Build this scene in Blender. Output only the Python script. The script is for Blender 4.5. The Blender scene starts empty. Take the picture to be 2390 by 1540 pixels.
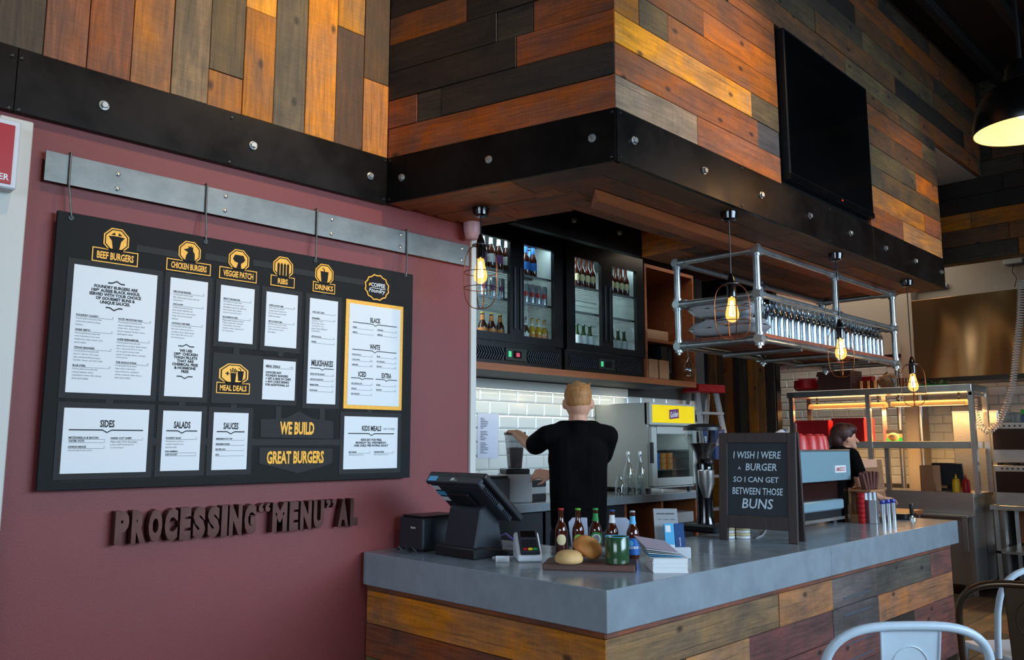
import bpy, bmesh, math, random
from mathutils import Vector, Matrix, Euler
random.seed(11)
S = bpy.context.scene
COL = S.collection
# ---------------------------------------------------------------- camera
F = 1925.0
PITCH = math.atan(265 / 1925.0)
YAW = math.atan(1935 / 1943.0)
CAM = Vector((-2.581, -2.056, 1.5))
FW = Vector((math.cos(YAW) * math.cos(PITCH), math.sin(YAW) * math.cos(PITCH), math.sin(PITCH)))
RT = Vector((math.sin(YAW), -math.cos(YAW), 0))
UP = RT.cross(FW)
cam_d = bpy.data.cameras.new('camera')
cam_d.sensor_width = 36
cam_d.lens = F / 2390 * 36
cam_d.clip_start = 0.05
cam = bpy.data.objects.new('camera', cam_d)
COL.objects.link(cam)
m3 = Matrix((RT, UP, -FW)).transposed()
cam.matrix_world = Matrix.Translation(CAM) @ m3.to_4x4()
S.camera = cam
# ---------------------------------------------------------------- view, world, lights
S.view_settings.view_transform = 'Standard'
S.view_settings.look = 'None'
S.view_settings.gamma = 1
S.view_settings.use_curve_mapping = False
S.view_settings.exposure = 0.0
w = bpy.data.worlds.new('world')
S.world = w
w.use_nodes = True
w.node_tree.nodes['Background'].inputs[0].default_value = (0.62, 0.75, 1.0, 1)
w.node_tree.nodes['Background'].inputs[1].default_value = 0.035


def lamp(name, kind, loc, energy, col, target=None, **kw):
    d = bpy.data.lights.new(name, kind)
    d.energy = energy
    d.color = col
    for k, v in kw.items():
        setattr(d, k, v)
    o = bpy.data.objects.new(name, d)
    COL.objects.link(o)
    o.location = loc
    if target is not None:
        o.rotation_euler = (Vector(target) - Vector(loc)).to_track_quat('-Z', 'Y').to_euler()
    return o


# daylight through the shopfront glazing on the street side of the room
lamp('shopfront_daylight', 'AREA', (2.6, -6.0, 2.8), 175, (0.58, 0.79, 1.0), (1.5, 0, 1.55), shape='RECTANGLE', size=7.5, size_y=2.2, spread=1.35)
lamp('side_window_daylight', 'AREA', (-7.0, -2.2, 2.6), 48, (0.66, 0.83, 1.0), (0, 0.3, 0.9), shape='RECTANGLE', size=4.5, size_y=2.0, spread=1.35)
WARM = (1.0, 0.73, 0.44)
# ceiling track spots washing the timber
lamp('track_spot', 'SPOT', (0.50, -0.55, 5.0), 215, WARM, (-0.25, 1.6, 3.3), spot_size=0.95, spot_blend=1.0, shadow_soft_size=0.06)
lamp('track_spot', 'SPOT', (-1.5, -0.3, 5.0), 110, WARM, (-1.4, 1.6, 3.3), spot_size=1.1, spot_blend=1.0, shadow_soft_size=0.06)
lamp('track_spot', 'SPOT', (1.7, -1.5, 5.0), 200, WARM, (1.45, 0.25, 3.6), spot_size=0.8, spot_blend=1.0, shadow_soft_size=0.06)
lamp('track_spot', 'SPOT', (4.7, -1.3, 5.0), 95, WARM, (4.4, 0.25, 3.45), spot_size=0.8, spot_blend=1.0, shadow_soft_size=0.06)
# area lights over the kitchen and the bar aisle
lamp('kitchen_fill_light', 'AREA', (7.25, 2.3, 4.0), 27, (1.0, .9, .74), (7.25, 2.3, 0), shape='RECTANGLE', size=1.2, size_y=2.4)  # fill added to brighten the kitchen walls
lamp('bar_aisle_light', 'AREA', (3.9, 1.75, 3.15), 3, (1.0, .85, .65), (3.9, 1.9, 0), shape='RECTANGLE', size=1.6, size_y=.3)


# ---------------------------------------------------------------- pixel helpers (direction only; distance from surfaces)
def ray(px, py):
    return FW + RT * ((px - 1195) / F) + UP * ((770 - py) / F)


def onz(px, py, z):
    d = ray(px, py)
    return CAM + d * ((z - CAM.z) / d.z)


def ony(px, py, y):
    d = ray(px, py)
    return CAM + d * ((y - CAM.y) / d.y)


def onx(px, py, x):
    d = ray(px, py)
    return CAM + d * ((x - CAM.x) / d.x)


def zfor(x, y, py):
    # height at which the plumb line through (x, y) meets image row py
    f = Vector((math.cos(YAW), math.sin(YAW), 0))
    h = (Vector((x, y, 0)) - Vector((CAM.x, CAM.y, 0))).dot(f)
    t = (770 - py) / F
    return CAM.z + h * (math.sin(PITCH) + t * math.cos(PITCH)) / (math.cos(PITCH) - t * math.sin(PITCH))


def lin(r, g, b, k=1.0):
    f = lambda v: ((v / 255) / 12.92 if v / 255 <= .04045 else ((v / 255 + .055) / 1.055) ** 2.4) * k
    return (f(r), f(g), f(b), 1)


# ---------------------------------------------------------------- mesh builder
class MB:
    def __init__(s):
        s.v = []
        s.f = []
        s.M = Matrix.Identity(4)

    def add(s, vs, fs):
        b = len(s.v)
        s.v += [tuple(s.M @ Vector(p)) for p in vs]
        s.f += [tuple(i + b for i in q) for q in fs]
        return s

    def box(s, x0, x1, y0, y1, z0, z1):
        return s.add([(x, y, z) for x in (x0, x1) for y in (y0, y1) for z in (z0, z1)],
                     [(0, 1, 3, 2), (4, 6, 7, 5), (0, 4, 5, 1), (2, 3, 7, 6), (0, 2, 6, 4), (1, 5, 7, 3)])

    def cbox(s, c, sz, rot=None):
        M0 = s.M
        s.M = s.M @ Matrix.Translation(c) @ (Euler(rot).to_matrix().to_4x4() if rot else Matrix.Identity(4))
        a, b, d = [q / 2 for q in sz]
        s.box(-a, a, -b, b, -d, d)
        s.M = M0
        return s

    def tube(s, pts, r, n=8, closed=False, caps=True):
        pts = [Vector(p) for p in pts]
        m = len(pts)
        rr = r if isinstance(r, (list, tuple)) else [r] * m
        vs, fs = [], []
        prev = None
        for i, p in enumerate(pts):
            if closed:
                t = (pts[(i + 1) % m] - pts[i - 1])
            else:
                t = pts[min(i + 1, m - 1)] - pts[max(i - 1, 0)]
            t.normalize()
            if prev is None:
                a = Vector((0, 0, 1)) if abs(t.z) < .9 else Vector((1, 0, 0))
                u = t.cross(a).normalized()
            else:
                u = (prev - t * prev.dot(t))
                u = u.normalized() if u.length > 1e-6 else t.cross(Vector((0, 0, 1))).normalized()
            prev = u
            q = t.cross(u)
            for k in range(n):
                an = 2 * math.pi * k / n
                vs.append(p + (u * math.cos(an) + q * math.sin(an)) * rr[i])
        for i in range(m if closed else m - 1):
            j = (i + 1) % m
            for k in range(n):
                fs.append((i * n + k, i * n + (k + 1) % n, j * n + (k + 1) % n, j * n + k))
        if caps and not closed:
            fs.append(tuple(range(n))[::-1])
            fs.append(tuple((m - 1) * n + k for k in range(n)))
        return s.add(vs, fs)

    def cyl(s, p0, p1, r0, r1=None, n=12):
        return s.tube([p0, p1], [r0, r0 if r1 is None else r1], n)

    def lathe(s, prof, n=20, o=(0, 0, 0), cap=True):
        vs, fs = [], []
        m = len(prof)
        for (r, z) in prof:
            for k in range(n):
                a = 2 * math.pi * k / n
                vs.append((o[0] + r * math.cos(a), o[1] + r * math.sin(a), o[2] + z))
        for i in range(m - 1):
            for k in range(n):
                fs.append((i * n + k, i * n + (k + 1) % n, (i + 1) * n + (k + 1) % n, (i + 1) * n + k))
        if cap:
            if prof[0][0] > 1e-4: fs.append(tuple(range(n))[::-1])
            if prof[-1][0] > 1e-4: fs.append(tuple((m - 1) * n + k for k in range(n)))
        return s.add(vs, fs)

    def prism(s, poly, z0, z1):
        n = len(poly)
        vs = [(x, y, z0) for x, y in poly] + [(x, y, z1) for x, y in poly]
        fs = [tuple(range(n))[::-1], tuple(range(n, 2 * n))]
        fs += [(i, (i + 1) % n, n + (i + 1) % n, n + i) for i in range(n)]
        return s.add(vs, fs)

    def ball(s, c, r, n=12, m=8):
        r = r if isinstance(r, (list, tuple)) else (r, r, r)
        vs, fs = [], []
        for i in range(m + 1):
            th = math.pi * i / m
            for k in range(n):
                a = 2 * math.pi * k / n
                vs.append((c[0] + r[0] * math.sin(th) * math.cos(a), c[1] + r[1] * math.sin(th) * math.sin(a), c[2] + r[2] * math.cos(th)))
        for i in range(m):
            for k in range(n):
                fs.append((i * n + k, (i + 1) * n + k, (i + 1) * n + (k + 1) % n, i * n + (k + 1) % n))
        return s.add(vs, fs)

    def capsule(s, p0, p1, r0, r1, n=12):
        p0, p1 = Vector(p0), Vector(p1)
        t = (p1 - p0)
        L = t.length
        t = t / L if L > 0 else Vector((0, 0, 1))
        pts, rad = [], []
        for i in range(4):
            a = math.pi / 2 * i / 4
            pts.append(p0 - t * r0 * math.cos(a)); rad.append(max(r0 * math.sin(a), 1e-4))
        pts.append(p0); rad.append(r0)
        pts.append(p1); rad.append(r1)
        for i in range(1, 5):
            a = math.pi / 2 * i / 4
            pts.append(p1 + t * r1 * math.sin(a)); rad.append(max(r1 * math.cos(a), 1e-4))
        return s.tube(pts, rad, n)

    def mesh(s, name, bevel=0, seg=1, smooth=None):
        me = bpy.data.meshes.new(name)
        me.from_pydata(s.v, [], s.f)
        bm = bmesh.new()
        bm.from_mesh(me)
        bmesh.ops.remove_doubles(bm, verts=bm.verts, dist=1e-6)
        bmesh.ops.recalc_face_normals(bm, faces=bm.faces)
        if bevel:
            ed = [e for e in bm.edges if len(e.link_faces) == 2 and e.calc_face_angle(0) > .5]
            bmesh.ops.bevel(bm, geom=ed, offset=bevel, segments=seg, affect='EDGES', profile=.5, clamp_overlap=True)
        if smooth is not None:
            for f in bm.faces: f.smooth = True
            for e in bm.edges:
                if len(e.link_faces) == 2 and e.calc_face_angle(0) > smooth: e.smooth = False
        bm.to_mesh(me)
        bm.free()
        return me

    def build(s, name, mat, parent=None, bevel=0, seg=1, smooth=None, loc=None, rot=None):
        return put(name, s.mesh(name, bevel, seg, smooth), mat, parent, loc, rot)


def put(name, me, mat, parent=None, loc=None, rot=None):
    if mat is not None and not me.materials: me.materials.append(mat)
    o = bpy.data.objects.new(name, me)
    COL.objects.link(o)
    if parent is not None: o.parent = parent
    if loc: o.location = loc
    if rot: o.rotation_euler = rot
    return o


def tag(o, label, cat, group=None):
    o['label'] = label
    o['category'] = cat
    if group: o['group'] = group
    return o


def struct(o):
    o['kind'] = 'structure'
    return o


def thing(name, label, cat, loc=(0, 0, 0), rz=0, group=None, rot=None):
    o = bpy.data.objects.new(name, None)
    o.empty_display_size = .05
    COL.objects.link(o)
    o.location = loc
    o.rotation_euler = rot if rot else (0, 0, rz)
    return tag(o, label, cat, group)


def clone(root, loc, rz=None, label=None, group=None):
    r = root.copy()
    COL.objects.link(r)
    r.location = loc
    if rz is not None: r.rotation_euler = (0, 0, rz)
    if label: r['label'] = label
    if group: r['group'] = group
    for ch in list(root.children):
        c2 = ch.copy()
        COL.objects.link(c2)
        c2.parent = r
        for g in list(ch.children):
            d = g.copy()
            COL.objects.link(d)
            d.parent = c2
    return r


ORDW = 'lowest second third fourth fifth sixth seventh eighth ninth tenth eleventh twelfth topmost'.split()


def stackword(k, n):
    return 'topmost' if k == n - 1 else ('lowest' if k == 0 else ORDW[k] + ' from bottom')


def textgeo(body, h=None, w=None, align='CENTER', bold=0.0, space=1.0, line=1.0, res=2, sx=1.0, shear=0.0):
    """flat glyph outlines fitted to height h and/or width w, centred (or left / right aligned) on the origin"""
    cu = bpy.data.curves.new('t', 'FONT')
    cu.body = body
    cu.align_x = align
    cu.size = 1
    cu.offset = bold
    cu.space_character = space
    cu.space_line = line
    cu.resolution_u = res
    cu.shear = shear
    ob = bpy.data.objects.new('t', cu)
    me = bpy.data.meshes.new_from_object(ob)
    vs = [tuple(v.co) for v in me.vertices]
    fs = [tuple(p.vertices) for p in me.polygons]
    bpy.data.objects.remove(ob)
    bpy.data.curves.remove(cu)
    bpy.data.meshes.remove(me)
    if not vs: return [], []
    x0, x1 = min(v[0] for v in vs), max(v[0] for v in vs)
    y0, y1 = min(v[1] for v in vs), max(v[1] for v in vs)
    ky = h / (y1 - y0) if h else None
    kx = w / (x1 - x0) if w else None
    if ky is None: ky = kx / sx
    if kx is None: kx = ky * sx
    ax = {'CENTER': (x0 + x1) / 2, 'LEFT': x0, 'RIGHT': x1}[align]
    ay = (y0 + y1) / 2
    return [((v[0] - ax) * kx, (v[1] - ay) * ky, 0) for v in vs], fs


# ---------------------------------------------------------------- materials
MATS = {}


def pbr(name, col, rough=.5, metal=0.0, noise=None, bump=None, emit=None, trans=0, alpha=1, coat=0, aniso=0, ior=1.45, spec=.5):
    m = bpy.data.materials.new(name)
    m.use_nodes = True
    nt = m.node_tree
    b = nt.nodes['Principled BSDF']
    b.inputs['Base Color'].default_value = col
    b.inputs['Roughness'].default_value = rough
    b.inputs['Metallic'].default_value = metal
    b.inputs['IOR'].default_value = ior
    b.inputs['Specular IOR Level'].default_value = spec
    b.inputs['Transmission Weight'].default_value = trans
    b.inputs['Alpha'].default_value = alpha
    b.inputs['Coat Weight'].default_value = coat
    b.inputs['Coat Roughness'].default_value = .08
    if aniso: b.inputs['Anisotropic'].default_value = aniso
    if emit:
        b.inputs['Emission Color'].default_value = emit[0]
        b.inputs['Emission Strength'].default_value = emit[1]
    tc = None
    if noise or bump:
        tc = nt.nodes.new('ShaderNodeTexCoord')
    if noise:
        sc, amt, st = (noise + ((1, 1, 1),))[:3]
        mp = nt.nodes.new('ShaderNodeMapping')
        mp.inputs['Scale'].default_value = st
        nt.links.new(tc.outputs['Object'], mp.inputs[0])
        n = nt.nodes.new('ShaderNodeTexNoise')
        n.inputs['Scale'].default_value = sc
        n.inputs['Detail'].default_value = 7
        n.inputs['Roughness'].default_value = .62
        nt.links.new(mp.outputs[0], n.inputs['Vector'])
        r = nt.nodes.new('ShaderNodeMapRange')
        r.inputs['From Min'].default_value = .28
        r.inputs['From Max'].default_value = .72
        r.inputs['To Min'].default_value = 1 - amt
        r.inputs['To Max'].default_value = 1 + amt
        nt.links.new(n.outputs['Fac'], r.inputs['Value'])
        mx = nt.nodes.new('ShaderNodeVectorMath')
        mx.operation = 'SCALE'
        mx.inputs[0].default_value = col[:3]
        nt.links.new(r.outputs[0], mx.inputs['Scale'])
        nt.links.new(mx.outputs[0], b.inputs['Base Color'])
        r2 = nt.nodes.new('ShaderNodeMapRange')
        r2.inputs['To Min'].default_value = max(rough - .12 * amt / .3, .02)
        r2.inputs['To Max'].default_value = min(rough + .12 * amt / .3, 1)
        nt.links.new(n.outputs['Fac'], r2.inputs['Value'])
        nt.links.new(r2.outputs[0], b.inputs['Roughness'])
    if bump:
        n = nt.nodes.new('ShaderNodeTexNoise')
        n.inputs['Scale'].default_value = bump[0]
        n.inputs['Detail'].default_value = 4
        nt.links.new(tc.outputs['Object'], n.inputs['Vector'])
        bp = nt.nodes.new('ShaderNodeBump')
        bp.inputs['Strength'].default_value = bump[1]
        bp.inputs['Distance'].default_value = .004
        nt.links.new(n.outputs['Fac'], bp.inputs['Height'])
        nt.links.new(bp.outputs[0], b.inputs['Normal'])
    MATS[name] = m
    return m


def wood_mat():
    """weathered board: tint from the object's own colour, grain along local X, knots, saw marks"""
    m = bpy.data.materials.new('reclaimed_wood')
    m.use_nodes = True
    nt = m.node_tree
    N, L = nt.nodes, nt.links
    b = N['Principled BSDF']
    oi = N.new('ShaderNodeObjectInfo')
    tc = N.new('ShaderNodeTexCoord')
    off = N.new('ShaderNodeVectorMath'); off.operation = 'MULTIPLY_ADD'
    off.inputs[1].default_value = (37, 53, 71)
    cr = N.new('ShaderNodeCombineXYZ')
    for k in range(3): L.new(oi.outputs['Random'], cr.inputs[k])
    L.new(cr.outputs[0], off.inputs[0])
    L.new(tc.outputs['Object'], off.inputs[2])

    def noise(scale, st, det=6, rough=.6, dist=0):
        mp = N.new('ShaderNodeMapping'); mp.inputs['Scale'].default_value = st
        L.new(off.outputs[0], mp.inputs[0])
        n = N.new('ShaderNodeTexNoise')
        n.inputs['Scale'].default_value = scale
        n.inputs['Detail'].default_value = det
        n.inputs['Roughness'].default_value = rough
        n.inputs['Distortion'].default_value = dist
        L.new(mp.outputs[0], n.inputs['Vector'])
        return n

    def rng(src, a, b_, c_, d):
        r = N.new('ShaderNodeMapRange')
        for i, v in enumerate((a, b_, c_, d)): r.inputs[1 + i].default_value = v
        L.new(src, r.inputs[0])
        return r.outputs[0]

    def mul(a, b_):
        q = N.new('ShaderNodeMath'); q.operation = 'MULTIPLY'
        L.new(a, q.inputs[0]); L.new(b_, q.inputs[1])
        return q.outputs[0]
    grain = noise(4.5, (.45, 6, 6), 8, .62, 1.6)
    fine = noise(30, (.6, 14, 14), 4, .6)
    blotch = noise(3.2, (.8, 1.4, 1), 4, .55, .6)
    saw = noise(60, (3.5, .15, .15), 2, .5)
    mp = N.new('ShaderNodeMapping'); mp.inputs['Scale'].default_value = (2.4, 4.4, 1)
    L.new(off.outputs[0], mp.inputs[0])
    vo = N.new('ShaderNodeTexVoronoi'); vo.voronoi_dimensions = '2D'; vo.inputs['Scale'].default_value = 1.0
    L.new(mp.outputs[0], vo.inputs['Vector'])
    sepc = N.new('ShaderNodeSeparateColor'); L.new(vo.outputs['Color'], sepc.inputs[0])
    gt = N.new('ShaderNodeMath'); gt.operation = 'GREATER_THAN'; gt.inputs[1].default_value = .42
    L.new(sepc.outputs[0], gt.inputs[0])
    dd_ = N.new('ShaderNodeMath'); dd_.operation = 'ADD'
    L.new(vo.outputs['Distance'], dd_.inputs[0]); L.new(gt.outputs[0], dd_.inputs[1])
    knot = rng(dd_.outputs[0], .03, .085, .2, 1.0)
    g = mul(rng(grain.outputs['Fac'], .3, .7, .6, 1.3), rng(fine.outputs['Fac'], .3, .7, .84, 1.14))
    g = mul(g, rng(blotch.outputs['Fac'], .3, .7, .58, 1.34))
    crack = noise(5, (.22, 30, 30), 3, .5, .3)
    g = mul(g, rng(crack.outputs['Fac'], .30, .36, .45, 1.0))
    g = mul(g, rng(saw.outputs['Fac'], .35, .65, .9, 1.08))
    g = mul(g, knot)
    sc = N.new('ShaderNodeVectorMath'); sc.operation = 'SCALE'
    L.new(oi.outputs['Color'], sc.inputs[0]); L.new(g, sc.inputs['Scale'])
    hs = N.new('ShaderNodeHueSaturation')
    L.new(sc.outputs[0], hs.inputs['Color'])
    L.new(rng(blotch.outputs['Fac'], .3, .7, .92, 1.15), hs.inputs['Saturation'])
    wn = noise(2.1, (1.0, 2.2, 1), 5, .6, .8)
    wx = N.new('ShaderNodeMix'); wx.data_type = 'RGBA'
    L.new(rng(wn.outputs['Fac'], .52, .72, 0, .5), wx.inputs[0])
    L.new(hs.outputs[0], wx.inputs[6])
    wx.inputs[7].default_value = lin(58, 48, 38)
    L.new(wx.outputs[2], b.inputs['Base Color'])
    b.inputs['Roughness'].default_value = .62
    bp = N.new('ShaderNodeBump'); bp.inputs['Strength'].default_value = .35; bp.inputs['Distance'].default_value = .003
    L.new(g, bp.inputs['Height'])
    L.new(bp.outputs[0], b.inputs['Normal'])
    return m


WOOD = wood_mat()
M_MAROON = pbr('maroon_paint', lin(124, 55, 54), .5, noise=(2.5, .06), bump=(260, .25))
M_BEAM = pbr('blackened_steel', lin(27, 23, 21), .38, .5, noise=(3.0, .5), spec=.25)
M_RAW = pbr('raw_steel_plate', lin(116, 116, 112), .42, .75, noise=(6, .25, (1, 1, 1.4)))
M_BOLT = pbr('zinc_bolt', lin(205, 205, 200), .32, .9)
M_SCREW = pbr('dark_screw', lin(70, 68, 66), .35, .9)
M_CONC = pbr('polished_concrete', lin(134, 143, 150), .17, noise=(7, .13), bump=(90, .08))
M_BLACK = pbr('matt_black_panel', lin(24, 23, 22), .65, noise=(4, .08), spec=.25)
M_DKGREY = pbr('charcoal_panel', lin(44, 43, 42), .6, spec=.25)
M_CARD = pbr('white_card', lin(226, 226, 226), .5)
M_INK = pbr('black_ink', lin(22, 22, 26), .6)
M_GOLD = pbr('gold_print', lin(240, 168, 30), .42, .1, noise=(90, .12))
M_WHITEINK = pbr('white_ink', lin(235, 235, 235), .5)
M_TRIMW = pbr('white_trim_paint', lin(205, 202, 194), .5)
M_STEEL = pbr('brushed_stainless', lin(200, 198, 194), .3, .9, noise=(9, .1, (1, 1, 18)))
M_GALV = pbr('galvanised_pipe', lin(176, 184, 188), .34, .9, noise=(14, .2))
M_TILE = pbr('white_glazed_tile', lin(218, 220, 214), .14, coat=.4)
M_GROUT = pbr('dark_grout', lin(70, 68, 66), .9)
M_PLAST = pbr('black_plastic', lin(24, 25, 28), .4)
M_PLAST2 = pbr('charcoal_plastic', lin(40, 44, 50), .42)
M_GLOSSB = pbr('gloss_black', lin(10, 10, 11), .12, coat=.5)
M_GREYP = pbr('grey_plastic', lin(150, 152, 154), .45)
M_WHITEP = pbr('white_plastic', lin(215, 217, 220), .4)
M_GLASS = pbr('clear_glass', (.96, .98, .98, 1), .03, trans=1.0, ior=1.45)
def thin_glass(name, tint, refl=.1):
    m = bpy.data.materials.new(name); m.use_nodes = True
    nt = m.node_tree; N = nt.nodes
    out = N['Material Output']; N.remove(N['Principled BSDF'])
    t = N.new('ShaderNodeBsdfTransparent'); t.inputs[0].default_value = tint
    g = N.new('ShaderNodeBsdfGlossy'); g.inputs['Roughness'].default_value = .04
    fr = N.new('ShaderNodeLayerWeight'); fr.inputs[0].default_value = .35
    mr = N.new('ShaderNodeMapRange'); mr.inputs[3].default_value = refl * .5; mr.inputs[4].default_value = refl * 4
    nt.links.new(fr.outputs['Facing'], mr.inputs[0])
    mx = N.new('ShaderNodeMixShader')
    nt.links.new(mr.outputs[0], mx.inputs[0]); nt.links.new(t.outputs[0], mx.inputs[1]); nt.links.new(g.outputs[0], mx.inputs[2])
    nt.links.new(mx.outputs[0], out.inputs[0])
    return m
M_PANE = thin_glass('fridge_door_pane', (.8, .86, .86, 1), .06)
M_CLEARTHIN = thin_glass('thin_clear_glass', (.86, .9, .9, 1), .14)
M_JUG = thin_glass('smoky_jug', (.55, .56, .58, 1), .1)
M_AMBER = pbr('amber_glass', lin(66, 24, 10), .07, coat=.6)
M_GREENG = pbr('green_glass', lin(26, 62, 20), .08, coat=.6)
M_RED = pbr('red_plastic', lin(176, 24, 30), .4)
M_CUPRED = pbr('red_glazed_cup', lin(190, 52, 50), .38)
M_YELLOW = pbr('yellow_plastic', lin(232, 186, 20), .4)
M_BLUE = pbr('blue_plastic', lin(34, 52, 150), .4)
M_DKBLUE = pbr('navy_card', lin(24, 66, 120), .5)
M_LTBLUE = pbr('sky_blue_card', lin(84, 170, 214), .5)
M_GREEN = pbr('green_label', lin(30, 140, 66), .5)
M_MUG = pbr('dark_green_glaze', lin(44, 74, 44), .16, coat=.5)
M_CREAM = pbr('cream_label', lin(214, 196, 150), .6)
M_SILVER = pbr('silver_can', lin(190, 192, 196), .3, .85)
M_KRAFT = pbr('kraft_cardboard', lin(168, 120, 84), .8, noise=(12, .12))
M_SKIN = pbr('skin', lin(206, 150, 124), .5, noise=(40, .06))
M_HAIRB = pbr('light_brown_hair', lin(168, 116, 66), .6, noise=(60, .4, (1, 1, .3)), bump=(120, .8))
M_HAIRR = pbr('dark_auburn_hair', lin(58, 26, 22), .5, noise=(60, .3, (1, 1, .3)), bump=(120, .6))
M_TEE = pbr('black_cotton', lin(9, 9, 10), .95, bump=(60, .3), spec=.1)
M_DENIM = pbr('dark_trousers', lin(24, 26, 32), .85)
M_BUN = pbr('baked_bun', lin(214, 168, 110), .6, noise=(9, .22), bump=(40, .3))
M_BUN2 = pbr('toasted_bun', lin(196, 126, 62), .6, noise=(9, .25), bump=(40, .3))
M_COPPER = pbr('coppered_wire', lin(120, 74, 46), .35, .9)
M_FLOOR = pbr('dark_timber_floor', lin(58, 38, 26), .45, noise=(4, .3, (.4, 3, 1)))
M_CEIL = pbr('dark_ceiling_board', lin(36, 30, 27), .7, noise=(3, .2))
M_WPAINT = pbr('off_white_wall', lin(176, 164, 150), .6)
M_SLATE = pbr('chalkboard_slate', lin(34, 40, 46), .6, noise=(5, .25))
M_CHALK = pbr('white_chalk', lin(206, 224, 236), .9)
M_PALEMETAL = pbr('pale_blue_white_enamel', lin(196, 210, 222), .35, noise=(8, .08))
M_BRONZE = pbr('bronze_metal', lin(96, 76, 60), .32, .85)
M_PORC = pbr('white_porcelain', lin(228, 228, 226), .2, coat=.4)
M_LOUVRE = pbr('groove_metal', lin(130, 140, 155), .35, .7)
# ================================================================ room shell
WY, ZC, ZS, ZT = 1.603, 0.94, 2.83, 3.093     # beam/plank plane, counter top, soffit level, beam top
BX, BY, BW = 0.435, 0.247, 0.096              # bulkhead corner x, front y, x where it meets the left wall
ZCEIL = 5.15
TINT = dict(D=(70, 58, 44), G=(48, 36, 26), R=(136, 80, 46), O=(166, 104, 46), T=(122, 100, 74), B=(104, 70, 44),
            Y=(216, 146, 62), P=(118, 72, 66), L=(172, 118, 74), S=(92, 82, 78), V=(104, 84, 56), W=(150, 124, 100))


class Face:
    def __init__(s, o, u, v):
        s.o, s.u, s.v = Vector(o), Vector(u).normalized(), Vector(v).normalized()
        s.n = s.u.cross(s.v)

    def plank(s, parent, u0, u1, v0, v1, tint, th=.02, along='u', name='plank', jit=.003, gap=.0016):
        col = TINT[tint] if isinstance(tint, str) else tint
        u0, u1, v0, v1 = u0 + gap, u1 - gap, v0 + gap, v1 - gap
        if u1 - u0 < .004 or v1 - v0 < .004: return
        cu, cv = (u0 + u1) / 2, (v0 + v1) / 2
        a, b = (u1 - u0) / 2, (v1 - v0) / 2
        X, Y = (s.u, s.v) if along == 'u' else (s.v, -s.u)
        if along != 'u': a, b = b, a
        t = th + random.uniform(-jit, jit)
        e = min(.002, a * .4, b * .4)
        vs = [(-a, -b, 0), (a, -b, 0), (a, b, 0), (-a, b, 0), (-a, -b, t - e), (a, -b, t - e), (a, b, t - e), (-a, b, t - e),
              (-a + e, -b + e, t), (a - e, -b + e, t), (a - e, b - e, t), (-a + e, b - e, t)]
        fs = [(3, 2, 1, 0), (8, 9, 10, 11)] + [(i, (i + 1) % 4, 4 + (i + 1) % 4, 4 + i) for i in range(4)] + [(4 + i, 4 + (i + 1) % 4, 8 + (i + 1) % 4, 8 + i) for i in range(4)]
        me = bpy.data.meshes.new(name)
        me.from_pydata(vs, [], fs)
        me.materials.append(WOOD)
        ob = bpy.data.objects.new(name, me)
        COL.objects.link(ob)
        ob.parent = parent
        p = s.o + s.u * cu + s.v * cv
        ob.matrix_local = Matrix(((X.x, Y.x, s.n.x, p.x), (X.y, Y.y, s.n.y, p.y), (X.z, Y.z, s.n.z, p.z), (0, 0, 0, 1)))
        k = random.uniform(.9, 1.1)
        ob.color = lin(*[min(255, q * k) for q in col])
        return ob

    def rows(s, parent, u0, u1, v0, rows, **kw):
        """rows: list of (height, [(u_end, tint) ...])"""
        v = v0
        for h, cells in rows:
            a = u0
            for e, t in cells:
                e = u1 if e is None else e
                if e > a: s.plank(parent, a, e, v, v + h, t, **kw)
                a = e
            v += h
        return v

    def fill(s, parent, u0, u1, v0, v1, h, pal, lo=.6, hi=1.7, along='u', **kw):
        v = v0
        while v < v1 - .01:
            ve = min(v + h, v1)
            a = u0 - random.uniform(0, lo)
            while a < u1:
                e = a + random.uniform(lo, hi)
                x0, x1 = max(a, u0), min(e, u1)
                if x1 - x0 > .03: s.plank(parent, x0, x1, v, ve, random.choice(pal), **kw)
                a = e
            v = ve


def slab(name, *args, mat=None, bevel=0):
    return struct(MB().box(*args).build(name, mat, bevel=bevel))


# floor, boards running across
flo = slab('floor', -9, 9.5, -9, 7, -.1, 0, mat=M_FLOOR)
ff = Face((0, 0, 0), (1, 0, 0), (0, 1, 0))
for i in range(26):
    yy = -2.6 + i * .18
    x = -2.2 + random.uniform(0, 1)
    while x < 6.5:
        e = x + random.uniform(1.2, 2.4)
        ff.plank(flo, x, min(e, 6.6), yy, yy + .18, random.choice(['G', 'B', 'D', 'V']), th=.012, name='floor_board', jit=.0005)
        x = e
slab('ceiling', -9, 9.5, -9, 7, ZCEIL, ZCEIL + .1, mat=M_CEIL)
for i in range(12):        # exposed ceiling battens running along the bulkhead
    y0 = .05 - i * .42
    struct(MB().box(-3, 9, y0 - .06, y0, ZCEIL - .09, ZCEIL).build('trim_ceiling_batten', M_CEIL))

# left feature wall, painted lower part and its white reveal at the bar opening
wl = slab('wall_left', -1.86, .77, WY + .03, WY + .15, 0, ZS + .1, mat=M_MAROON)
slab('trim_1', .755, .80, WY + .012, WY + .16, 1.0, 2.83, mat=M_TRIMW, bevel=.003)
slab('wall_left_return', .775, .80, WY + .15, 2.64, 0, 3.3, mat=M_WPAINT)
# doorway strip at far left: white jamb and the dim passage past it
xj0, xj1 = ony(16, 700, WY + .03).x, ony(37, 700, WY + .03).x
slab('trim_2', xj1 - .115, xj1 + .005, WY + .0, WY + .15, 0, 2.80, mat=M_TRIMW, bevel=.004)
slab('wall_passage', -4.5, xj1 - .115, WY + .12, WY + .2, 0, 3.2, mat=pbr('passage_paint', lin(108, 100, 78), .7))

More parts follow.
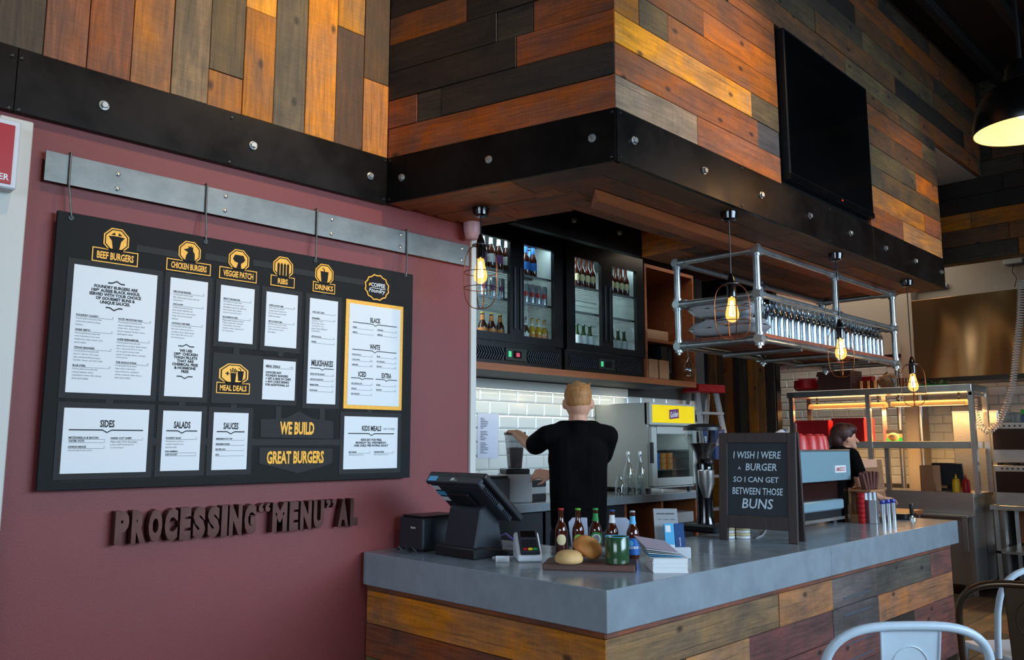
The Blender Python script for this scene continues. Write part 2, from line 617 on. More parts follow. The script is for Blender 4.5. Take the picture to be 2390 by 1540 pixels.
# vertical boards above the beam
wul = slab('wall_upper_left', -4.2, BW + .4, WY + .02, WY + .12, ZS + .12, ZCEIL, mat=M_BEAM)
fu = Face((0, WY + .02, 0), (1, 0, 0), (0, 0, 1))
bx = [ony(p, q, WY).x for p, q in ((99, 138), (201, 168), (303, 197), (397, 224), (483, 249), (563.5, 272), (635.5, 292), (710, 314), (780, 334), (845, 353), (904, 370))]
bx = [bx[0] - .52, bx[0] - .345, bx[0] - .17] + bx
zz = lambda px, py: ony(px, py, WY).z
cols = [[(9, 'B')], [(9, 'R')], [(9, 'D')], [(9, (160, 96, 62))], [(9, (150, 86, 50))], [(9, (176, 112, 56))], [(9, 'T')],
        [(zz(520, 170), 'O'), (9, 'V')], [(zz(600, 25), (190, 118, 44)), (9, 'Y')], [(9, (98, 84, 62))], [(9, (206, 130, 50))],
        [(zz(820, 72), 'B'), (9, (178, 122, 56))], [(zz(880, 192), (196, 124, 58)), (9, (92, 66, 42))]]
for i, cc in enumerate(cols):
    v = ZT
    for ze, t in cc:
        ze = min(ze, 4.6)
        fu.plank(wul, bx[i], bx[i + 1], v, ze, t, along='v')
        v = ze
    fu.plank(wul, bx[i], bx[i + 1], v, ZCEIL, random.choice(['B', 'O', 'D']), along='v')

# ---------------------------------------------------------------- hanging bulkhead
wb = MB()
wb.prism([(BX + .026, BY + .02), (5.06, BY + .02), (5.06, .75), (BX + .45, .75), (BW + .3, WY + .01), (BW + .026, WY + .01)], ZT - .02, ZCEIL)
bulk = struct(wb.build('wall_bulkhead', M_BEAM))
fb = Face((0, BY + .02, 0), (1, 0, 0), (0, 0, 1))
X = lambda px, py=300: ony(px, py, BY).x
xt0, xt1, zt1 = 2.10, 3.49, 4.155        # television opening
H = .163
# rows left of the opening (up from the beam)
rowsL = [(.169, [(X(1628, 300), 'W'), (None, (164, 92, 52))]),
         (.163, [(X(1769, 310), (142, 82, 50)), (None, 'S')]),
         (.160, [(X(1751, 190), (226, 150, 66)), (None, 'V')]),
         (.163, [(X(1490, 0), 'O'), (X(1557, 20), 'V'), (None, (168, 96, 42))]),
         (.163, [(X(1640, 0), 'R'), (None, (172, 98, 46))]),
         (.163, [(X(1610, 0), 'B'), (None, 'R')]),
         (zt1 - ZT - .981, [(X(1700, 0), 'D'), (None, 'R')])]
vtop = fb.rows(bulk, BX, xt0, ZT, rowsL)
rowsR = [(.165, [(X(2110, 560), (136, 76, 44)), (None, 'L')]),
         (.163, [(X(2159, 520), (190, 116, 50)), (None, (170, 92, 48))]),
         (.160, [(X(2060, 480), 'V'), (None, (112, 82, 50))]),
         (.163, [(X(2136, 400), 'V'), (None, (186, 104, 46))]),
         (.163, [(X(2085, 300), 'B'), (None, 'B')]),
         (.163, [(X(2150, 300), 'R'), (None, 'V')]),
         (zt1 - ZT - .977, [(X(2100, 300), 'B'), (None, 'D')])]
fb.rows(bulk, xt1, 5.06, ZT, rowsR)
fb.fill(bulk, BX, 6.42, vtop, ZCEIL, H, ['B', 'B', 'D', 'R', 'G', 'V'], 1.0, 2.2)
# upper run carries on past the lower bulkhead
slab('wall_upper_run', 5.06, 6.42, BY + .025, .75, 4.165, ZCEIL, mat=pbr('shaded_white_paint', lin(140, 122, 110), .7))  # white run; its shade is put into the darker colour
# left raking face of the bulkhead
ul = Vector((BX - BW, BY - WY, 0))
LL = ul.length
fl = Face((BW, WY, 0), ul, (0, 0, 1))
fl.o = fl.o - fl.n * .02


def uL(px, py):
    d = ray(px, py)
    n = fl.n
    t = (Vector((BW, WY, 0)) - CAM).dot(n) / d.dot(n)
    return ((CAM + d * t) - Vector((BW, WY, 0))).dot(fl.u)


fl.rows(bulk, 0, LL, ZT, [(.172, [(None, (166, 86, 46))]),
                          (.166, [(uL(974, 240), (160, 84, 48)), (uL(1030, 220), 'D'), (None, 'G')]),
                          (.168, [(uL(1205, 90), 'G'), (None, (156, 80, 42))]),
                          (.166, [(uL(1160, 20), 'G'), (uL(1245, 20), 'D'), (None, (140, 76, 44))]),
                          (.166, [(uL(1090, 0), 'R'), (None, 'G')]),
                          (.166, [(uL(1190, 0), 'G'), (None, 'B')]),
                          (.166, [(uL(1300, 0), 'D'), (None, 'G')])])
fl.fill(bulk, 0, LL, ZT + 1.17, ZCEIL, H, ['G', 'B', 'D'], .5, 1.2)


# ---------------------------------------------------------------- steel beams with bolts
def beam(name, face, u0, u1, v0, v1, bolts, screws, seams=(), off=0.0):
    cuts = [u0] + list(seams) + [u1]
    root = None
    for a, b in zip(cuts, cuts[1:]):
        mb = MB()
        mb.M = Matrix(((face.u.x, face.v.x, face.n.x, face.o.x), (face.u.y, face.v.y, face.n.y, face.o.y), (face.u.z, face.v.z, face.n.z, face.o.z), (0, 0, 0, 1)))
        mb.box(a + .0008, b - .0008, v0, v1, -.03, .024 + off)
        o = mb.build(name if root is None else 'beam_plate', M_BEAM, parent=root, bevel=.0015)
        if root is None: root = struct(o)
    for (u, v) in bolts:
        mb = MB()
        mb.lathe([(.0001, .03), (.021, .03), (.021, .033)], 16)
        mb.lathe([(.0165, .033), (.0165, .045), (.013, .0475), (.0001, .0475)], 6)
        mb.build('bolt', M_BOLT, root, smooth=.6).matrix_local = bmat(face, u, v, off - .006)
    for (u, v) in screws:
        MB().lathe([(.009, .022), (.009, .026), (.006, .029), (.0001, .029)], 10).build('screw', M_SCREW, root, smooth=.6).matrix_local = bmat(face, u, v, off)
    return root


def bmat(face, u, v, d):
    p = face.o + face.u * u + face.v * v + face.n * d
    a = random.uniform(0, 1)
    X_, Y_ = face.u * math.cos(a) + face.v * math.sin(a), face.v * math.cos(a) - face.u * math.sin(a)
    return Matrix(((X_.x, Y_.x, face.n.x, p.x), (X_.y, Y_.y, face.n.y, p.y), (X_.z, Y_.z, face.n.z, p.z), (0, 0, 0, 1)))


bl = [(lambda p: (p.x, p.z))(ony(a, b, WY)) for a, b in ((242, 247), (590, 340), (863, 411))]
sl = [(lambda p: (p.x, p.z))(ony(a, b, WY)) for a, b in ((28, 130), (50, 137), (20, 252), (43, 257), (540, 275), (534, 378), (898, 376), (895, 466))]
beam('trim_3', fu, -4.2, BW - .001, ZS - .005, ZT, bl + [(-2.6, 2.96)], sl, seams=[ony(37, 190, WY).x])
zb = .5 * (ZS + ZT)
bl = [(uL(939, 415), zb), (uL(1142, 371), zb), (uL(1383, 321), zb)]
sl = [(uL(911, 376), ZT - .02), (uL(909, 466), ZS + .02), (uL(1429, 258), ZT - .02), (uL(1427, 365), ZS + .02)]
beam('trim_4', fl, .001, LL - .001, ZS, ZT, bl, sl)
bl = [(X(a, b), zb) for a, b in ((1478, 326), (1642, 397), (1775, 454), (1888, 502), (1983, 544), (2065, 578), (2135, 607), (2195, 635))]
sl = [(X(a, b), (ZT - .02) if k % 2 == 0 else ZS + .02) for k, (a, b) in enumerate(((1446, 260), (1446, 363), (1730, 390), (1730, 478), (1935, 480), (1935, 563)))]
beam('trim_5', fb, BX + .001, 5.06, ZS, ZT, bl, sl, seams=[X(1937, 520), X(2038, 560)])

# ---------------------------------------------------------------- soffit (underside of the bulkhead)
fs_ = Face((0, 0, ZS + .02), (1, 0, 0), (0, -1, 0))
sof = struct(MB().prism([(BX + .01, BY + .03), (5.05, BY + .03), (5.05, 1.38), (2.2, 1.38), (2.2, .92), (.96, .92), (.86, 1.6), (BW + .03, WY)], ZS + .02, ZS + .06).build('ceiling_soffit', M_BEAM))
for k in range(4):
    y0 = BY + .02 + k * .168
    xs = BX + .35 * k * .12
    x = xs
    while x < 5.05:
        e = min(x + random.uniform(.9, 1.9), 5.05)
        fs_.plank(sof, x, e, -(y0 + .168), -y0, random.choice([(120, 70, 40), (104, 62, 40), (96, 64, 44), (134, 80, 46)]))
        x = e
for k in range(3):
    y0 = .92 + k * .155
    x = 2.2
    while x < 5.05:
        e = min(x + random.uniform(.7, 1.5), 5.05)
        fs_.plank(sof, x, e, -(y0 + .155), -y0, random.choice([(110, 66, 40), (130, 76, 44), (92, 60, 42)]))
        x = e
# raking left arm: boards follow the bulkhead face
fa = Face((BW, WY, ZS + .019), ul, Vector((0, 0, 1)).cross(ul) * -1)
if fa.n.z > 0: fa = Face((BW, WY, ZS + .019), ul, Vector((0, 0, 1)).cross(ul))
sg = 1 if (Vector((.86, 1.6, 0)) - Vector((BW, WY, 0))).dot(fa.v) > 0 else -1
for k in range(4):
    a, b = .01 + k * .165, .01 + (k + 1) * .165
    v0, v1 = (a, b) if sg > 0 else (-b, -a)
    u1 = LL - .02 - (k * .18)
    u0 = .02 + .04 * k
    md = u0 + (u1 - u0) * random.uniform(.35, .7)
    fa.plank(sof, u0, md, v0, v1, random.choice([(116, 64, 38), (130, 72, 40)]))
    fa.plank(sof, md, u1, v0, v1, random.choice([(96, 60, 42), (120, 70, 42)]))
# raised trim strip along the soffit
st = MB()
st.add([(.70, .593, ZS - .004), (5.0, .593, ZS - .004), (5.0, .66, ZS - .032), (.80, .66, ZS - .032), (.88, .77, ZS - .032), (5.0, .77, ZS - .032), (.88, .77, ZS - .001), (5.0, .77, ZS - .001)],
       [(0, 1, 2, 3), (3, 2, 5, 4), (4, 5, 7, 6), (0, 3, 4, 6), (1, 7, 5, 2), (0, 6, 7, 1)])
M_STRIP = pbr('soffit_strip_timber', lin(150, 84, 46), .5, noise=(6, .25, (.3, 6, 6)))
struct(st.build('trim_6', M_STRIP))
# light well behind: steel back beam, timber cheek, dark lid
fv = Face((0, 1.40, 0), (1, 0, 0), (0, 0, 1))
bl = [(ony(a, b, 1.38).x, ony(a, b, 1.38).z) for a, b in ((1338, 514), (1444, 543))]
beam('trim_7', fv, .88, 2.2, ZS, ZS + .36, bl, [])
fc = Face((2.21, 0, 0), (0, -1, 0), (0, 0, 1))
ck = struct(MB().box(2.21, 2.24, .93, 1.40, ZS, 3.25).build('wall_cheek', M_BEAM))
for k in range(2):
    fc.plank(ck, -1.395, -.93, ZS + k * .17, ZS + (k + 1) * .17, (176, 104, 48))
slab('ceiling_well', .62, 5.05, .76, 2.64, 3.22, 3.26, mat=M_CEIL)

# ---------------------------------------------------------------- back bar wall with tiles
YB = 2.60
wbk = slab('wall_back', .80, 4.95, YB, YB + .1, 0, 3.3, mat=M_GROUT)
tb = MB()
tw, tz, tt = .205, .103, .009
tb.add([(-tw / 2, 0, -tz / 2), (tw / 2, 0, -tz / 2), (tw / 2, 0, tz / 2), (-tw / 2, 0, tz / 2),
        (-tw / 2, -.003, -tz / 2), (tw / 2, -.003, -tz / 2), (tw / 2, -.003, tz / 2), (-tw / 2, -.003, tz / 2),
        (-tw / 2 + .012, -tt, -tz / 2 + .012), (tw / 2 - .012, -tt, -tz / 2 + .012), (tw / 2 - .012, -tt, tz / 2 - .012), (-tw / 2 + .012, -tt, tz / 2 - .012)],
       [(0, 1, 2, 3)] + [(i, (i + 1) % 4, 4 + (i + 1) % 4, 4 + i) for i in range(4)] + [(4 + i, 4 + (i + 1) % 4, 8 + (i + 1) % 4, 8 + i) for i in range(4)] + [(8, 9, 10, 11)])
tile_me = tb.mesh('tile'); tile_me.materials.append(M_TILE)


def tiles(parent, o, u, n_u, z0, n_z, half=None):
    u = Vector(u)
    nrm = u.cross(Vector((0, 0, 1)))
    for j in range(n_z):
        for i in range(n_u):
            t = bpy.data.objects.new('tile', tile_me)
            COL.objects.link(t)
            t.parent = parent
            p = Vector(o) + u * ((i + .5 + (.5 if j % 2 else 0)) * .2075) + Vector((0, 0, z0 + (j + .5) * .1055))
            t.matrix_local = Matrix(((u.x, -nrm.x, 0, p.x), (u.y, -nrm.y, 0, p.y), (0, 0, 1, p.z), (0, 0, 0, 1)))


tiles(wbk, (.80, YB, 0), (1, 0, 0), 19, 1.09, 8)
for j in range(8):
    if j % 2: pass
# wall past the back bar end (return toward the kitchen)
# planked partition beyond the bar
part_ = slab('wall_partition', 6.32, 6.42, 2.5, 3.6, 0, 3.3, mat=M_BEAM)
fp = Face((6.32, 0, 0), (0, -1, 0), (0, 0, 1))
pw = [.07, .12, .11, .10, .12, .09, .10, .12, .10, .12]
y = -3.56
for i, q in enumerate(pw):
    fp.plank(part_, y, y + q, .0, 3.2, [(150, 92, 52), 'D', 'O', 'B', (150, 86, 40), 'G', 'D', (168, 104, 44), (130, 84, 44), 'G'][i], along='v')
    y += q
# kitchen end wall with tiles and header
wk = slab('wall_kitchen', 8.25, 8.35, -3, 6, 0, 3.7, mat=M_GROUT)
tiles(wk, (8.25, 4.15, 0), (0, -1, 0), 19, 1.0, 15)
slab('wall_kitchen_upper', 8.15, 8.25, -3, 6, 2.62, 4.2, mat=M_WPAINT)
slab('ceiling_kitchen', 5.06, 8.3, .30, 6, 4.158, 4.20, mat=M_WPAINT)
hd = slab('wall_header', 6.45, 6.6, -5, 6, 3.32, ZCEIL, mat=M_BEAM)
fh = Face((6.45, 0, 0), (0, -1, 0), (0, 0, 1))
hz = 3.32
for k, t in enumerate([('D', 'O'), ('B', (150, 92, 46)), ((196, 122, 50), (170, 104, 46)), ('G', 'B'), ('G', 'G'), ('D', 'G'), ('G', 'B'), ('G', 'G'), ('B', 'G'), ('G', 'G'), ('G', 'D')]):
    ym = random.uniform(-.6, .2)
    fh.plank(hd, -1.6, ym, hz, hz + .166, t[0])
    fh.plank(hd, ym, 2.6, hz, hz + .166, t[1])
    hz += .166
# ================================================================ left wall: steel rail, hooks, menu board, fabricated letters
YF = WY - .02          # front plane of the menu board
YR = WY                # front plane of the steel rail


def mp(px, py, y=YF):
    p = ony(px, py, y)
    return p.x, p.z


# --- steel rail with rivets
xa, za = mp(104, 388, YR)
xb, zb_ = mp(1094, 596, YR)
rail = thing('steel_rail', 'long raw steel flat bar riveted to the maroon wall above the menu board', 'metal bar', ((xa + xb) / 2, WY, 2.632))
MB().box(-(xb - xa) / 2, (xb - xa) / 2, -.004, .004, -.064, .064).build('plate', M_RAW, rail, bevel=.001)
for px, py in ((275, 407), (273, 441), (526, 459), (524, 492), (774, 513), (772, 546), (934, 548), (933, 577), (1078, 580), (1077, 607)):
    p = ony(px, py, YR)
    o = MB().lathe([(.0001, .004), (.0105, .004), (.0105, .006), (.006, .0095), (.0001, .0105)], 14).build('rivet', M_BOLT, rail, smooth=.7)
    o.location = (p.x - rail.location.x, 0, p.z - 2.632)
    o.rotation_euler = (math.pi / 2, 0, 0)
for sx in (-1, 1):
    MB().cyl((sx * 1.0, .004, 0), (sx * 1.0, .03, 0), .012).build('standoff', M_SCREW, rail)

# --- menu board
x0, z1 = mp(135, 497)
x1, z0 = mp(951, 1120)
x1 = mp(960, 900)[0]
x0, z0, z1 = mp(112, 800)[0], 1.315, 2.449
MXC = (x0 + x1) / 2
menu = thing('menu_board', 'large black hanging menu board with white price cards and gold badges', 'menu board', (MXC, YF, z0))
board = MB().box(x0 - MXC, x1 - MXC, 0, .022, 0, z1 - z0).build('board_panel', M_BLACK, menu, bevel=.001)


def loc(px, py):
    x, z = mp(px, py)
    return x - MXC, z - z0


def flat(mb, poly, y=0.0, th=.002):
    """polygon in board (x, z) coordinates, extruded toward the room"""
    M0 = mb.M
    mb.M = M0 @ Matrix(((1, 0, 0, 0), (0, 0, -1, y), (0, 1, 0, 0), (0, 0, 0, 1)))
    mb.prism(poly, 0, th)
    mb.M = M0
    return mb


def rect(mb, a, b, c, d, y=0.0, th=.002):
    return flat(mb, [(a, c), (b, c), (b, d), (a, d)], y, th)


def words(mb, body, x, z, y, **kw):
    vs, fs = textgeo(body, **kw)
    M0 = mb.M
    mb.M = M0 @ Matrix(((1, 0, 0, x), (0, 0, -1, y), (0, 1, 0, z), (0, 0, 0, 1)))
    mb.add(vs, fs)
    mb.M = M0


def vee(mb, xc, z, w, y, dirn=-1, amp=.006, th=.0026, flat_w=None):
    """thin rule with a small chevron in the middle"""
    a = .012 if flat_w is None else flat_w
    pts = [(-w / 2, 0), (-a, 0), (0, dirn * amp), (a, 0), (w / 2, 0)]
    up = [(xc + p, z + q + th / 2) for p, q in pts]
    dn = [(xc + p, z + q - th / 2) for p, q in reversed(pts)]
    for i in range(4):
        flat(mb, [dn[4 - i], dn[3 - i], up[i + 1], up[i]], y, .0004)


CARDS = {}


def card(key, tl, br, name='menu_card', frame=.024, frame_mat=None, lab=None):
    a, d = loc(*tl)
    b, c = loc(*br)
    o = bpy.data.objects.new(name, MB_rect(a, b, c, d))
    o.data.materials.append(M_CARD)
    COL.objects.link(o)
    o.parent = menu
    fr = MB()
    rect(fr, a - frame, b + frame, c - frame, d + frame, 0, .003)
    fr.build('card_frame', frame_mat or M_DKGREY, menu)
    if lab: o['label'] = lab
    CARDS[key] = (o, a, b, c, d)
    return o


def MB_rect(a, b, c, d):
    mb = MB()
    rect(mb, a, b, c, d, -.003, .002)
    return mb.mesh('menu_card')


class Lay:
    """lays print out on one card in fractions of its width / height"""

    def __init__(s, key):
        s.o, s.a, s.b, s.c, s.d = CARDS[key]
        s.w, s.h = s.b - s.a, s.d - s.c
        s.ink = MB()
        s.y = -.0054

    def P(s, u, v):
        return s.a + u * s.w, s.d - v * s.h

    def t(s, body, u, v, **kw):
        x, z = s.P(u, v)
        words(s.ink, body, x, z, s.y, **kw)

    def rule(s, u0, u1, v, th=.0012):
        x0_, z_ = s.P(u0, v)
        rect(s.ink, x0_, s.P(u1, v)[0], z_ - th / 2, z_ + th / 2, s.y, .0004)

    def vee(s, u, v, wf, **kw):
        x, z = s.P(u, v)
        vee(s.ink, x, z, wf * s.w, s.y, **kw)

    def item(s, u0, u1, v, title, price, desc=(), th=.0082, dh=.0068, lead=.0125, sx=.95):
        x0_, z_ = s.P(u0, v)
        x1_ = s.P(u1, v)[0]
        words(s.ink, title, x0_, z_, s.y, h=th, align='LEFT', bold=.04, sx=sx)
        if price: words(s.ink, price, x1_, z_, s.y, h=th * .8, align='RIGHT', sx=.7)
        rect(s.ink, x0_, x1_, z_ - th * .5 - .0028, z_ - th * .5 - .0017, s.y, .0004)
        zz_ = z_ - th * .5 - .0105
        for line in desc:
            wmax = (x1_ - x0_)
            vs, fs = textgeo(line, h=dh * 1.25, align='LEFT', sx=.82, res=1)
            if vs:
                ww = max(p[0] for p in vs)
                k = min(1, wmax * 1.02 / ww)
                M0 = s.ink.M
                s.ink.M = M0 @ Matrix(((k, 0, 0, x0_), (0, 0, -1, s.y), (0, 1, 0, zz_), (0, 0, 0, 1)))
                s.ink.add(vs, fs)
                s.ink.M = M0
            zz_ -= lead

    def head(s, body, u, v, wf, h, rule_w=.82, gap=.03):
        s.t(body, u, v, h=h, w=wf * s.w, bold=.035)

    def done(s):
        s.ink.build('lettering', M_INK, s.o)


card('beef', (173, 616), (350, 923))
card('chick', (397.6, 647), (471, 927.6))
card('veg', (515, 664.5), (588, 803.6))
card('ribs', (621.4, 680), (690, 813.6))
card('drink', (722.6, 695), (781, 944))
card('coffee', (815, 706.8), (929.5, 949), frame=.02, frame_mat=M_GOLD)
card('sides', (149.5, 951), (339, 1101))
card('salad', (380.5, 958), (463, 1097))
card('sauce', (498.5, 962), (573.5, 1095))
card('kids', (803, 971), (925, 1092))
# meal-deal panel with its own card
a, d = loc(497.5, 822)
b, c = loc(690, 947)
mb = MB(); rect(mb, a, b, c, d, 0, .003); mb.build('card_frame', M_DKGREY, menu)
o = card('meal', (614, 838.6), (686, 935), frame=.002)
# charcoal connecting bars between the frames
for (p, q, w_) in (((255, 930), (250, 952), .03), ((425, 932), (422, 955), .03), ((545, 945), (543, 962), .03), ((650, 950), (648, 975), .03), ((752, 947), (750, 980), .03),
                   ((862, 955), (860, 972), .03), ((552, 805), (551, 825), .03), ((655, 815), (654, 830), .03), ((262, 600), (262, 622), .03), ((440, 632), (440, 650), .03), ((553, 655), (553, 668), .03), ((660, 668), (659, 684), .03), ((755, 682), (754, 698), .03)):
    x_, zt_ = loc(*p)
    zb2 = loc(*q)[1]
    rect(MB(), x_ - w_ / 2, x_ + w_ / 2, min(zb2, zt_) - .004, max(zb2, zt_) + .004, 0, .0025).build('connector_bar', M_DKGREY, menu)
for (p, q) in (((318, 578), (420, 596)), ((478, 598), (530, 607)), ((590, 612), (640, 622)), ((680, 632), (738, 640)), ((780, 648), (850, 660)), ((345, 1030), (380, 1030)), ((470, 1030), (498, 1030)), ((580, 1031), (800, 1033))):
    x_, z_ = loc(*p); x2, z2_ = loc(*q)
    zc_ = (z_ + z2_) / 2
    rect(MB(), x_, x2, zc_ - .015, zc_ + .015, 0, .0022).build('connector_bar', M_DKGREY, menu)
# rope-like dashes around frames (printed)
mb = MB()
for k, (o, a, b, c, d) in CARDS.items():
    if k in ('meal',): continue
    n = int((d - c) / .012)
    for i in range(n):
        z_ = c + (i + .5) * (d - c) / n
        flat(mb, [(b + .026, z_ - .004), (b + .034, z_ + .002), (b + .034, z_ + .006), (b + .026, z_)], -.0008, .0006)
    n = int((b - a) / .012)
    for i in range(n):
        x_ = a + (i + .5) * (b - a) / n
        flat(mb, [(x_ - .004, c - .034), (x_, c - .034), (x_ + .006, c - .026), (x_ + .002, c - .026)], -.0008, .0006)
o = mb.build('stitch_pattern', M_DKGREY, menu)
o['kind'] = 'stuff'

# ---- print
L = Lay('beef')
L.vee(.5, .115, .2, dirn=1, amp=.01, th=.006, flat_w=.018)
L.t('FOUNDRY BURGERS ARE\n100% AUSSIE BLACK ANGUS,\nSERVED WITH YOUR CHOICE\nOF GOURMET BUNS &\nUNIQUE SAUCES.', .5, .215, h=.155 * L.h, w=.62 * L.w, bold=.05, line=.95)
L.vee(.49, .315, .2, dirn=-1, amp=.01, th=.006, flat_w=.018)
g = 'Foundry grilled meat patty'
L.item(.06, .49, .395, 'FOUNDRY CLASSIC', '10', [g + ', thick', 'tomato slices, aioli and iceberg', 'lettuce'])
L.item(.06, .49, .51, "SWISS' SMITH", '14', [g + ' with', 'sweet caramelised onions, juicy', 'mushrooms, Swiss cheese, aioli', 'and rocket'])
L.item(.06, .49, .65, 'TEXAN MADNESS', '14', [g + ' with', 'spicy hot Chipotles chili, tomato', 'salsa, smoked barbecue sauce,', 'Cheddar cheese, aioli and rocket'])
L.item(.06, .49, .79, 'BLUE STEEL', '14', [g + ' with', 'roasted walnuts, sweet', 'caramelised onions, blue cheese,', 'aioli and rocket'])
L.item(.55, .95, .395, 'ROCKY MOUNTAIN HIGH', '14', [g + ' with', 'sweet caramelised onions, thick', 'tomato slices, crispy smoked', 'bacon, matured Cheddar cheese,', 'aioli and rocket'], sx=.82)
L.item(.55, .95, .56, 'AUSSIE BEERENBERGER', '15', [g + ' with', 'sweet beetroot slices, thick tomato', 'slices, crispy smoked bacon, sunny', "side up egg, Beerenberg's relish,", 'matured Cheddar cheese, aioli and', 'mesclun greens'], sx=.82)
L.item(.55, .95, .745, 'THE ANGUS STEAK', '18', ['Foundry grilled Aussie Black', 'Angus minute steak burger', 'topped with bacon, caramelised', 'onions, tomatoes, Swiss cheese,', 'aioli and rocket'])
L.done()
L = Lay('chick')
f = 'Foundry grilled chicken thigh'
L.item(.09, .91, .115, 'HEN HOUSE BURGER', '10', [f, 'fillet, thick tomato slices, aioli and', 'iceberg lettuce'], sx=.8)
L.item(.09, .91, .225, 'JAMAICAN JERK', '12', ['Caribbean seasoned, Foundry', 'grilled chicken thigh fillet with', 'thick tomato slices, sweet tropical', 'mango salsa, aioli and iceberg', 'lettuce'], sx=.8)
L.item(.09, .91, .385, 'AVOCADO AND BRIE', '14', [f, 'fillet with creamy avocado slices,', 'cucumber slices, thick tomato', 'slices, buttery Brie cheese, aioli', 'and mesclun greens'], sx=.8)
L.vee(.5, .575, .42, dirn=1, amp=.009, th=.005, flat_w=.016)
L.t('WE USE\n100% CHICKEN\nTHIGH FILLETS\nTHAT ARE\nCHEMICAL FREE\n& HORMONE\nFREE', .5, .7, h=.2 * L.h, w=.68 * L.w, bold=.05, line=.95)
L.vee(.5, .83, .42, dirn=-1, amp=.009, th=.005, flat_w=.016)
L.done()
L = Lay('veg')
L.item(.09, .91, .235, 'MIGHTY MUSHROOM', '12', ['Field mushroom burger made', 'with delicately hand picked beech', 'Australian mushrooms, wild rata', 'thick tomato slices, sweet', 'beetroot, aioli and rocket'], sx=.8)
L.item(.09, .91, .56, "BLACKSMITH'S WIFE", '12', ['Made with beetroot from', 'Virginia, earthy spices, mint rata,', 'roasted walnuts, topped with', 'cucumber, tomato, capsicum, aioli', 'and iceberg lettuce'], sx=.8)
L.done()
L = Lay('ribs')
L.item(.09, .91, .245, 'SWEET & STICKY RIBS', '26', ['Slow cooked to perfection,', 'marinated with Foundry spices,', 'flavoured with earthy Southern', 'barbecue sauce'], sx=.75)
L.item(.09, .91, .54, 'SPICY & TANGY RIBS', '26', ['Marinated with sixteen Foundry', 'spices, slow cooked to perfection', 'with fiery barbecue special', 'hot sauce'], sx=.75)
L.done()
L = Lay('drink')
L.item(.09, .91, .13, 'COKE / DIET / ZERO', '4', sx=.75)
L.item(.09, .91, .19, 'BUNDABERG', '5.5', ['Ginger Beer / Passion', 'Blood Orange / Guava /', 'Creaming Soda / Cola /', 'Lemon Lime & Bitters /', 'Passionfruit'], sx=.75)
L.item(.09, .91, .365, 'LIPTON ICE TEA', '4.5', sx=.75)
L.item(.09, .91, .415, 'WATER', '3', sx=.75)
L.head('MILKSHAKES', .5, .615, .76, .031)
L.vee(.5, .665, .82, amp=.008, th=.004, flat_w=.014)
for i, (q, p) in enumerate((('PEANUT BUTTER CRUNCH', '6.5'), ('DEATH BY CHOCOLATE', '6.5'), ('BERRIES DREAM', '6.5'), ('ROCKY ROAD', '6.5'))):
    L.item(.09, .91, .72 + i * .051, q, p, sx=.66)
L.done()
L = Lay('coffee')
L.head('BLACK', .5, .145, .2, .028)
L.vee(.5, .185, .86, amp=.009, th=.004, flat_w=.016)
L.head('WHITE', .5, .415, .2, .028)
L.vee(.5, .455, .86, amp=.009, th=.004, flat_w=.016)
L.head('ICED', .27, .695, .15, .028)
L.vee(.27, .735, .42, amp=.008, th=.004, flat_w=.014)
L.head('EXTRA', .74, .695, .19, .028)
L.vee(.74, .735, .42, amp=.008, th=.004, flat_w=.014)
for u0, u1, v, q, p in ((.07, .46, .235, 'ESPRESSO', '3'), (.54, .93, .235, 'LONG BLACK', '3.5'), (.07, .46, .285, 'RISTRETTO', '3'), (.54, .93, .285, 'AMERICANO', '4'),
                        (.07, .46, .505, 'MACCHIATO, PICCOLO', '3.5'), (.54, .93, .505, 'MOCHA', '4/4.5'), (.07, .46, .555, 'LATTE, FLAT WHITE', '3.5/4.5'), (.54, .93, .555, 'HOT CHOCOLATE', '4.5'),
                        (.07, .46, .605, 'CAPPUCCINO', '3.5/4.5'), (.54, .93, .605, 'CHAI LATTE', '4/4.5'),
                        (.07, .46, .79, 'ICED COFFEE OR LATTE', '5.5'), (.54, .93, .79, 'SOY MILK', '+.50'), (.07, .46, .84, 'AFFOGATO', '5.5'), (.54, .93, .84, 'EXTRA SHOT', '+.50'), (.07, .46, .89, 'ICED CHOCOLATE', '5.5')):
    L.item(u0, u1, v, q, p, th=.0078, sx=.62)
L.done()
L = Lay('meal')
L.item(.08, .92, .16, 'MEAL DEALS', '+ 6.5', th=.0125, sx=.85)
L.t('CHOOSE ANY\nFOUNDRY BURGERS\n+ GET A SIDE OF CHIPS\n+ ANY COKE DRINKS\nFOR ADDITIONAL 6.5', .08, .47, h=.37 * L.h, w=.78 * L.w, align='LEFT', bold=.045)
L.done()
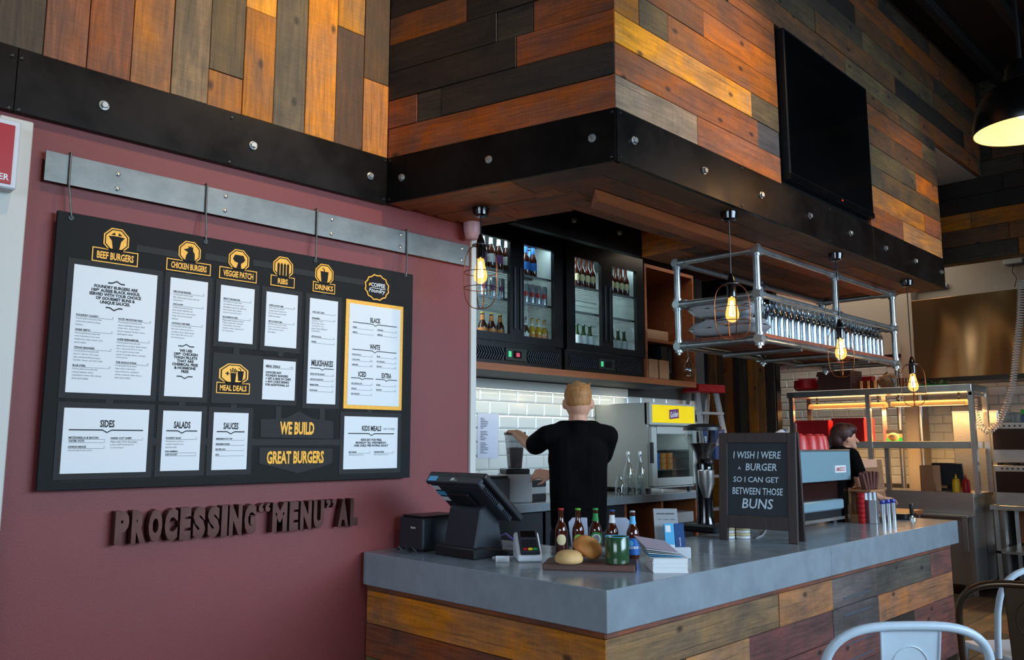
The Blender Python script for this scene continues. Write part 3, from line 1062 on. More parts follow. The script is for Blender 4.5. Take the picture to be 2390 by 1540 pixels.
for key, ttl, wf in (('sides', 'SIDES', .17), ('salad', 'SALADS', .43), ('sauce', 'SAUCES', .43)):
    L = Lay(key)
    L.head(ttl, .5, .235, wf, .031)
    L.vee(.5, .335, .87 if key == 'sides' else .8, amp=.01, th=.005, flat_w=.018)
    if key == 'sides':
        L.item(.07, .485, .455, 'MOZZARELLA & BACON', '', th=.009, sx=.9)
        L.item(.07, .485, .505, 'TATER TOTS', '6', th=.009, sx=.9)
        L.item(.07, .485, .595, 'ONION RINGS', '6', ['Seasoned with Foundry spices'], th=.009, sx=.9)
        L.item(.55, .94, .46, 'HAND CUT CHIPS', '4', ['Made with 100% Australian', 'potatoes with Foundry ground', 'sea salt and spices'], th=.009, sx=.9)
    elif key == 'salad':
        L.item(.1, .9, .455, 'FOUNDRY SALAD', '10', ['Mesclun greens, tomatoes,', 'cucumber, Spanish onions', 'and avocado'], sx=.8)
        L.item(.1, .9, .68, 'PEAR, PARMESAN', '', sx=.8)
        L.item(.1, .9, .73, 'AND ROCKET', '13', sx=.8)
    else:
        for i, (q, p) in enumerate((("BEERENBERG'S HOT CHIP", '1'), ("BEERENBERG'S RELISH", '1'), ('MOLTEN LAVA', '1'), ('AIOLI', '1'))):
            L.item(.09, .9, .46 + i * .092, q, p, sx=.68)
    L.done()
L = Lay('kids')
L.t('KIDS MEALS', .5, .225, h=.028, w=.36 * L.w, bold=.035)
L.t('(ONLY 7 OR UNDER)', .83, .235, h=.012, w=.22 * L.w)
L.vee(.5, .325, .86, amp=.01, th=.005, flat_w=.018)
L.t('KIDS EAT FOR FREE,\nMONDAY TILL WEDNESDAY.\nONE CHILD PER PAYING ADULT', .5, .5, h=.155 * L.h, w=.64 * L.w, bold=.045)
L.item(.09, .48, .68, 'BEEF BURGER', '7.5', ['With small chips and Pop Top'], sx=.75)
L.item(.55, .93, .68, 'CHICKEN BURGER', '7.5', ['With small chips and Pop Top'], sx=.75)
L.done()

# ---- slogan plates
for (poly, txt, cpx, cpy, wpx, hpx) in (
        ([(607, 979), (665, 976), (697, 960), (730, 977), (777, 983), (777, 1024), (607, 1020)], 'WE BUILD', 693, 999.5, 80, 30),
        ([(605, 1044), (776, 1047), (774, 1080), (752, 1089), (693, 1104), (640, 1090), (604, 1082)], 'GREAT BURGERS', 690, 1067, 133, 30)):
    mb = MB()
    flat(mb, [loc(*p) for p in poly][::-1], 0, .003)
    pl = mb.build('slogan_plate', M_DKGREY, menu)
    mb = MB()
    x_, z_ = loc(cpx, cpy)
    words(mb, txt, x_, z_, -.0045, h=loc(cpx, cpy - hpx / 2)[1] - loc(cpx, cpy + hpx / 2)[1], w=loc(cpx + wpx / 2, cpy)[0] - loc(cpx - wpx / 2, cpy)[0], bold=.04)
    mb.build('lettering', M_GOLD, pl)


# ---- gold badges
def badge(cx, top, mid, bot, wbox, txt, icon, wocta=None):
    """cx px, octagon top, box top, box bottom rows, box width px"""
    xc, zt_ = loc(cx, top)
    zm, zb2 = loc(cx, mid)[1], loc(cx, bot)[1]
    hw = (loc(cx + wbox / 2, mid)[0] - loc(cx - wbox / 2, mid)[0]) / 2
    R = (zt_ - zm) * .56
    ow = R if wocta is None else (loc(cx + wocta / 2, mid)[0] - loc(cx - wocta / 2, mid)[0]) / 2
    zc_ = zt_ - R

    def octa(k, kz=None):
        kz = k if kz is None else kz
        q = .42
        return [(xc + sx * ow * k, zc_ + sz * R * kz) for sx, sz in ((-q, 1), (q, 1), (1, q), (1, -q), (q, -1), (-q, -1), (-1, -q), (-1, q))][::-1]
    root = MB()
    rect(root, xc - hw, xc + hw, zb2, zm, -.002, .0025)
    flat(root, octa(1.0), -.002, .0025)
    ob = root.build('badge', M_GOLD, menu)
    mb = MB()
    t = .0045
    rect(mb, xc - hw + t, xc + hw - t, zb2 + t, zm - t, -.0048, .0006)
    # dark gap ring drawn as thin octagon outline
    oo, ii = octa(.9), octa(.82)
    for i in range(8):
        j = (i + 1) % 8
        flat(mb, [oo[i], oo[j], ii[j], ii[i]], -.0048, .0006)
    rect(mb, xc - ow * .9, xc + ow * .9, zm - .001, zm + .003, -.0048, .0006)
    s = R
    for poly in icon:
        flat(mb, [(xc + a_ * ow * .8, zc_ + b_ * s * .8) for a_, b_ in poly], -.0050, .0006)
    mb.build('icon', M_BLACK, ob)
    mb = MB()
    words(mb, txt, xc, (zm + zb2) / 2, -.0060, h=(zm - zb2) * .52, w=2 * hw * (.8 if len(txt) > 5 else .42), bold=.03)
    mb.build('lettering', M_GOLD, ob)
    return ob


bull = [[(-.8, .35), (-.3, .42), (.3, .42), (.8, .35), (.45, -.1), (.3, -1), (-.3, -1), (-.45, -.1)], [(-.55, .55), (-.2, .8), (-.15, .5)], [(.15, .5), (.2, .8), (.55, .55)]]
hen = [[(-.15, .75), (0, .55), (.1, .8), (.2, .55), (.35, .7), (.35, .2), (.55, -.1), (.6, -1), (-.5, -1), (-.4, -.4), (-.2, 0), (-.7, .25), (-.2, .45)]]
pot = [[(-.75, .1), (-.5, .6), (.5, .6), (.75, .1), (.5, -.2), (.25, -.35), (.3, -1), (-.3, -1), (-.1, -.3), (-.5, -.2)]]
rib = [[(x - .14, -1), (x + .14, -1), (x + .14, .35), (x, .55), (x - .14, .35)] for x in (-.6, -.2, .2, .6)]
cup = [[(-.55, .35), (.55, .35), (.4, -.9), (-.4, -.9)], [(-.12, .35), (0, .35), (.02, .62), (-.3, .8), (-.34, .7), (-.1, .58)]]
badge(273, 534, 584, 617, 108, 'BEEF BURGERS', bull)
badge(443.5, 564, 610, 638, 104, 'CHICKEN BURGERS', hen)
badge(558, 583, 628, 656, 88, 'VEGGIE PATCH', pot)
badge(661, 600, 645, 670, 56, 'RIBS', rib)
badge(757, 617, 660, 684, 52, 'DRINKS', cup)
fries = [[(-.72, .12), (-.6, .12), (-.6, .28), (-.5, .28), (-.5, .12), (-.38, .12), (-.38, 0), (-.5, 0), (-.5, -.16), (-.6, -.16), (-.6, 0), (-.72, 0)],
         [(-.3, .15), (.2, .15), (.12, -.95), (-.22, -.95)], [(-.28, .2), (-.2, .2), (-.26, .62), (-.34, .6)], [(-.14, .2), (-.06, .2), (-.06, .75), (-.16, .75)], [(0, .2), (.08, .2), (.14, .66), (.04, .7)],
         [(.12, .2), (.2, .2), (.28, .5), (.18, .55)], [(.3, .42), (.85, .42), (.74, -.75), (.4, -.75)], [(.54, .42), (.6, .42), (.6, .66), (.4, .78), (.38, .7), (.54, .6)]]
badge(546, 849, 893, 919, 78, 'MEAL DEALS', fries, wocta=68)
# scalloped coffee badge
xc, zc_ = loc(879, 671)
R = loc(907, 671)[0] - xc
Rz = loc(879, 641)[1] - zc_
mb = MB()
pts = [(xc + R * (1 + .045 * (1 if i % 2 else -1)) * math.cos(math.pi * i / 12), zc_ + Rz * (1 + .045 * (1 if i % 2 else -1)) * math.sin(math.pi * i / 12)) for i in range(24)]
flat(mb, pts, -.002, .0025)
cb = mb.build('badge', M_GOLD, menu)
mb = MB()
flat(mb, [(xc + (p - xc) * .9, zc_ + (q - zc_) * .9) for p, q in pts], -.0048, .0006)
mb.build('icon', M_BLACK, cb)
mb = MB()
words(mb, 'COFFEE', xc + .006, zc_ + .012, -.0060, h=.022, w=R * 1.15, bold=.02)
rect(mb, xc - R * .45, xc + R * .7, zc_ - .007, zc_ - .004, -.0060, .0005)
words(mb, 'Foundry', xc, zc_ - .022, -.0060, h=.03, w=R * 1.35, shear=.25, bold=.01)
mb.build('lettering', M_WHITEINK, cb)
mb = MB()
mb.M = Matrix.Translation((xc - R * .6, -.0056, zc_ + .012)) @ Matrix.Rotation(.5, 4, 'Y')
mb.ball((0, 0, 0), (.006, .001, .010), 10, 6)
mb.build('bean', M_GOLD, cb)

# --- hanging hooks (one bent rod each)
hook0 = None
for i, (pt, pb) in enumerate((((166, 365), (167, 506)), ((484, 436), (481, 562)), ((741, 492), (737, 606)), ((951, 541), (948, 640)))):
    xt_, zt_ = mp(*pt, WY - .012)
    xb_, zb2 = mp(*pb, YF - .006)
    hk = thing('hanging_hook', ['first bent steel hook from the left end of the rail, above the beef badge', 'second bent steel hook along the rail, above the chicken badge',
                                'third bent steel hook along the rail, left of the drinks badge', 'rightmost bent steel hook on the rail, above the coffee badge'][i], 'hook', (xt_, WY - .012, 2.70), group='hooks carrying the menu board')
    dx = xb_ - xt_
    MB().tube([(0, .03, -.03), (0, .026, .004), (0, .014, .008), (0, 0, .004), (0, 0, -.02), (0, 0, -.13), (dx * .8, -.012, -.245), (dx, -.014, zb2 - 2.70), (dx, .002, zb2 - 2.704)], .0042, 8).build('rod', M_RAW, hk, smooth=1)
    MB().lathe([(.0001, 0), (.011, 0), (.011, .0012), (.0001, .0012)], 12).build('eyelet', M_PLAST, hk, loc=(dx, -.0105, zb2 - 2.703), rot=(math.pi / 2, 0, 0))

# --- fabricated steel letters, each one a thing
LM = pbr('dark_steel_letter', lin(78, 50, 44), .33, .75, noise=(5, .3))
xs, zb2 = ony(264, 1268, WY - .025).x, 1.082
xe = ony(826, 1232, WY - .025).x
hL = .138
seq = 'PROCESSING“MENU”AL'
adv = []
geo = {}
for ch in set(seq):
    vs, fs = textgeo(ch, h=None, w=1)
    geo[ch] = None
wid = dict(P=.9, R=.95, O=.92, C=.9, E=.78, S=.9, I=.46, N=1.0, G=.94, M=1.25, U=.95, A=1.0, L=.75)
wid['“'] = wid['”'] = .95
tot = sum(wid[c_] for c_ in seq)
unit = (xe - xs) / (tot - .75 * .55)
x = xs
seen = {}
ORD = {1: 'first', 2: 'second'}
for ch in seq:
    wch = wid[ch] * unit
    q = ch in '“”'
    vs, fs = textgeo(ch, h=hL if not q else hL * .3, w=wch * .84, bold=.07 if not q else .02, res=3)
    zc_ = zb2 + (hL / 2 if not q else hL * .86)
    mb = MB()
    n0 = len(vs)
    # extrude outline: front, back and walls from boundary edges
    cnt = {}
    for f_ in fs:
        for i_ in range(len(f_)):
            e = (f_[i_], f_[(i_ + 1) % len(f_)])
            cnt[tuple(sorted(e))] = cnt.get(tuple(sorted(e)), []) + [e]
    V = [(p[0], -.05, p[1]) for p in vs] + [(p[0], 0, p[1]) for p in vs]
    Fc = list(fs) + [tuple(i_ + n0 for i_ in f_[::-1]) for f_ in fs]
    for k_, es in cnt.items():
        if len(es) == 1:
            a_, b_ = es[0]
            Fc.append((b_, a_, a_ + n0, b_ + n0))
    mb.add(V, Fc)
    seen[ch] = seen.get(ch, 0) + 1
    nm = {'“': 'opening quotation mark', '”': 'closing quotation mark'}.get(ch, 'capital letter ' + ch)
    tot_ch = seq.count(ch)
    if tot_ch == 1: lab = 'dark steel %s standing off the maroon wall below the menu board' % nm
    else: lab = '%s dark steel %s of the wall slogan, counted from the left' % (ORD[seen[ch]], nm)
    o = mb.build('steel_letter', LM, None)
    o.location = (x + wch / 2, WY + .03, zc_)
    tag(o, lab, 'letter', 'steel letters of the wall slogan')
    x += wch

# --- fire sign at far left (projecting lightbox)
px, pz = ony(-60, 360, WY - .06).x, 2.55
sg_ = thing('wall_sign', 'red and white projecting sign box at the left edge, ending in ER', 'sign', (0, 0, 0))
xr = ony(42, 400, WY - .07).x
zt_ = ony(30, 280, WY - .07).z
zb2 = ony(22, 440, WY - .07).z
MB().box(xr - .62, xr, WY - .07, WY + .01, zb2, zt_).build('box', M_WHITEP, sg_, bevel=.006)
MB().box(xr - .61, xr - .022, WY - .073, WY - .069, zb2 + .016, zt_ - .022).build('red_face', M_RED, sg_, bevel=.001)
mb = MB()
mb.M = Matrix.Translation((0, 0, 0))
words(mb, 'EXTINGUISHER', xr - .03, zb2 + .042, WY - .0745, h=.026, align='RIGHT', sx=.9, bold=.02)
mb.build('lettering', M_WHITEINK, sg_)
# ================================================================ service counter
CAMRZ = -math.pi / 4          # things turned square to the street corner
ctr = thing('service_counter', 'L-shaped bar counter clad in reclaimed timber boards under the concrete top', 'counter', (.5, .4, 0))
off = Vector((.5, .4, 0))
core = MB()
core.M = Matrix.Translation(-off)
core.prism([(.06, .06), (4.04, .06), (4.04, .76), (.84, .76), (.84, WY + .02), (.06, WY + .02)], 0.0, .775)
core.build('carcass', M_BLACK, ctr)


def child_planks(face, fn):
    face.o = face.o - off
    fn(face)


fL = Face((.06, 0, 0), (0, -1, 0), (0, 0, 1))
fR = Face((0, .06, 0), (1, 0, 0), (0, 0, 1))
fL.o -= off; fR.o -= off
YX = lambda px, py: ony(px, py, .04).x
zr = [.745, .580, .415, .25, .085]
w0, w1 = -(WY + .02), -.04
fL.plank(ctr, w0, w1, .745, .778, (112, 66, 44), name='cladding_board')
fL.plank(ctr, w0, w1, .58, .745, (186, 116, 58), name='cladding_board')
fL.plank(ctr, w0, w1, .415, .58, (140, 78, 52), name='cladding_board')
fL.plank(ctr, w0, -.8, .25, .415, 'V', name='cladding_board'); fL.plank(ctr, -.8, w1, .25, .415, 'R', name='cladding_board')
fL.plank(ctr, w0, -.6, 0, .25, 'B', name='cladding_board'); fL.plank(ctr, -.6, w1, 0, .25, 'D', name='cladding_board')
RX = [YX(1943, 1400), YX(2049, 1380)]
rows_ = [(.745, .778, [(4.06, (124, 74, 58))]),
         (.58, .745, [(YX(1817, 1390), (140, 108, 76)), (RX[0], (190, 128, 82)), (RX[1], 'S'), (YX(2172, 1310), (84, 76, 66)), (4.06, (124, 76, 66))]),
         (.415, .58, [(YX(1600, 1500), 'V'), (YX(1748, 1480), (196, 140, 92)), (RX[0], 'P'), (RX[1], (84, 74, 72)), (4.06, (162, 108, 74))]),
         (.25, .415, [(YX(1700, 1530), 'B'), (RX[0], 'P'), (RX[1], 'P'), (YX(2135, 1440), 'G'), (4.06, (120, 72, 62))]),
         (.0, .25, [(1.2, 'P'), (RX[0], 'R'), (RX[1], 'P'), (3.0, 'D'), (4.06, 'P')])]
for v0, v1, cells in rows_:
    a = .04
    for e, t in cells:
        if e > a: fR.plank(ctr, a, e, v0, v1, t, name='cladding_board')
        a = e
# slotted grille lines on the access boards
for zc_ in (.625, .53, .37, .28):
    xm0, xm1 = RX[0] + (RX[1] - RX[0]) * .22, RX[0] + (RX[1] - RX[0]) * .8
    MB().box(xm0 - off.x, xm1 - off.x, .036 - off.y, .04 - off.y, zc_ - .004, zc_ + .004).build('grille_slot', M_LOUVRE, ctr)

# concrete top in two slabs with a joint
top = thing('concrete_countertop', 'thick grey polished concrete countertop with a sharp front corner', 'countertop', (.5, .4, .778))
xsm = 1.985
mb = MB(); mb.M = Matrix.Translation((-.5, -.4, 0))
mb.prism([(0, 0), (xsm - .001, 0), (xsm - .001, .8), (.9, .8), (.9, WY + .028), (.03, WY + .028), (.008, WY + .012), (0, WY - .02)], 0, .162)
mb.build('slab', M_CONC, top, bevel=.004, seg=2)
mb = MB(); mb.M = Matrix.Translation((-.5, -.4, 0))
mb.prism([(xsm + .001, 0), (4.13, 0), (4.13, .8), (xsm + .001, .8)], 0, .162)
mb.build('slab', M_CONC, top, bevel=.004, seg=2)
# timber side bench behind the far end
sb = thing('timber_side_bench', 'low timber bench top behind the far end of the concrete counter', 'bench', (5.15, 1.02, 0))
MB().box(-.38, .40, -.30, .30, .86, .9).build('top', M_STRIP, sb, bevel=.003)
for sx in (-.34, .36):
    for sy in (-.26, .26):
        MB().box(sx - .02, sx + .02, sy - .02, sy + .02, 0, .86).build('leg', M_STEEL, sb)


def P2(px, py, z=ZC):
    return onz(px, py, z)


# ---------------------------------------------------------------- till terminal seen from behind
pos = thing('till_terminal', 'black touchscreen till terminal seen from behind on a wedge stand', 'till', (.33, 1.12, ZC))
mb = MB()
mb.prism([(-.13, 0), (.16, 0), (.16, .02), (-.06, .055), (-.13, .05)], -.15, .15)
o = mb.build('base', M_PLAST, pos, bevel=.006)
o.rotation_euler = (math.pi / 2, 0, 0)
mb = MB()
mb.prism([(-.105, .03), (.1, .03), (.06, .2), (.0, .265), (-.06, .24)], -.12, .12)
o = mb.build('stand', M_PLAST2, pos, bevel=.008)
o.rotation_euler = (math.pi / 2, 0, 0)
ang = math.atan2(.225, .26)
Rm = Matrix.Translation((0.0, 0, .28)) @ Matrix.Rotation(ang, 4, 'Y')
mb = MB(); mb.M = Rm
mb.box(-.172, .172, -.215, .215, .0, .034)
scr = mb.build('screen_bezel', M_PLAST, pos, bevel=.008, seg=2)
mb = MB(); mb.M = Rm
mb.box(-.16, .165, -.205, .205, .034, .0355)
mb.build('screen', M_GLOSSB, scr)
mb = MB(); mb.M = Rm
mb.box(-.15, .13, -.19, .19, -.035, 0)
rh = mb.build('rear_housing', M_PLAST2, pos, bevel=.01, seg=2)
mb = MB(); mb.M = Rm
mb.box(-.1, .08, -.075, .075, -.055, -.035)
mb.build('mount_plate', M_PLAST, pos, bevel=.006)
for k in range(9):
    mb = MB(); mb.M = Rm
    mb.box(-.12 + k * .014, -.113 + k * .014, -.1915, -.189, -.03, -.006)
    mb.build('vent_slot', M_GLOSSB, rh)
for k in range(5):
    mb = MB(); mb.M = Rm
    mb.box(.05 + k * .014, .057 + k * .014, -.1915, -.189, -.03, -.006)
    mb.build('vent_slot', M_GLOSSB, rh)
# chin with maker mark and stickers along the upper edge
mb = MB(); mb.M = Rm
mb.box(-.176, -.15, -.2, .2, -.038, .004)
chin = mb.build('top_rail', M_PLAST2, pos, bevel=.004)
mb = MB(); mb.M = Rm @ Matrix.Translation((-.1775, 0, 0)) @ Matrix(((0, 0, -1, 0), (-1, 0, 0, 0), (0, 1, 0, 0), (0, 0, 0, 1)))
mb.M = mb.M @ Matrix.Translation((.0, -.017, 0))
vs, fs = textgeo('iM', h=.02, align='CENTER', bold=.03); mb.add(vs, fs)
vs, fs = textgeo('POS', h=.008, align='LEFT'); mb.add([(p[0] + .018, p[1] - .006, p[2]) for p in vs], fs)
mb.build('lettering', M_WHITEINK, chin)
mb = MB(); mb.M = Rm
mb.box(-.178, -.1762, .12, .185, -.032, -.002)
st_ = mb.build('sticker', M_LTBLUE, pos)
for k in range(3):
    mb = MB(); mb.M = Rm
    mb.box(-.14 + k * .045, -.11 + k * .045, .13 - .01 * (k % 2), .185, -.0365, -.0348)
    mb.build('sticker', (M_CARD, M_LTBLUE, M_CARD)[k], rh)

prn = thing('receipt_printer', 'black receipt printer against the maroon wall beside the till', 'printer', (.36, 1.48, ZC))
MB().box(-.15, .13, -.1, .1, .004, .17).build('body', M_PLAST2, prn, bevel=.01, seg=2)
MB().box(-.14, .12, -.09, .09, .17, .182).build('lid', M_PLAST, prn, bevel=.006)
mb = MB(); mb.M = Matrix.Translation((-.1512, -.02, .12)) @ Matrix(((0, 0, -1, 0), (-1, 0, 0, 0), (0, 1, 0, 0), (0, 0, 0, 1)))
vs, fs = textgeo('EPSON', h=.01, bold=.03); mb.add(vs, fs)
mb.build('lettering', M_WHITEINK, prn)
mb = MB()
pts = [(.13 + .015 * math.sin(k * 2.1), 1.5 - k * .02, ZC + .008 + .012 * (k % 3)) for k in range(10)]
o = mb.tube(pts, .005, 6).build('tangled_cable', M_PLAST, None, smooth=1)
tag(o, 'black cable lying in front of the receipt printer', 'cable')
o = MB().tube([P2(1112, 1305) + Vector((0, 0, .006)), P2(1135, 1300) + Vector((0, 0, .006)), P2(1150, 1280) + Vector((0, 0, .025)), P2(1165, 1268) + Vector((.0, 0, .04)), P2(1180, 1266) + Vector((0, 0, .05)), P2(1196, 1275) + Vector((0, 0, .04))], .0055, 8).build('network_cable', pbr('purple_cable', lin(92, 70, 190), .4), None, smooth=1)
tag(o, 'purple network cable looping from the till to the card terminal', 'cable')
o = MB().tube([P2(1130, 1301) + Vector((0, 0, .004)), P2(1160, 1302) + Vector((0, 0, .004)), P2(1200, 1301) + Vector((0, 0, .004))], .003, 6).build('thin_cable', M_WHITEP, None, smooth=1)
tag(o, 'thin white cable on the counter behind the receipt', 'cable')
# receipt slip
p = P2(1173, 1310)
mb = MB()
n = 8
vs, fs = [], []
for i in range(n + 1):
    t = i / n
    vs += [(-.033, t * .055 - .03, .001 + .022 * t ** 2), (.033, t * .055 - .03, .001 + .022 * t ** 2)]
for i in range(n): fs.append((2 * i, 2 * i + 1, 2 * i + 3, 2 * i + 2))
mb.add(vs, fs)
rc = tag(mb.build('receipt', M_CARD, None, loc=tuple(p), rot=(0, 0, CAMRZ)), 'curled white paper receipt lying left of the card terminal', 'receipt')
mb = MB()
for k in range(4): mb.box(-.026, .02 - .008 * (k % 2), -.02 + k * .008, -.0175 + k * .008, .0028 + .0012 * k * k * .9, .003 + .0012 * k * k * .9)
mb.build('lettering', M_INK, rc)['kind'] = 'stuff'

# card terminal
p = P2(1232, 1306)
eft = thing('card_terminal', 'grey and white card payment terminal in a cradle left of the bread board', 'card terminal', tuple(p), CAMRZ + .12)
mb = MB(); mb.M = Matrix(((0, 0, 1, 0), (1, 0, 0, 0), (0, 1, 0, 0), (0, 0, 0, 1)))
mb.prism([(-.085, 0), (.1, 0), (.1, .112), (.075, .125), (.045, .122), (-.075, .035), (-.088, .02)], -.06, .06)
mb.build('cradle', M_WHITEP, eft, bevel=.012, seg=2)
Rt = Matrix.Translation((0, -.025, .087)) @ Matrix.Rotation(math.radians(35.5), 4, 'X')
mb = MB(); mb.M = Rt
mb.box(-.047, .047, -.082, .078, -.01, .012)
ef = mb.build('handset', M_PLAST2, eft, bevel=.006, seg=2)
mb = MB(); mb.M = Rt
mb.box(-.036, .036, .02, .064, .012, .0135)
mb.build('display', M_GLOSSB, ef)
for r_ in range(4):
    for c_ in range(3):
        mb = MB(); mb.M = Rt
        mb.box(-.034 + c_ * .024, -.014 + c_ * .024, -.07 + r_ * .019, -.057 + r_ * .019, .012, .0155)
        m_ = M_PLAST if r_ else (M_RED, M_YELLOW, M_GREEN)[c_]
        mb.build('key', m_, ef)


# ---------------------------------------------------------------- bread board, bottles, buns, mug
bd = thing('serving_board', 'dark wooden serving board on the counter corner carrying buns and a mug', 'board', (.36, .385, ZC), math.atan2(-.334, .229))
o = MB().box(-.205, .205, -.045, .155, .0, .03).build('plank', None, bd, bevel=.004)
o.data.materials.append(pbr('walnut_board', lin(92, 58, 50), .5, noise=(5, .3, (.4, 6, 6))))


def bottle_prof(k=1.0, r=.031):
    return [(.0001, 0), (r * .9, 0), (r, .006), (r, .115 * k), (r * .97, .128 * k), (r * .72, .148 * k), (r * .5, .165 * k), (.0135, .185 * k), (.0125, .212 * k), (.0138, .214 * k), (.0138, .222 * k), (.0001, .222 * k)]


CAPP = [(.0001, 0), (.0145, 0), (.0155, .002), (.0148, .008), (.009, .0095), (.0001, .0098)]


def ctext(mb, body, r, z, h, w, ang0=-math.pi / 2):
    vs, fs = textgeo(body, h=h, w=w, bold=.02)
    mb.add([((r) * math.cos(ang0 + p[0] / r), r * math.sin(ang0 + p[0] / r), z + p[1]) for p in vs], fs)


def sector(mb, r, z0, z1, a0, a1, n=12):
    vs, fs = [], []
    for i in range(n + 1):
        a = a0 + (a1 - a0) * i / n
        vs += [(r * math.cos(a), r * math.sin(a), z0), (r * math.cos(a), r * math.sin(a), z1)]
    for i in range(n): fs.append((2 * i, 2 * i + 2, 2 * i + 3, 2 * i + 1))
    return mb.add(vs, fs)


def disc_label(mb, r, zc_, R, n=14, ang0=-math.pi / 2):
    vs, fs = [], []
    for i in range(n + 1):
        q = -R + 2 * R * i / n
        h_ = math.sqrt(max(R * R - q * q, 1e-8))
        a = ang0 + q / r
        vs += [(r * math.cos(a), r * math.sin(a), zc_ - h_), (r * math.cos(a), r * math.sin(a), zc_ + h_)]
    for i in range(n): fs.append((2 * i, 2 * i + 2, 2 * i + 3, 2 * i + 1))
    return mb.add(vs, fs)


M_LBLUE = pbr('blue_beer_label', lin(28, 92, 168), .5)
beers = [(1310, 1293, 'brown beer bottle with red cap and round cream label', M_RED, 'disc', M_CREAM, None),
         (1350, 1293, 'brown beer bottle with bright green cap and green label, second from left', pbr('lime_cap', lin(88, 170, 40), .4), 'disc', pbr('lime_label', lin(120, 170, 60), .5), None),
         (1391, 1293, 'brown beer bottle with green cap, green neck foil and big round green label', M_GREEN, 'big', M_GREEN, M_GREEN),
         (1430, 1299, 'brown beer bottle with dark cap and white neck label behind the mug', M_DKBLUE, None, None, M_CARD),
         (1478, 1303, 'brown beer bottle with silver cap and blue label right of the mug', M_SILVER, 'wrap', M_LBLUE, M_LTBLUE)]
for px, py, lab, capm, kind, lm, neck in beers:
    p = P2(px, py)
    b = thing('beer_bottle', lab, 'bottle', tuple(p), CAMRZ, 'beer bottles behind the serving board')
    MB().lathe(bottle_prof(), 24).build('glass', M_AMBER, b, smooth=.6)
    MB().lathe(CAPP, 18).build('cap', capm, b, smooth=.6, loc=(0, 0, .2215))
    if neck:
        MB().lathe([(.0178, .166), (.0144, .186), (.0131, .205)], 20, cap=False).build('neck_label', neck, b, smooth=1)
    lo = None
    if kind == 'disc':
        lo = disc_label(MB(), .0316, .075, .027).build('label', lm, b, smooth=1)
    elif kind == 'big':
        lo = disc_label(MB(), .0316, .078, .036).build('label', lm, b, smooth=1)
        disc_label(MB(), .0319, .078, .026).build('label_centre', M_CARD, lo, smooth=1)
        disc_label(MB(), .0322, .078, .020).build('label_emblem', M_GREYP, lo, smooth=1)
    elif kind == 'wrap':
        lo = MB().lathe([(.0316, .02), (.0316, .1)], 24, cap=False).build('label', lm, b, smooth=1)
        disc_label(MB(), .0319, .075, .014, ang0=-math.pi / 2 - .5).build('label_moon', M_LTBLUE, lo, smooth=1)
        mb = MB(); ctext(mb, 'BLUE MOON', .0322, .055, .013, .052)
        mb.build('lettering', M_WHITEINK, lo)


def bun(rx, rz_, n=24, m=12):
    mb = MB()
    prof = [(.0001, 0), (rx * .75, 0), (rx * .95, rz_ * .12), (rx, rz_ * .3), (rx * .97, rz_ * .5), (rx * .85, rz_ * .75), (rx * .62, rz_ * .92), (rx * .32, rz_ * .99), (.0001, rz_)]
    return mb.lathe(prof, n)


zb3 = ZC + .031
p = onz(1328, 1314, zb3)
o = tag(bun(.064, .058).build('burger_bun', M_BUN, None, smooth=1, loc=tuple(p)), 'plain pale burger bun lying flat on the serving board', 'bun')
p = onz(1376, 1307, zb3)
b2 = thing('seeded_burger_bun', 'golden seeded burger bun leaning against the plain bun', 'bun', (p.x - .005, p.y + .02, zb3 + .036), rot=(.38, .42, CAMRZ))
bun(.07, .066).build('crust', M_BUN2, b2, smooth=1)
mb = MB()
for k in range(190):
    a = random.uniform(0, 2 * math.pi); t = random.uniform(.0, .95)
    r_ = .068 * math.sqrt(t); z_ = .066 * (1 - t ** 1.6 * .72)
    mb.ball((r_ * math.cos(a), r_ * math.sin(a), z_), (.0026, .0018, .0012), 5, 3)
o = mb.build('seeds', M_CREAM, b2); o['kind'] = 'stuff'
p = onz(1441, 1315, zb3)
mug = thing('green_mug', 'dark green glazed mug on the serving board beside the buns', 'mug', tuple(p), CAMRZ)
MB().lathe([(.0001, 0), (.046, 0), (.052, .005), (.053, .02), (.053, .117), (.0515, .119), (.05, .117), (.05, .01), (.0001, .008)], 30).build('body', M_MUG, mug, smooth=.8)
MB().lathe([(.0503, .1175), (.0515, .1195), (.0528, .1175)], 30, cap=False).build('rim', M_LTBLUE, mug, smooth=.8)
MB().tube([(0, .05, .1), (0, .075, .095), (0, .085, .065), (0, .075, .03), (0, .05, .025)], .006, 8).build('handle', M_MUG, mug, smooth=1)

# ---------------------------------------------------------------- stack of cards and brochure holder
p = (P2(1525, 1337) + P2(1607, 1337)) / 2
cs = thing('postcard_stack', 'stack of printed postcards with loose cards fanned on top, right of the serving board', 'card stack', (p.x, p.y, ZC), CAMRZ)
z_ = 0
for k in range(16):
    j = random.uniform(-.003, .003)
    MB().box(-.076 + j, .076 + j, 0.0 + random.uniform(0, .004), .2, z_, z_ + .0036).build('card', M_CARD, cs)
    z_ += .0038
for k in range(6):
    a = .03 + k * .022
    mb = MB(); mb.M = Matrix.Translation((-.01 - .004 * k, .01 + .006 * k, z_ + .001 + k * .0062)) @ Matrix.Rotation(.02 + .02 * k, 4, 'Z') @ Matrix.Rotation(.03 * k, 4, 'X') @ Matrix.Rotation(.035 * k, 4, 'Y')
    mb.box(-.076, .076, 0, .195, 0, .0012)
    mb.build('loose_card', (M_CARD, M_LTBLUE, M_CARD, M_GREYP, M_CARD, pbr('mauve_card', lin(170, 158, 172), .5))[k], cs)
p = P2(1560, 1300)
bh = thing('brochure_holder', 'white leaning brochure holder with sky blue and navy cards, behind the postcards', 'brochure holder', (p.x, p.y, ZC), CAMRZ)
Rb = Matrix.Rotation(-.28, 4, 'X')
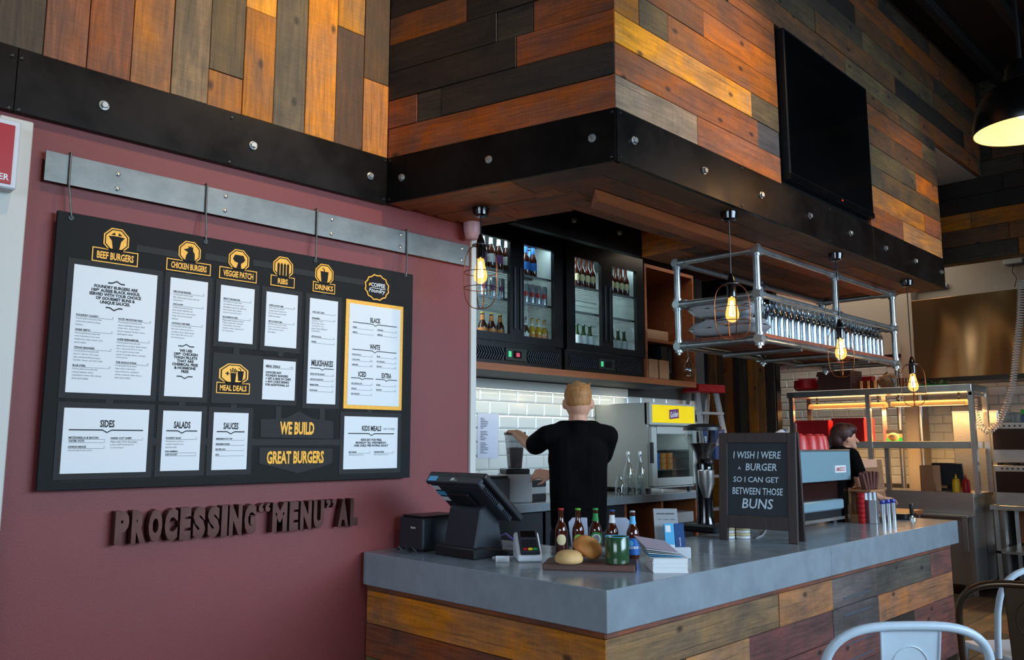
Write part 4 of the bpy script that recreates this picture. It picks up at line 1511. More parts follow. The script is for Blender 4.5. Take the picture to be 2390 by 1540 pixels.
mb = MB(); mb.M = Rb
mb.box(-.06, .062, 0, .004, .005, .242)
mb.build('back_plate', M_GREYP, bh, bevel=.002)
MB().box(-.06, .062, -.045, .02, 0, .006).build('foot', M_GREYP, bh)
MB().box(-.01, .1, -.062, -.056, 0, .055).build('front_lip', M_WHITEP, bh, bevel=.004)
for k, (xa_, m_) in enumerate(((-.018, M_LTBLUE), (.032, M_DKBLUE))):
    mb = MB(); mb.M = Matrix.Translation((0, -.05, .006)) @ Rb
    mb.box(xa_, xa_ + .047, 0, .025, .0, .165)
    o = mb.build('leaflet_pack', m_, bh)
    mb = MB(); mb.M = Matrix.Translation((0, -.05, .006)) @ Rb
    if k == 0:
        mb.box(xa_ + .005, xa_ + .03, -.0008, 0, .122, .155)
        mb.build('white_square', M_CARD, o)
        mb = MB(); mb.M = Matrix.Translation((0, -.05, .006)) @ Rb
        mb.box(xa_ + .002, xa_ + .045, -.0008, 0, .005, .06)
        mb.build('white_panel', M_CARD, o)
    else:
        mb.M = mb.M @ Matrix.Translation((xa_ + .022, -.001, .075)) @ Matrix(((0, -1, 0, 0), (0, 0, -1, 0), (1, 0, 0, 0), (0, 0, 0, 1)))
        vs, fs = textgeo('beanstalk', h=.008); mb.add(vs, fs)
        mb.build('lettering', M_WHITEINK, o)
mb = MB(); mb.M = Rb @ Matrix(((1, 0, 0, 0), (0, 0, -1, -.0008), (0, 1, 0, 0), (0, 0, 0, 1))) @ Matrix.Translation((0, .215, 0))
vs, fs = textgeo('WHOOPS & REWARD', h=.008, w=.09, bold=.02); mb.add(vs, fs)
for k in range(3):
    vs, fs = textgeo(('1 join', '2 earn', '3 redeem')[k], h=.007, w=.024); mb.add([(q[0] - .032 + k * .033, q[1] - .028, 0) for q in vs], fs)
mb.build('lettering', M_DKGREY, bh)

# ---------------------------------------------------------------- chalkboard A-frame
pl, pr = P2(1680, 1258), P2(1864, 1270)
cx, cy = (pl.x + pr.x) / 2, (pl.y + pr.y) / 2
cw = (pr - pl).length
ch_ = .625
cb_ = thing('chalkboard_sign', 'dark wood framed chalkboard A-frame with a handwritten burger joke', 'chalkboard', (cx, cy, ZC), math.atan2(pr.y - pl.y, pr.x - pl.x))
M_CFR = pbr('dark_stained_frame', lin(58, 46, 44), .6, noise=(8, .3, (8, 8, .6)))
for leaf, sgn in (('front', 1), ('rear', -1)):
    T = Matrix.Translation((0, 0 if sgn > 0 else .16, 0)) @ Matrix.Rotation(-.085 * sgn, 4, 'X')
    fw_ = .052
    for nm, bx_ in (('stile', (-cw / 2, -cw / 2 + fw_, 0, ch_)), ('stile', (cw / 2 - fw_, cw / 2, 0, ch_)), ('top_rail', (-cw / 2 + fw_, cw / 2 - fw_, ch_ - .06, ch_)), ('bottom_rail', (-cw / 2 + fw_, cw / 2 - fw_, .07, .145))):
        mb = MB(); mb.M = T
        mb.box(bx_[0], bx_[1], -.012, .012, bx_[2], bx_[3])
        mb.build(nm, M_CFR, cb_, bevel=.003)
    mb = MB(); mb.M = T
    mb.box(-cw / 2 + fw_, cw / 2 - fw_, -.003, .006, .14, ch_ - .055)
    sl_ = mb.build('slate', M_SLATE, cb_)
    if sgn > 0:
        iw = cw - 2 * fw_
        for txt, zf, wf, hh, sh, xo in (('I WISH I WERE', .495, .8, .042, .12, 0), ('A', .418, .05, .018, 0, -.13), ('BURGER', .425, .52, .042, .12, .03), ('SO I CAN GET', .352, .76, .032, .06, -.01), ('BETWEEN THOSE', .285, .84, .04, .08, 0), ('BUNS', .214, .52, .058, .15, 0)):
            mb = MB(); mb.M = T @ Matrix(((1, 0, 0, xo * iw / .35 * .8), (0, 0, -1, -.0045), (0, 1, 0, zf), (0, 0, 0, 1)))
            vs, fs = textgeo(txt, h=hh, w=wf * iw, shear=sh, bold=.012); mb.add(vs, fs)
            mb.build('lettering', M_CHALK, sl_)
mb = MB()
mb.cyl((-cw / 2 + .05, .075, ch_ - .015), (cw / 2 - .05, .075, ch_ - .015), .004)
mb.build('hinge_rod', M_SCREW, cb_)
# paper cup lids stacked under it
for px, n_, lab in ((1703, 4, 'left stack under the chalkboard'), (1739, 4, 'right stack under the chalkboard')):
    p = P2(px, 1258)
    for k in range(n_):
        CUP_ = MB().lathe([(.0001, 0), (.038, 0), (.043, .004), (.041, .016), (.0001, .016)], 24).build('paper_cup', M_CREAM if k % 2 else M_CARD, None, smooth=.5, loc=(p.x + .03, p.y + .03, ZC + k * .0165))
        tag(CUP_, '%s ribbed paper cup of the %s' % (stackword(k, n_), lab), 'cup', 'paper cups under the chalkboard')
o = MB().tube([P2(1742, 1240) + Vector((0, 0, .004)), P2(1750, 1256) + Vector((0, 0, .004)), P2(1765, 1257) + Vector((0, 0, .004)), P2(1780, 1250) + Vector((0, 0, .004)), P2(1788, 1238) + Vector((0, 0, .004))], .004, 6).build('loose_cord', M_GREYP, None, smooth=1)
tag(o, 'thin pale cord lying in a loop under the chalkboard', 'cord')

# ---------------------------------------------------------------- coffee machine
cm = thing('espresso_machine', 'stainless espresso machine with back panel toward the customers', 'coffee machine', (3.09, .5, ZC))
M_CMP = pbr('steel_panel_daylight_tint', lin(150, 184, 198), .3, .4)  # blue tint stands in for daylight reflected by the steel
MB().box(-.39, .40, .0, .012, .30, .512).build('back_panel', M_CMP, cm, bevel=.004)
MB().box(-.38, .39, .012, .5, .3, .505).build('upper_body', M_STEEL, cm, bevel=.006)
MB().box(-.385, .395, -.006, .5, .505, .518).build('cup_rail', M_STEEL, cm, bevel=.003)
MB().box(-.34, .3, .06, .48, .14, .3).build('middle_body', pbr('dark_maroon_reflection', lin(64, 34, 30), .3, .6), cm)  # dark gap; its maroon reflection is put into the metal colour
MB().box(-.38, .26, .0, .5, .1, .17).build('lower_panel', M_CMP, cm, bevel=.01)
MB().box(-.38, .26, .02, .5, .05, .1).build('drip_tray', M_PLAST, cm, bevel=.004)
MB().box(-.38, .26, .0, .5, .028, .05).build('tray_front', M_STEEL, cm, bevel=.003)
for sx in (-.33, .2):
    for sy in (.06, .42):
        MB().cyl((sx, sy, 0), (sx, sy, .03), .025, .022).build('foot', M_PLAST, cm)
MB().box(.3, .36, .02, .08, 0, .3).build('side_post', M_GLOSSB, cm)
for sx in (-.2, .1):
    MB().cyl((sx, .5, .2), (sx, .64, .19), .016, .013).build('portafilter', M_PLAST, cm)
pl_ = MB().box(.13, .31, -.004, 0, .355, .405).build('maker_plate', M_CARD, cm)
mb = MB(); mb.M = Matrix.Translation((.22, -.0045, .38)) @ Matrix(((1, 0, 0, 0), (0, 0, -1, 0), (0, 1, 0, 0), (0, 0, 0, 1)))
vs, fs = textgeo('LAMARZOCCO', h=.03, w=.15, bold=.02); mb.add(vs, fs)
mb.build('lettering', M_RED, pl_)
# upturned red cups on top
for k, (xx, yy, rr) in enumerate(((-.2, .1, .066), (-.065, .09, .063), (.06, .09, .06), (.175, .11, .052))):
    c_ = tag(MB().lathe([(rr, 0), (rr * .98, .015), (rr * .9, .06), (rr * .72, .095), (rr * .45, .103), (rr * .42, .108), (.0001, .108)], 24, cap=False).build('coffee_cup', M_CUPRED, None, smooth=.7, loc=(3.09 + xx, .5 + yy, ZC + .5185)),
             ['leftmost upturned red coffee cup on the espresso machine', 'second upturned red coffee cup from the left on the espresso machine', 'third upturned red coffee cup from the left on the espresso machine', 'rightmost upturned red coffee cup on the espresso machine'][k], 'cup', 'red cups warming on the espresso machine')
# crumpled striped tea towel
mb = MB()
nu, nv = 22, 16
vs, fs = [], []
for i in range(nu + 1):
    for j in range(nv + 1):
        u, v = i / nu, j / nv
        h_ = .11 * math.sin(math.pi * min(max(u * .9 + .05, 0), 1)) * math.sin(math.pi * min(v * .9 + .05, 1)) + .025 * math.sin(u * 13 + v * 5) * math.sin(v * 9) + .02
        vs.append((u * .46 - .23, v * .24, max(h_, .004)))
for i in range(nu):
    for j in range(nv):
        a = i * (nv + 1) + j
        fs.append((a, a + nv + 1, a + nv + 2, a + 1))
mb.add(vs, fs)
tt_ = tag(mb.build('tea_towel', M_CARD, None, smooth=1, loc=(3.02, .68, ZC + .5185)), 'crumpled white tea towel with dark stripes on top of the espresso machine', 'tea towel')
mb = MB()
for s0 in (3, 8, 13, 18):
    for j in range(nv):
        a = [vs[s0 * (nv + 1) + j], vs[(s0 + 1) * (nv + 1) + j], vs[(s0 + 1) * (nv + 1) + j + 1], vs[s0 * (nv + 1) + j + 1]]
        mb.add([(q[0], q[1], q[2] + .002) for q in a], [(0, 1, 2, 3)])
mb.build('stripes', M_DKBLUE, tt_)['kind'] = 'stuff'

# ---------------------------------------------------------------- grinder left of the chalkboard
p = P2(1672, 1243)
gr = thing('coffee_grinder', 'tall black coffee grinder with clear bean hopper behind the chalkboard', 'coffee grinder', (p.x, p.y, ZC))
gr.location.x, gr.location.y = p.x + .02, p.y + .06
MB().box(-.1, .1, -.1, .14, 0, .05).build('base', M_PLAST, gr, bevel=.012)
MB().lathe([(.06, .05), (.05, .1), (.055, .35), (.062, .42), (.05, .46)], 20).build('body', M_GLOSSB, gr, smooth=.7, loc=(0, .03, 0))
MB().lathe([(.05, .46), (.055, .5), (.115, .6), (.118, .645)], 24, cap=False).build('hopper', M_CLEARTHIN, gr, smooth=.7, loc=(0, .03, 0))
MB().lathe([(.0001, .69), (.08, .685), (.124, .665), (.125, .645), (.0001, .645)], 24).build('hopper_lid', M_PLAST, gr, smooth=.7, loc=(0, .03, 0))
MB().lathe([(.05, .46), (.052, .5), (.085, .56), (.0001, .565)], 20).build('beans', pbr('coffee_beans', lin(40, 22, 14), .6, bump=(90, 1)), gr, smooth=.7, loc=(0, .03, 0))
MB().lathe([(.02, .22), (.05, .31), (.052, .39), (.05, .392), (.048, .31), (.018, .22)], 24, cap=False).build('dosing_funnel', M_STEEL, gr, smooth=.6, loc=(-.09, -.04, 0))
MB().box(-.06, -.02, -.06, .0, .3, .34).build('funnel_arm', M_PLAST, gr)
MB().ball((-.02, -.02, .44), .03, 12, 8).build('knob', M_PLAST, gr, smooth=1)

# ---------------------------------------------------------------- caddy with tins, canisters, tamper
p = P2(2012, 1218)
cd = thing('wooden_caddy', 'small timber caddy holding silver tins at the far end of the counter', 'caddy', (p.x + .1, p.y - .02, ZC), 0)
MB().box(-.12, .12, -.06, .1, .035, .05).build('base', M_KRAFT, cd)
for sx in (-.09, .09): MB().box(sx - .02, sx + .02, -.05, .1, 0, .035).build('foot', M_KRAFT, cd)
MB().box(-.12, .12, .09, .1, .05, .24).build('back', M_KRAFT, cd)
MB().box(-.125, .125, -.065, .1, .215, .228).build('shelf_top', M_KRAFT, cd)
for k in range(3):
    o = tag(MB().lathe([(.0001, 0), (.037, 0), (.037, .16), (.0001, .16)], 24).build('tin', M_SILVER, None, smooth=.5, loc=(p.x + .02 + k * .078, p.y - .01, ZC + .0505)),
            ['left', 'middle', 'right'][k] + ' silver tin standing in the timber caddy', 'tin', 'silver tins in the caddy')
for k in range(9):
    mb = MB(); mb.M = Matrix.Translation((p.x + .015 + k * .021, p.y - .04 + .03 * (k % 2), ZC + .2285)) @ Matrix.Rotation(-.5 + .11 * k, 4, 'Y')
    mb.box(-.016, .016, -.008, .008, .002, .13)
    tag(mb.build('napkin_roll', pbr('brown_paper', lin(92, 52, 44), .8) if k == 0 else bpy.data.materials['brown_paper'], None, bevel=.003), '%s rolled brown paper napkin from the left on the timber caddy' % ('first second third fourth fifth sixth seventh eighth ninth'.split()[k]), 'napkin', 'brown napkins on the caddy')
p = P2(2047, 1222)
tag(MB().lathe([(.0001, 0), (.045, 0), (.046, .003), (.046, .165), (.0001, .165)], 6).build('canister', M_SILVER, None, loc=(p.x, p.y + .03, ZC), bevel=.002), 'tall faceted silver canister right of the timber caddy', 'canister')
for k in range(3):
    q = P2(2072 + k * 12, 1219 - k * 2)
    c_ = thing('sugar_canister', ['left', 'middle', 'right'][k] + ' slim silver tube with a blue top at the far counter end', 'canister', (q.x, q.y + .03, ZC), 0, 'slim blue topped tubes')
    MB().lathe([(.0001, 0), (.019, 0), (.019, .128), (.0001, .128)], 16).build('tube', M_SILVER, c_, smooth=.5)
    MB().lathe([(.0001, .128), (.018, .128), (.02, .14), (.017, .156), (.0001, .158)], 10).build('top', M_BLUE, c_)
p = P2(2147, 1211)
tp = thing('tamper', 'black handled tamper standing at the counter end', 'tamper', (p.x - .1, p.y + .02, ZC))
MB().lathe([(.0001, 0), (.028, 0), (.028, .012), (.01, .018), (.009, .03)], 20).build('foot', M_STEEL, tp, smooth=.6)
MB().lathe([(.009, .03), (.013, .045), (.017, .1), (.014, .118), (.0001, .122)], 16).build('handle', M_PLAST, tp, smooth=.7)
tm = tag(MB().box(-.1, .12, -.06, .06, 0, .04).build('knock_mat', M_PLAST, None, bevel=.006, loc=(4.0, .34, ZC)), 'black rubber knock mat lying behind the tamper', 'mat')
# stack of red paper cups by the machine
p = P2(1966, 1232)
for k in range(13):
    o = MB().lathe([(.0001, 0), (.02, 0), (.027, .0162), (.0001, .0162)], 14).build('small_red_cup', M_RED if k % 2 == 0 else M_CUPRED, None, loc=(3.40, .40, ZC + k * .0165))
    tag(o, '%s small red cup in the tower right of the espresso machine' % stackword(k, 13), 'cup', 'small red cups in a tower')
# kraft bag at the back
q = onz(2066, 1186, .9)
kb = thing('kraft_paper_bag', 'tall upright brown kraft paper bag behind the tins', 'bag', (5.03, 1.0, .9), CAMRZ)
mb = MB()
mb.add([(-.14, -.06, 0), (.14, -.06, 0), (.14, .06, 0), (-.14, .06, 0), (-.135, -.035, .44), (.13, -.02, .46), (.13, .04, .45), (-.135, .03, .46)], [(0, 3, 2, 1), (0, 1, 5, 4), (1, 2, 6, 5), (2, 3, 7, 6), (3, 0, 4, 7), (4, 5, 6, 7)])
mb.build('body', M_KRAFT, kb, bevel=.006)
mb = MB(); mb.add([(-.11, -.043, .38), (.08, -.034, .39), (.08, -.026, .462), (-.11, -.038, .452)], [(0, 1, 2, 3)])
mb.build('tape_strip', pbr('amber_tape', lin(214, 138, 76), .3), kb)

# dome security camera on the maroon wall top
p = ony(1106, 515, WY - .05)
sc_ = thing('dome_camera', 'small pinkish round security camera at the top right corner of the maroon wall', 'camera', (p.x - .01, WY - .045, ZS - .105))
MB().lathe([(.028, 0), (.04, .01), (.048, .04), (.052, .06), (.054, .1), (.054, .104), (.0001, .104)], 24).build('housing', pbr('pinkish_plastic', lin(178, 140, 146), .4), sc_, smooth=.7)
MB().lathe([(.0001, .004), (.02, .001), (.027, .006)], 20, cap=False).build('lens', M_GLOSSB, sc_, smooth=1)

# pale plastic stand half hidden by the bottles
pst = thing('plastic_stand', 'pale grey plastic stand partly hidden behind the beer bottles', 'stand', (.95, .80, ZC), CAMRZ)
MB().box(-.16, .16, -.02, .05, 0, .012).build('base', M_GREYP, pst)
for sx in (-1, 1):
    mb = MB(); mb.M = Matrix.Translation((sx * .105, .0, .012)) @ Matrix.Rotation(math.pi / 2, 4, 'X')
    mb.prism([(-.045, 0), (.045, 0), (.062 if sx > 0 else .04, .13), (.04, .155), (-.04, .155), (-.04 if sx > 0 else -.062, .13)], -.006, 0)
    mb.build('wing', pbr('frosted_plastic', lin(172, 178, 196), .4) if sx < 0 else bpy.data.materials['frosted_plastic'], pst, bevel=.002)
# ================================================================ back bar
bs = thing('back_bar_shelf', 'long timber edged wall shelf carrying the two black drink fridges', 'shelf', (2.3, 2.3, 2.0))
MB().box(-1.49, 1.54, -.285, .29, 0, .044).build('board', pbr('dark_underside', lin(40, 38, 38), .6), bs)
MB().box(-1.49, 1.54, -.300, -.285, -.002, .046).build('edge_banding', M_STRIP, bs)
MB().box(.785, .81, -.3, .29, .046, 1.02).build('divider', M_STRIP, bs)
MB().box(1.515, 1.54, -.3, .29, .046, 1.02).build('side_panel', M_STRIP, bs)
MB().box(.81, 1.515, .27, .29, .046, 1.02).build('back_panel', pbr('dark_stained_ply', lin(70, 40, 26), .6, noise=(5, .2, (.3, 4, 4))), bs)
MB().box(.81, 1.515, -.28, .27, .36, .385).build('shelf', M_STRIP, bs)
MB().box(.81, 1.515, -.3, .27, .99, 1.02).build('top_board', M_STRIP, bs)
# warm white strip lamp fixed below the shelf at the wall
ls = thing('led_strip', 'thin glowing strip lamp along the tiles under the fridge shelf', 'lamp', (2.3, 2.56, 1.92))
MB().box(-1.48, 1.25, -.012, .012, .0, .016).build('profile', M_TRIMW, ls)
M_LED = pbr('led_strip', (1, 1, 1, 1), .5, emit=((1.0, .93, .68, 1), 2.0))
MB().box(-1.47, 1.24, -.010, .01, -.003, .0).build('diffuser', M_LED, ls)
lamp('led_strip_light', 'AREA', (2.2, 2.46, 1.90), 2.6, (1.0, .93, .74), (2.2, 2.56, 1.0), shape='RECTANGLE', size=2.6, size_y=.02)
MB().box(-1.49, 1.25, -.015, .03, .016, .075).build('mount_batten', M_TRIMW, ls)

# --- drink fridges
M_FIN = pbr('fridge_liner', lin(178, 182, 178), .4, .2)
M_FRB = pbr('fridge_black', lin(14, 14, 15), .28)


def bottle(name, lab, loc_, h, r, gm, lm=None, capm=None, neckm=None, grp=None, cat='bottle', z0=.2, z1=.45, disc=False):
    b = thing(name, lab, cat, loc_, -.6, grp)
    k = h / .222
    key = (round(h, 3), round(r, 3), gm.name)
    if key not in BC:
        mb = MB().lathe(bottle_prof(k, r), 14)
        BC[key] = mb.mesh('glass', smooth=.6); BC[key].materials.append(gm)
    put('glass', BC[key], None, b)
    if lm:
        if disc: disc_label(MB(), r * 1.02, h * .33, r * .95, 8).build('label', lm, b)
        else: MB().lathe([(r * 1.02, h * z0), (r * 1.02, h * z1)], 14, cap=False).build('label', lm, b, smooth=1)
    if neckm: MB().lathe([(r * .56, h * .74), (.0145 * r / .031, h * .83), (.0135 * r / .031, h * .94)], 12, cap=False).build('neck_foil', neckm, b, smooth=1)
    if capm: MB().lathe([(.0001, h), (.0145 * r / .031, h), (.0145 * r / .031, h + .008), (.0001, h + .009)], 10).build('cap', capm, b)
    return b


BC = {}


def can(lab, loc_, m, grp):
    c_ = thing('drink_can', lab, 'can', loc_, -.6, grp)
    MB().lathe([(.0001, 0), (.024, 0), (.029, .008), (.029, .135), (.024, .148), (.0001, .146)], 14).build('body', M_SILVER, c_, smooth=.5)
    disc_label(MB(), .0296, .07, .02, 8).build('print', m, c_)
    return c_


def fridge(x0, x1, lab, which):
    y0, y1, z0, z1 = 2.0, 2.52, 2.046, 3.05
    w_ = x1 - x0
    f = thing('bar_fridge', lab, 'fridge', ((x0 + x1) / 2, y0, z0), 0, 'black back bar fridges')
    h_ = z1 - z0
    a, b = -w_ / 2, w_ / 2
    bz = .155                     # plinth with grille
    MB().box(a, b, .02, .52, 0, bz).build('plinth', M_FRB, f)
    for nm, q in (('side_wall', (a, a + .03, .03, .5, bz, h_)), ('side_wall', (b - .03, b, .03, .5, bz, h_)), ('top_panel', (a, b, .03, .5, h_ - .05, h_))):
        MB().box(*q).build(nm, M_FRB, f)
    MB().box(a + .03, b - .03, .48, .5, bz, h_ - .05).build('back_liner', M_FIN, f)
    MB().box(a + .0301, a + .034, .05, .48, bz, h_ - .05).build('side_liner', M_FIN, f)
    MB().box(b - .034, b - .0301, .05, .48, bz, h_ - .05).build('side_liner', M_FIN, f)
    MB().box(a + .03, b - .03, .05, .48, bz, bz + .01).build('floor_liner', M_FIN, f)
    # two framed sliding doors
    for k in range(2):
        xa_ = a + .004 + k * (w_ / 2 - .004)
        xb_ = xa_ + w_ / 2 - .008 + .004
        yo = 0.0 if k == 0 else .0
        fr = .075
        d_ = bpy.data.objects.new('door', None)
        mb = MB()
        tl, tr = (.1, .07) if k == 0 else (.07, .1)
        mb.box(xa_, xa_ + tl, 0, .03, bz + .005, h_)
        mb.box(xb_ - tr, xb_, 0, .03, bz + .005, h_)
        mb.box(xa_ + tl, xb_ - tr, 0, .03, bz + .005, bz + .06)
        mb.box(xa_ + tl, xb_ - tr, 0, .03, h_ - .12, h_)
        dr = mb.build('door', M_FRB, f)
        MB().box(xa_ + tl, xb_ - tr, .012, .016, bz + .06, h_ - .12).build('pane', M_PANE, dr)
        hx = xb_ - .03 if k == 0 else xa_ + .03
        MB().box(hx - .008, hx + .008, -.012, 0, bz + .1, h_ - .3).build('handle', M_PLAST2, dr, bevel=.003)
        MB().lathe([(.0001, 0), (.007, 0), (.006, .004), (.0001, .005)], 10).build('lock', M_BOLT, dr, loc=(hx, -.0005, h_ * .52), rot=(math.pi / 2, 0, 0))
    # chevron vent grille + control panel
    for s_ in (-1, 1):
        for k in range(14):
            xx = s_ * (.13 + k * .024)
            if abs(xx) > w_ / 2 - .03: continue
            mb = MB(); mb.M = Matrix.Translation((xx, .014, .095)) @ Matrix.Rotation(.6 * s_, 4, 'Y'); mb.box(-.004, .004, -.004, .008, -.026, .026); mb.build('grille_slat', M_PLAST2, f)
            mb = MB(); mb.M = Matrix.Translation((xx, .014, .05)) @ Matrix.Rotation(-.6 * s_, 4, 'Y'); mb.box(-.004, .004, -.004, .008, -.026, .026); mb.build('grille_slat', M_PLAST2, f)
    cp = MB().box(-.105, .105, .008, .02, .03, .12).build('control_panel', pbr('control_smoked', lin(44, 48, 46), .25) if which == 0 else bpy.data.materials['control_smoked'], f, bevel=.003)
    MB().box(-.08, -.055, .003, .008, .055, .095).build('switch', pbr('green_switch', lin(30, 160, 80), .4, emit=((.1, .8, .35, 1), .6)) if which == 0 else bpy.data.materials['green_switch'], cp)
    MB().box(-.03, .05, .005, .008, .05, .1).build('display', M_GLOSSB, cp)
    if which == 0: MB().box(-.005, .03, .004, .005, .06, .088).build('digits', pbr('red_digits', lin(150, 30, 50), .5, emit=((.9, .1, .2, 1), .5)), cp)
    # wire shelves
    for zs_ in (.475, .677):
        mb = MB()
        zz_ = zs_
        for k in range(9): mb.box(a + .04, b - .04, .07 + k * .05, .073 + k * .05, zz_ - .004, zz_)
        o = mb.build('wire_shelf', M_SILVER, f); o['kind'] = 'stuff'
        MB().box(a + .04, b - .04, .062, .068, zz_ - .012, zz_ + .004).build('shelf_lip', M_SILVER, f)
    MB().cyl((b - .08, .3, bz), (b - .08, .3, h_ - .05), .006, n=8).build('shelf_post', M_SILVER, f)
    lamp('fridge_light', 'AREA', ((x0 + x1) / 2, y0 + .09, z1 - .06), 6.0, (.74, .92, 1.0), ((x0 + x1) / 2, y0 + .3, z0 + .2), shape='RECTANGLE', size=w_ * .85, size_y=.05)
    lamp('fridge_light', 'AREA', (x0 + .06, y0 + .1, z0 + .55), 2.4, (.74, .92, 1.0), (x1, y0 + .35, z0 + .5), shape='RECTANGLE', size=.1, size_y=.7)
    return f


f1 = fridge(1.05, 2.04, 'left black two-door drinks fridge above the bar', 0)
f2 = fridge(2.075, 3.07, 'right black two-door drinks fridge with brown and green bottles', 1)
ZF = [2.046 + .166, 2.046 + .4755, 2.046 + .6775]
M_BLAB = pbr('blue_bottle_label', lin(40, 110, 190), .5)
M_ORLAB = pbr('orange_bottle_label', lin(216, 130, 60), .5)
M_JUICE = pbr('orange_juice_bottle', lin(214, 160, 40), .15, coat=.5)
M_PURP = pbr('plum_print', lin(120, 60, 110), .5)
ORDN = 'first second third fourth fifth sixth seventh eighth'.split()
for k in range(4):
    bottle('beer_bottle', '%s white-foiled brown bottle from the left, top shelf of the left fridge' % ORDN[k], (1.30 + k * .078, 2.10, ZF[2]), .245, .031, M_AMBER, M_CARD if k % 2 else M_PURP, M_SILVER, M_CARD, 'foiled bottles in the left fridge')
for k in range(3):
    can('%s silver can from the left on the middle shelf behind the left pane' % ORDN[k], (1.31 + k * .085, 2.10, ZF[1]), M_PURP, 'cans in the left fridge')
    bottle('ginger_beer_bottle', '%s stubby brown bottle with orange label, bottom left of the left fridge' % ORDN[k], (1.30 + k * .085, 2.10, ZF[0]), .19, .033, M_AMBER, M_ORLAB, M_YELLOW, M_ORLAB, 'stubby bottles in the left fridge')
for k in range(4):
    bottle('beer_bottle', ('front left', 'front right', 'rear left', 'rear right')[k] + ' blue labelled brown bottle behind the second pane of the left fridge', (1.735 + (k % 2) * .078 + (k // 2) * .05, 2.10 + (k // 2) * .09, ZF[2]), .24, .031, M_AMBER, M_BLAB, M_BLAB, M_BLAB, 'blue labelled bottles')
for k in range(4):
    can('%s silver and red can from the left behind the second pane of the left fridge' % ORDN[k], (1.73 + k * .066, 2.10, ZF[1]), M_RED, 'red printed cans in the left fridge')
    bottle('juice_bottle', '%s golden juice bottle from the left, bottom right of the left fridge' % ORDN[k], (1.73 + k * .068, 2.10, ZF[0]), .2, .029, M_AMBER if k == 0 else M_JUICE, M_CARD if k == 0 else M_ORLAB, M_AMBER, M_CARD, 'juice bottles in the left fridge')
for side, xs_ in (('first', 2.31), ('second', 2.755)):
    for k in range(4):
        bottle('beer_bottle', '%s brown bottle with round cream label behind the %s pane of the right fridge' % (ORDN[k], side), (xs_ + k * .066, 2.10, ZF[2]), .235, .030, M_AMBER, M_CREAM, M_SCREW, None, 'cream labelled bottles', disc=True)
    for k in range(3):
        bottle('water_bottle', '%s green glass bottle from the left behind the %s pane of the right fridge' % (ORDN[k], side), (xs_ + k * .08, 2.10, ZF[0]), .21, .033, M_GREENG, M_CARD, M_GREENG, None, 'green bottles in the right fridge', z0=.3, z1=.62)

# --- shelf unit contents right of the fridges
tag(MB().box(3.15, 3.48, 2.04, 2.3, 2.386, 2.47).build('timber_box', M_KRAFT, None, bevel=.004), 'shallow pale timber box on the upper cubby shelf', 'box')
tag(MB().box(3.38, 3.47, 2.05, 2.3, 2.047, 2.34).build('black_carton', M_PLAST, None, bevel=.002), 'upright black carton in the lower cubby by the fridge', 'carton')
tag(MB().box(3.49, 3.55, 2.06, 2.28, 2.047, 2.34).build('dark_folder', M_GLOSSB, None, bevel=.002), 'slim dark folder leaning beside the black carton', 'folder')
for k in range(2):
    tag(MB().box(3.13 + k * .16, 3.27 + k * .16, 2.005, 2.03, 2.047, 2.21).build('wrapped_brick', M_KRAFT, None, bevel=.01, seg=2), ('left', 'right')[k] + ' brown paper wrapped brick in the lower cubby', 'parcel', 'wrapped bricks in the cubby')
mb = MB()
mb.lathe([(.008, .17), (.02, .15), (.06, .1), (.07, .04), (.05, .0), (.0001, .005)], 9)
vv = [(v[0] * (1 + .25 * math.sin(v[2] * 90)), v[1] * .6, v[2]) for v in mb.v]; mb.v = vv
pb_ = tag(mb.build('plastic_bag', M_CLEARTHIN, None, smooth=2, loc=(3.70, 1.985, 2.09)), 'clear crumpled plastic bag hanging at the cubby end', 'bag')
MB().cyl((0, 0, .17), (0, .015, .3), .002, n=6).build('tie', M_WHITEP, pb_)

# --- back counter
bc = thing('back_counter', 'dark back counter with grey stone top along the tiled wall', 'counter', (2.3, 2.3, 0))
MB().box(-1.49, 1.53, -.35, .29, 1.03, 1.09).build('worktop', M_CONC, bc, bevel=.003)
MB().box(-1.49, 1.5, -.28, .29, 0, .12).build('plinth', M_PLAST, bc)
MB().box(-1.49, 1.5, .25, .29, .12, 1.03).build('back_panel', M_PLAST, bc)
for x_ in (-1.49, -.5, .45, .95, 1.47): MB().box(x_, x_ + .03, -.3, .25, .12, 1.03).build('upright', M_STRIP if x_ > .4 else M_PLAST2, bc)
MB().box(-1.46, .45, -.3, -.28, .14, 1.02).build('door_panel', M_PLAST2, bc)
MB().box(.48, 1.47, -.28, .25, .55, .575).build('mid_shelf', M_STRIP, bc)
crt = thing('storage_crate', 'pale grey storage crate with a dark front under the back counter', 'crate', (3.47, 2.12, .576))
MB().box(-.17, .28, -.1, .2, .0, .25).build('body', M_PLAST2, crt)
MB().box(-.18, .285, -.11, .21, .25, .34).build('lid', M_GREYP, crt, bevel=.006)

# --- counter-top display fridge
df = thing('display_fridge', 'grey countertop display fridge with bright yellow header panel', 'fridge', (3.465, 2.0, 1.09))
M_DFG = pbr('pale_grey_enamel', lin(172, 176, 172), .42)
for sx in (-.3, .3):
    for sy in (.06, .52): MB().cyl((sx, sy, 0), (sx, sy, .04), .018, n=10).build('foot', M_PLAST, df)
MB().box(-.345, -.32, 0.03, .58, .04, .75).build('side_wall', M_DFG, df, bevel=.004)
MB().box(.32, .345, 0.03, .58, .04, .75).build('side_wall', M_DFG, df, bevel=.004)
MB().box(-.32, .32, .55, .58, .04, .75).build('back_wall', M_DFG, df)
MB().box(-.32, .32, .03, .55, .72, .75).build('top_panel', M_DFG, df)
MB().box(-.32, .32, .03, .55, .04, .08).build('floor_panel', M_DFG, df)
hd_ = MB().box(-.345, .345, .0, .06, .565, .752).build('header', M_DFG, df, bevel=.006)
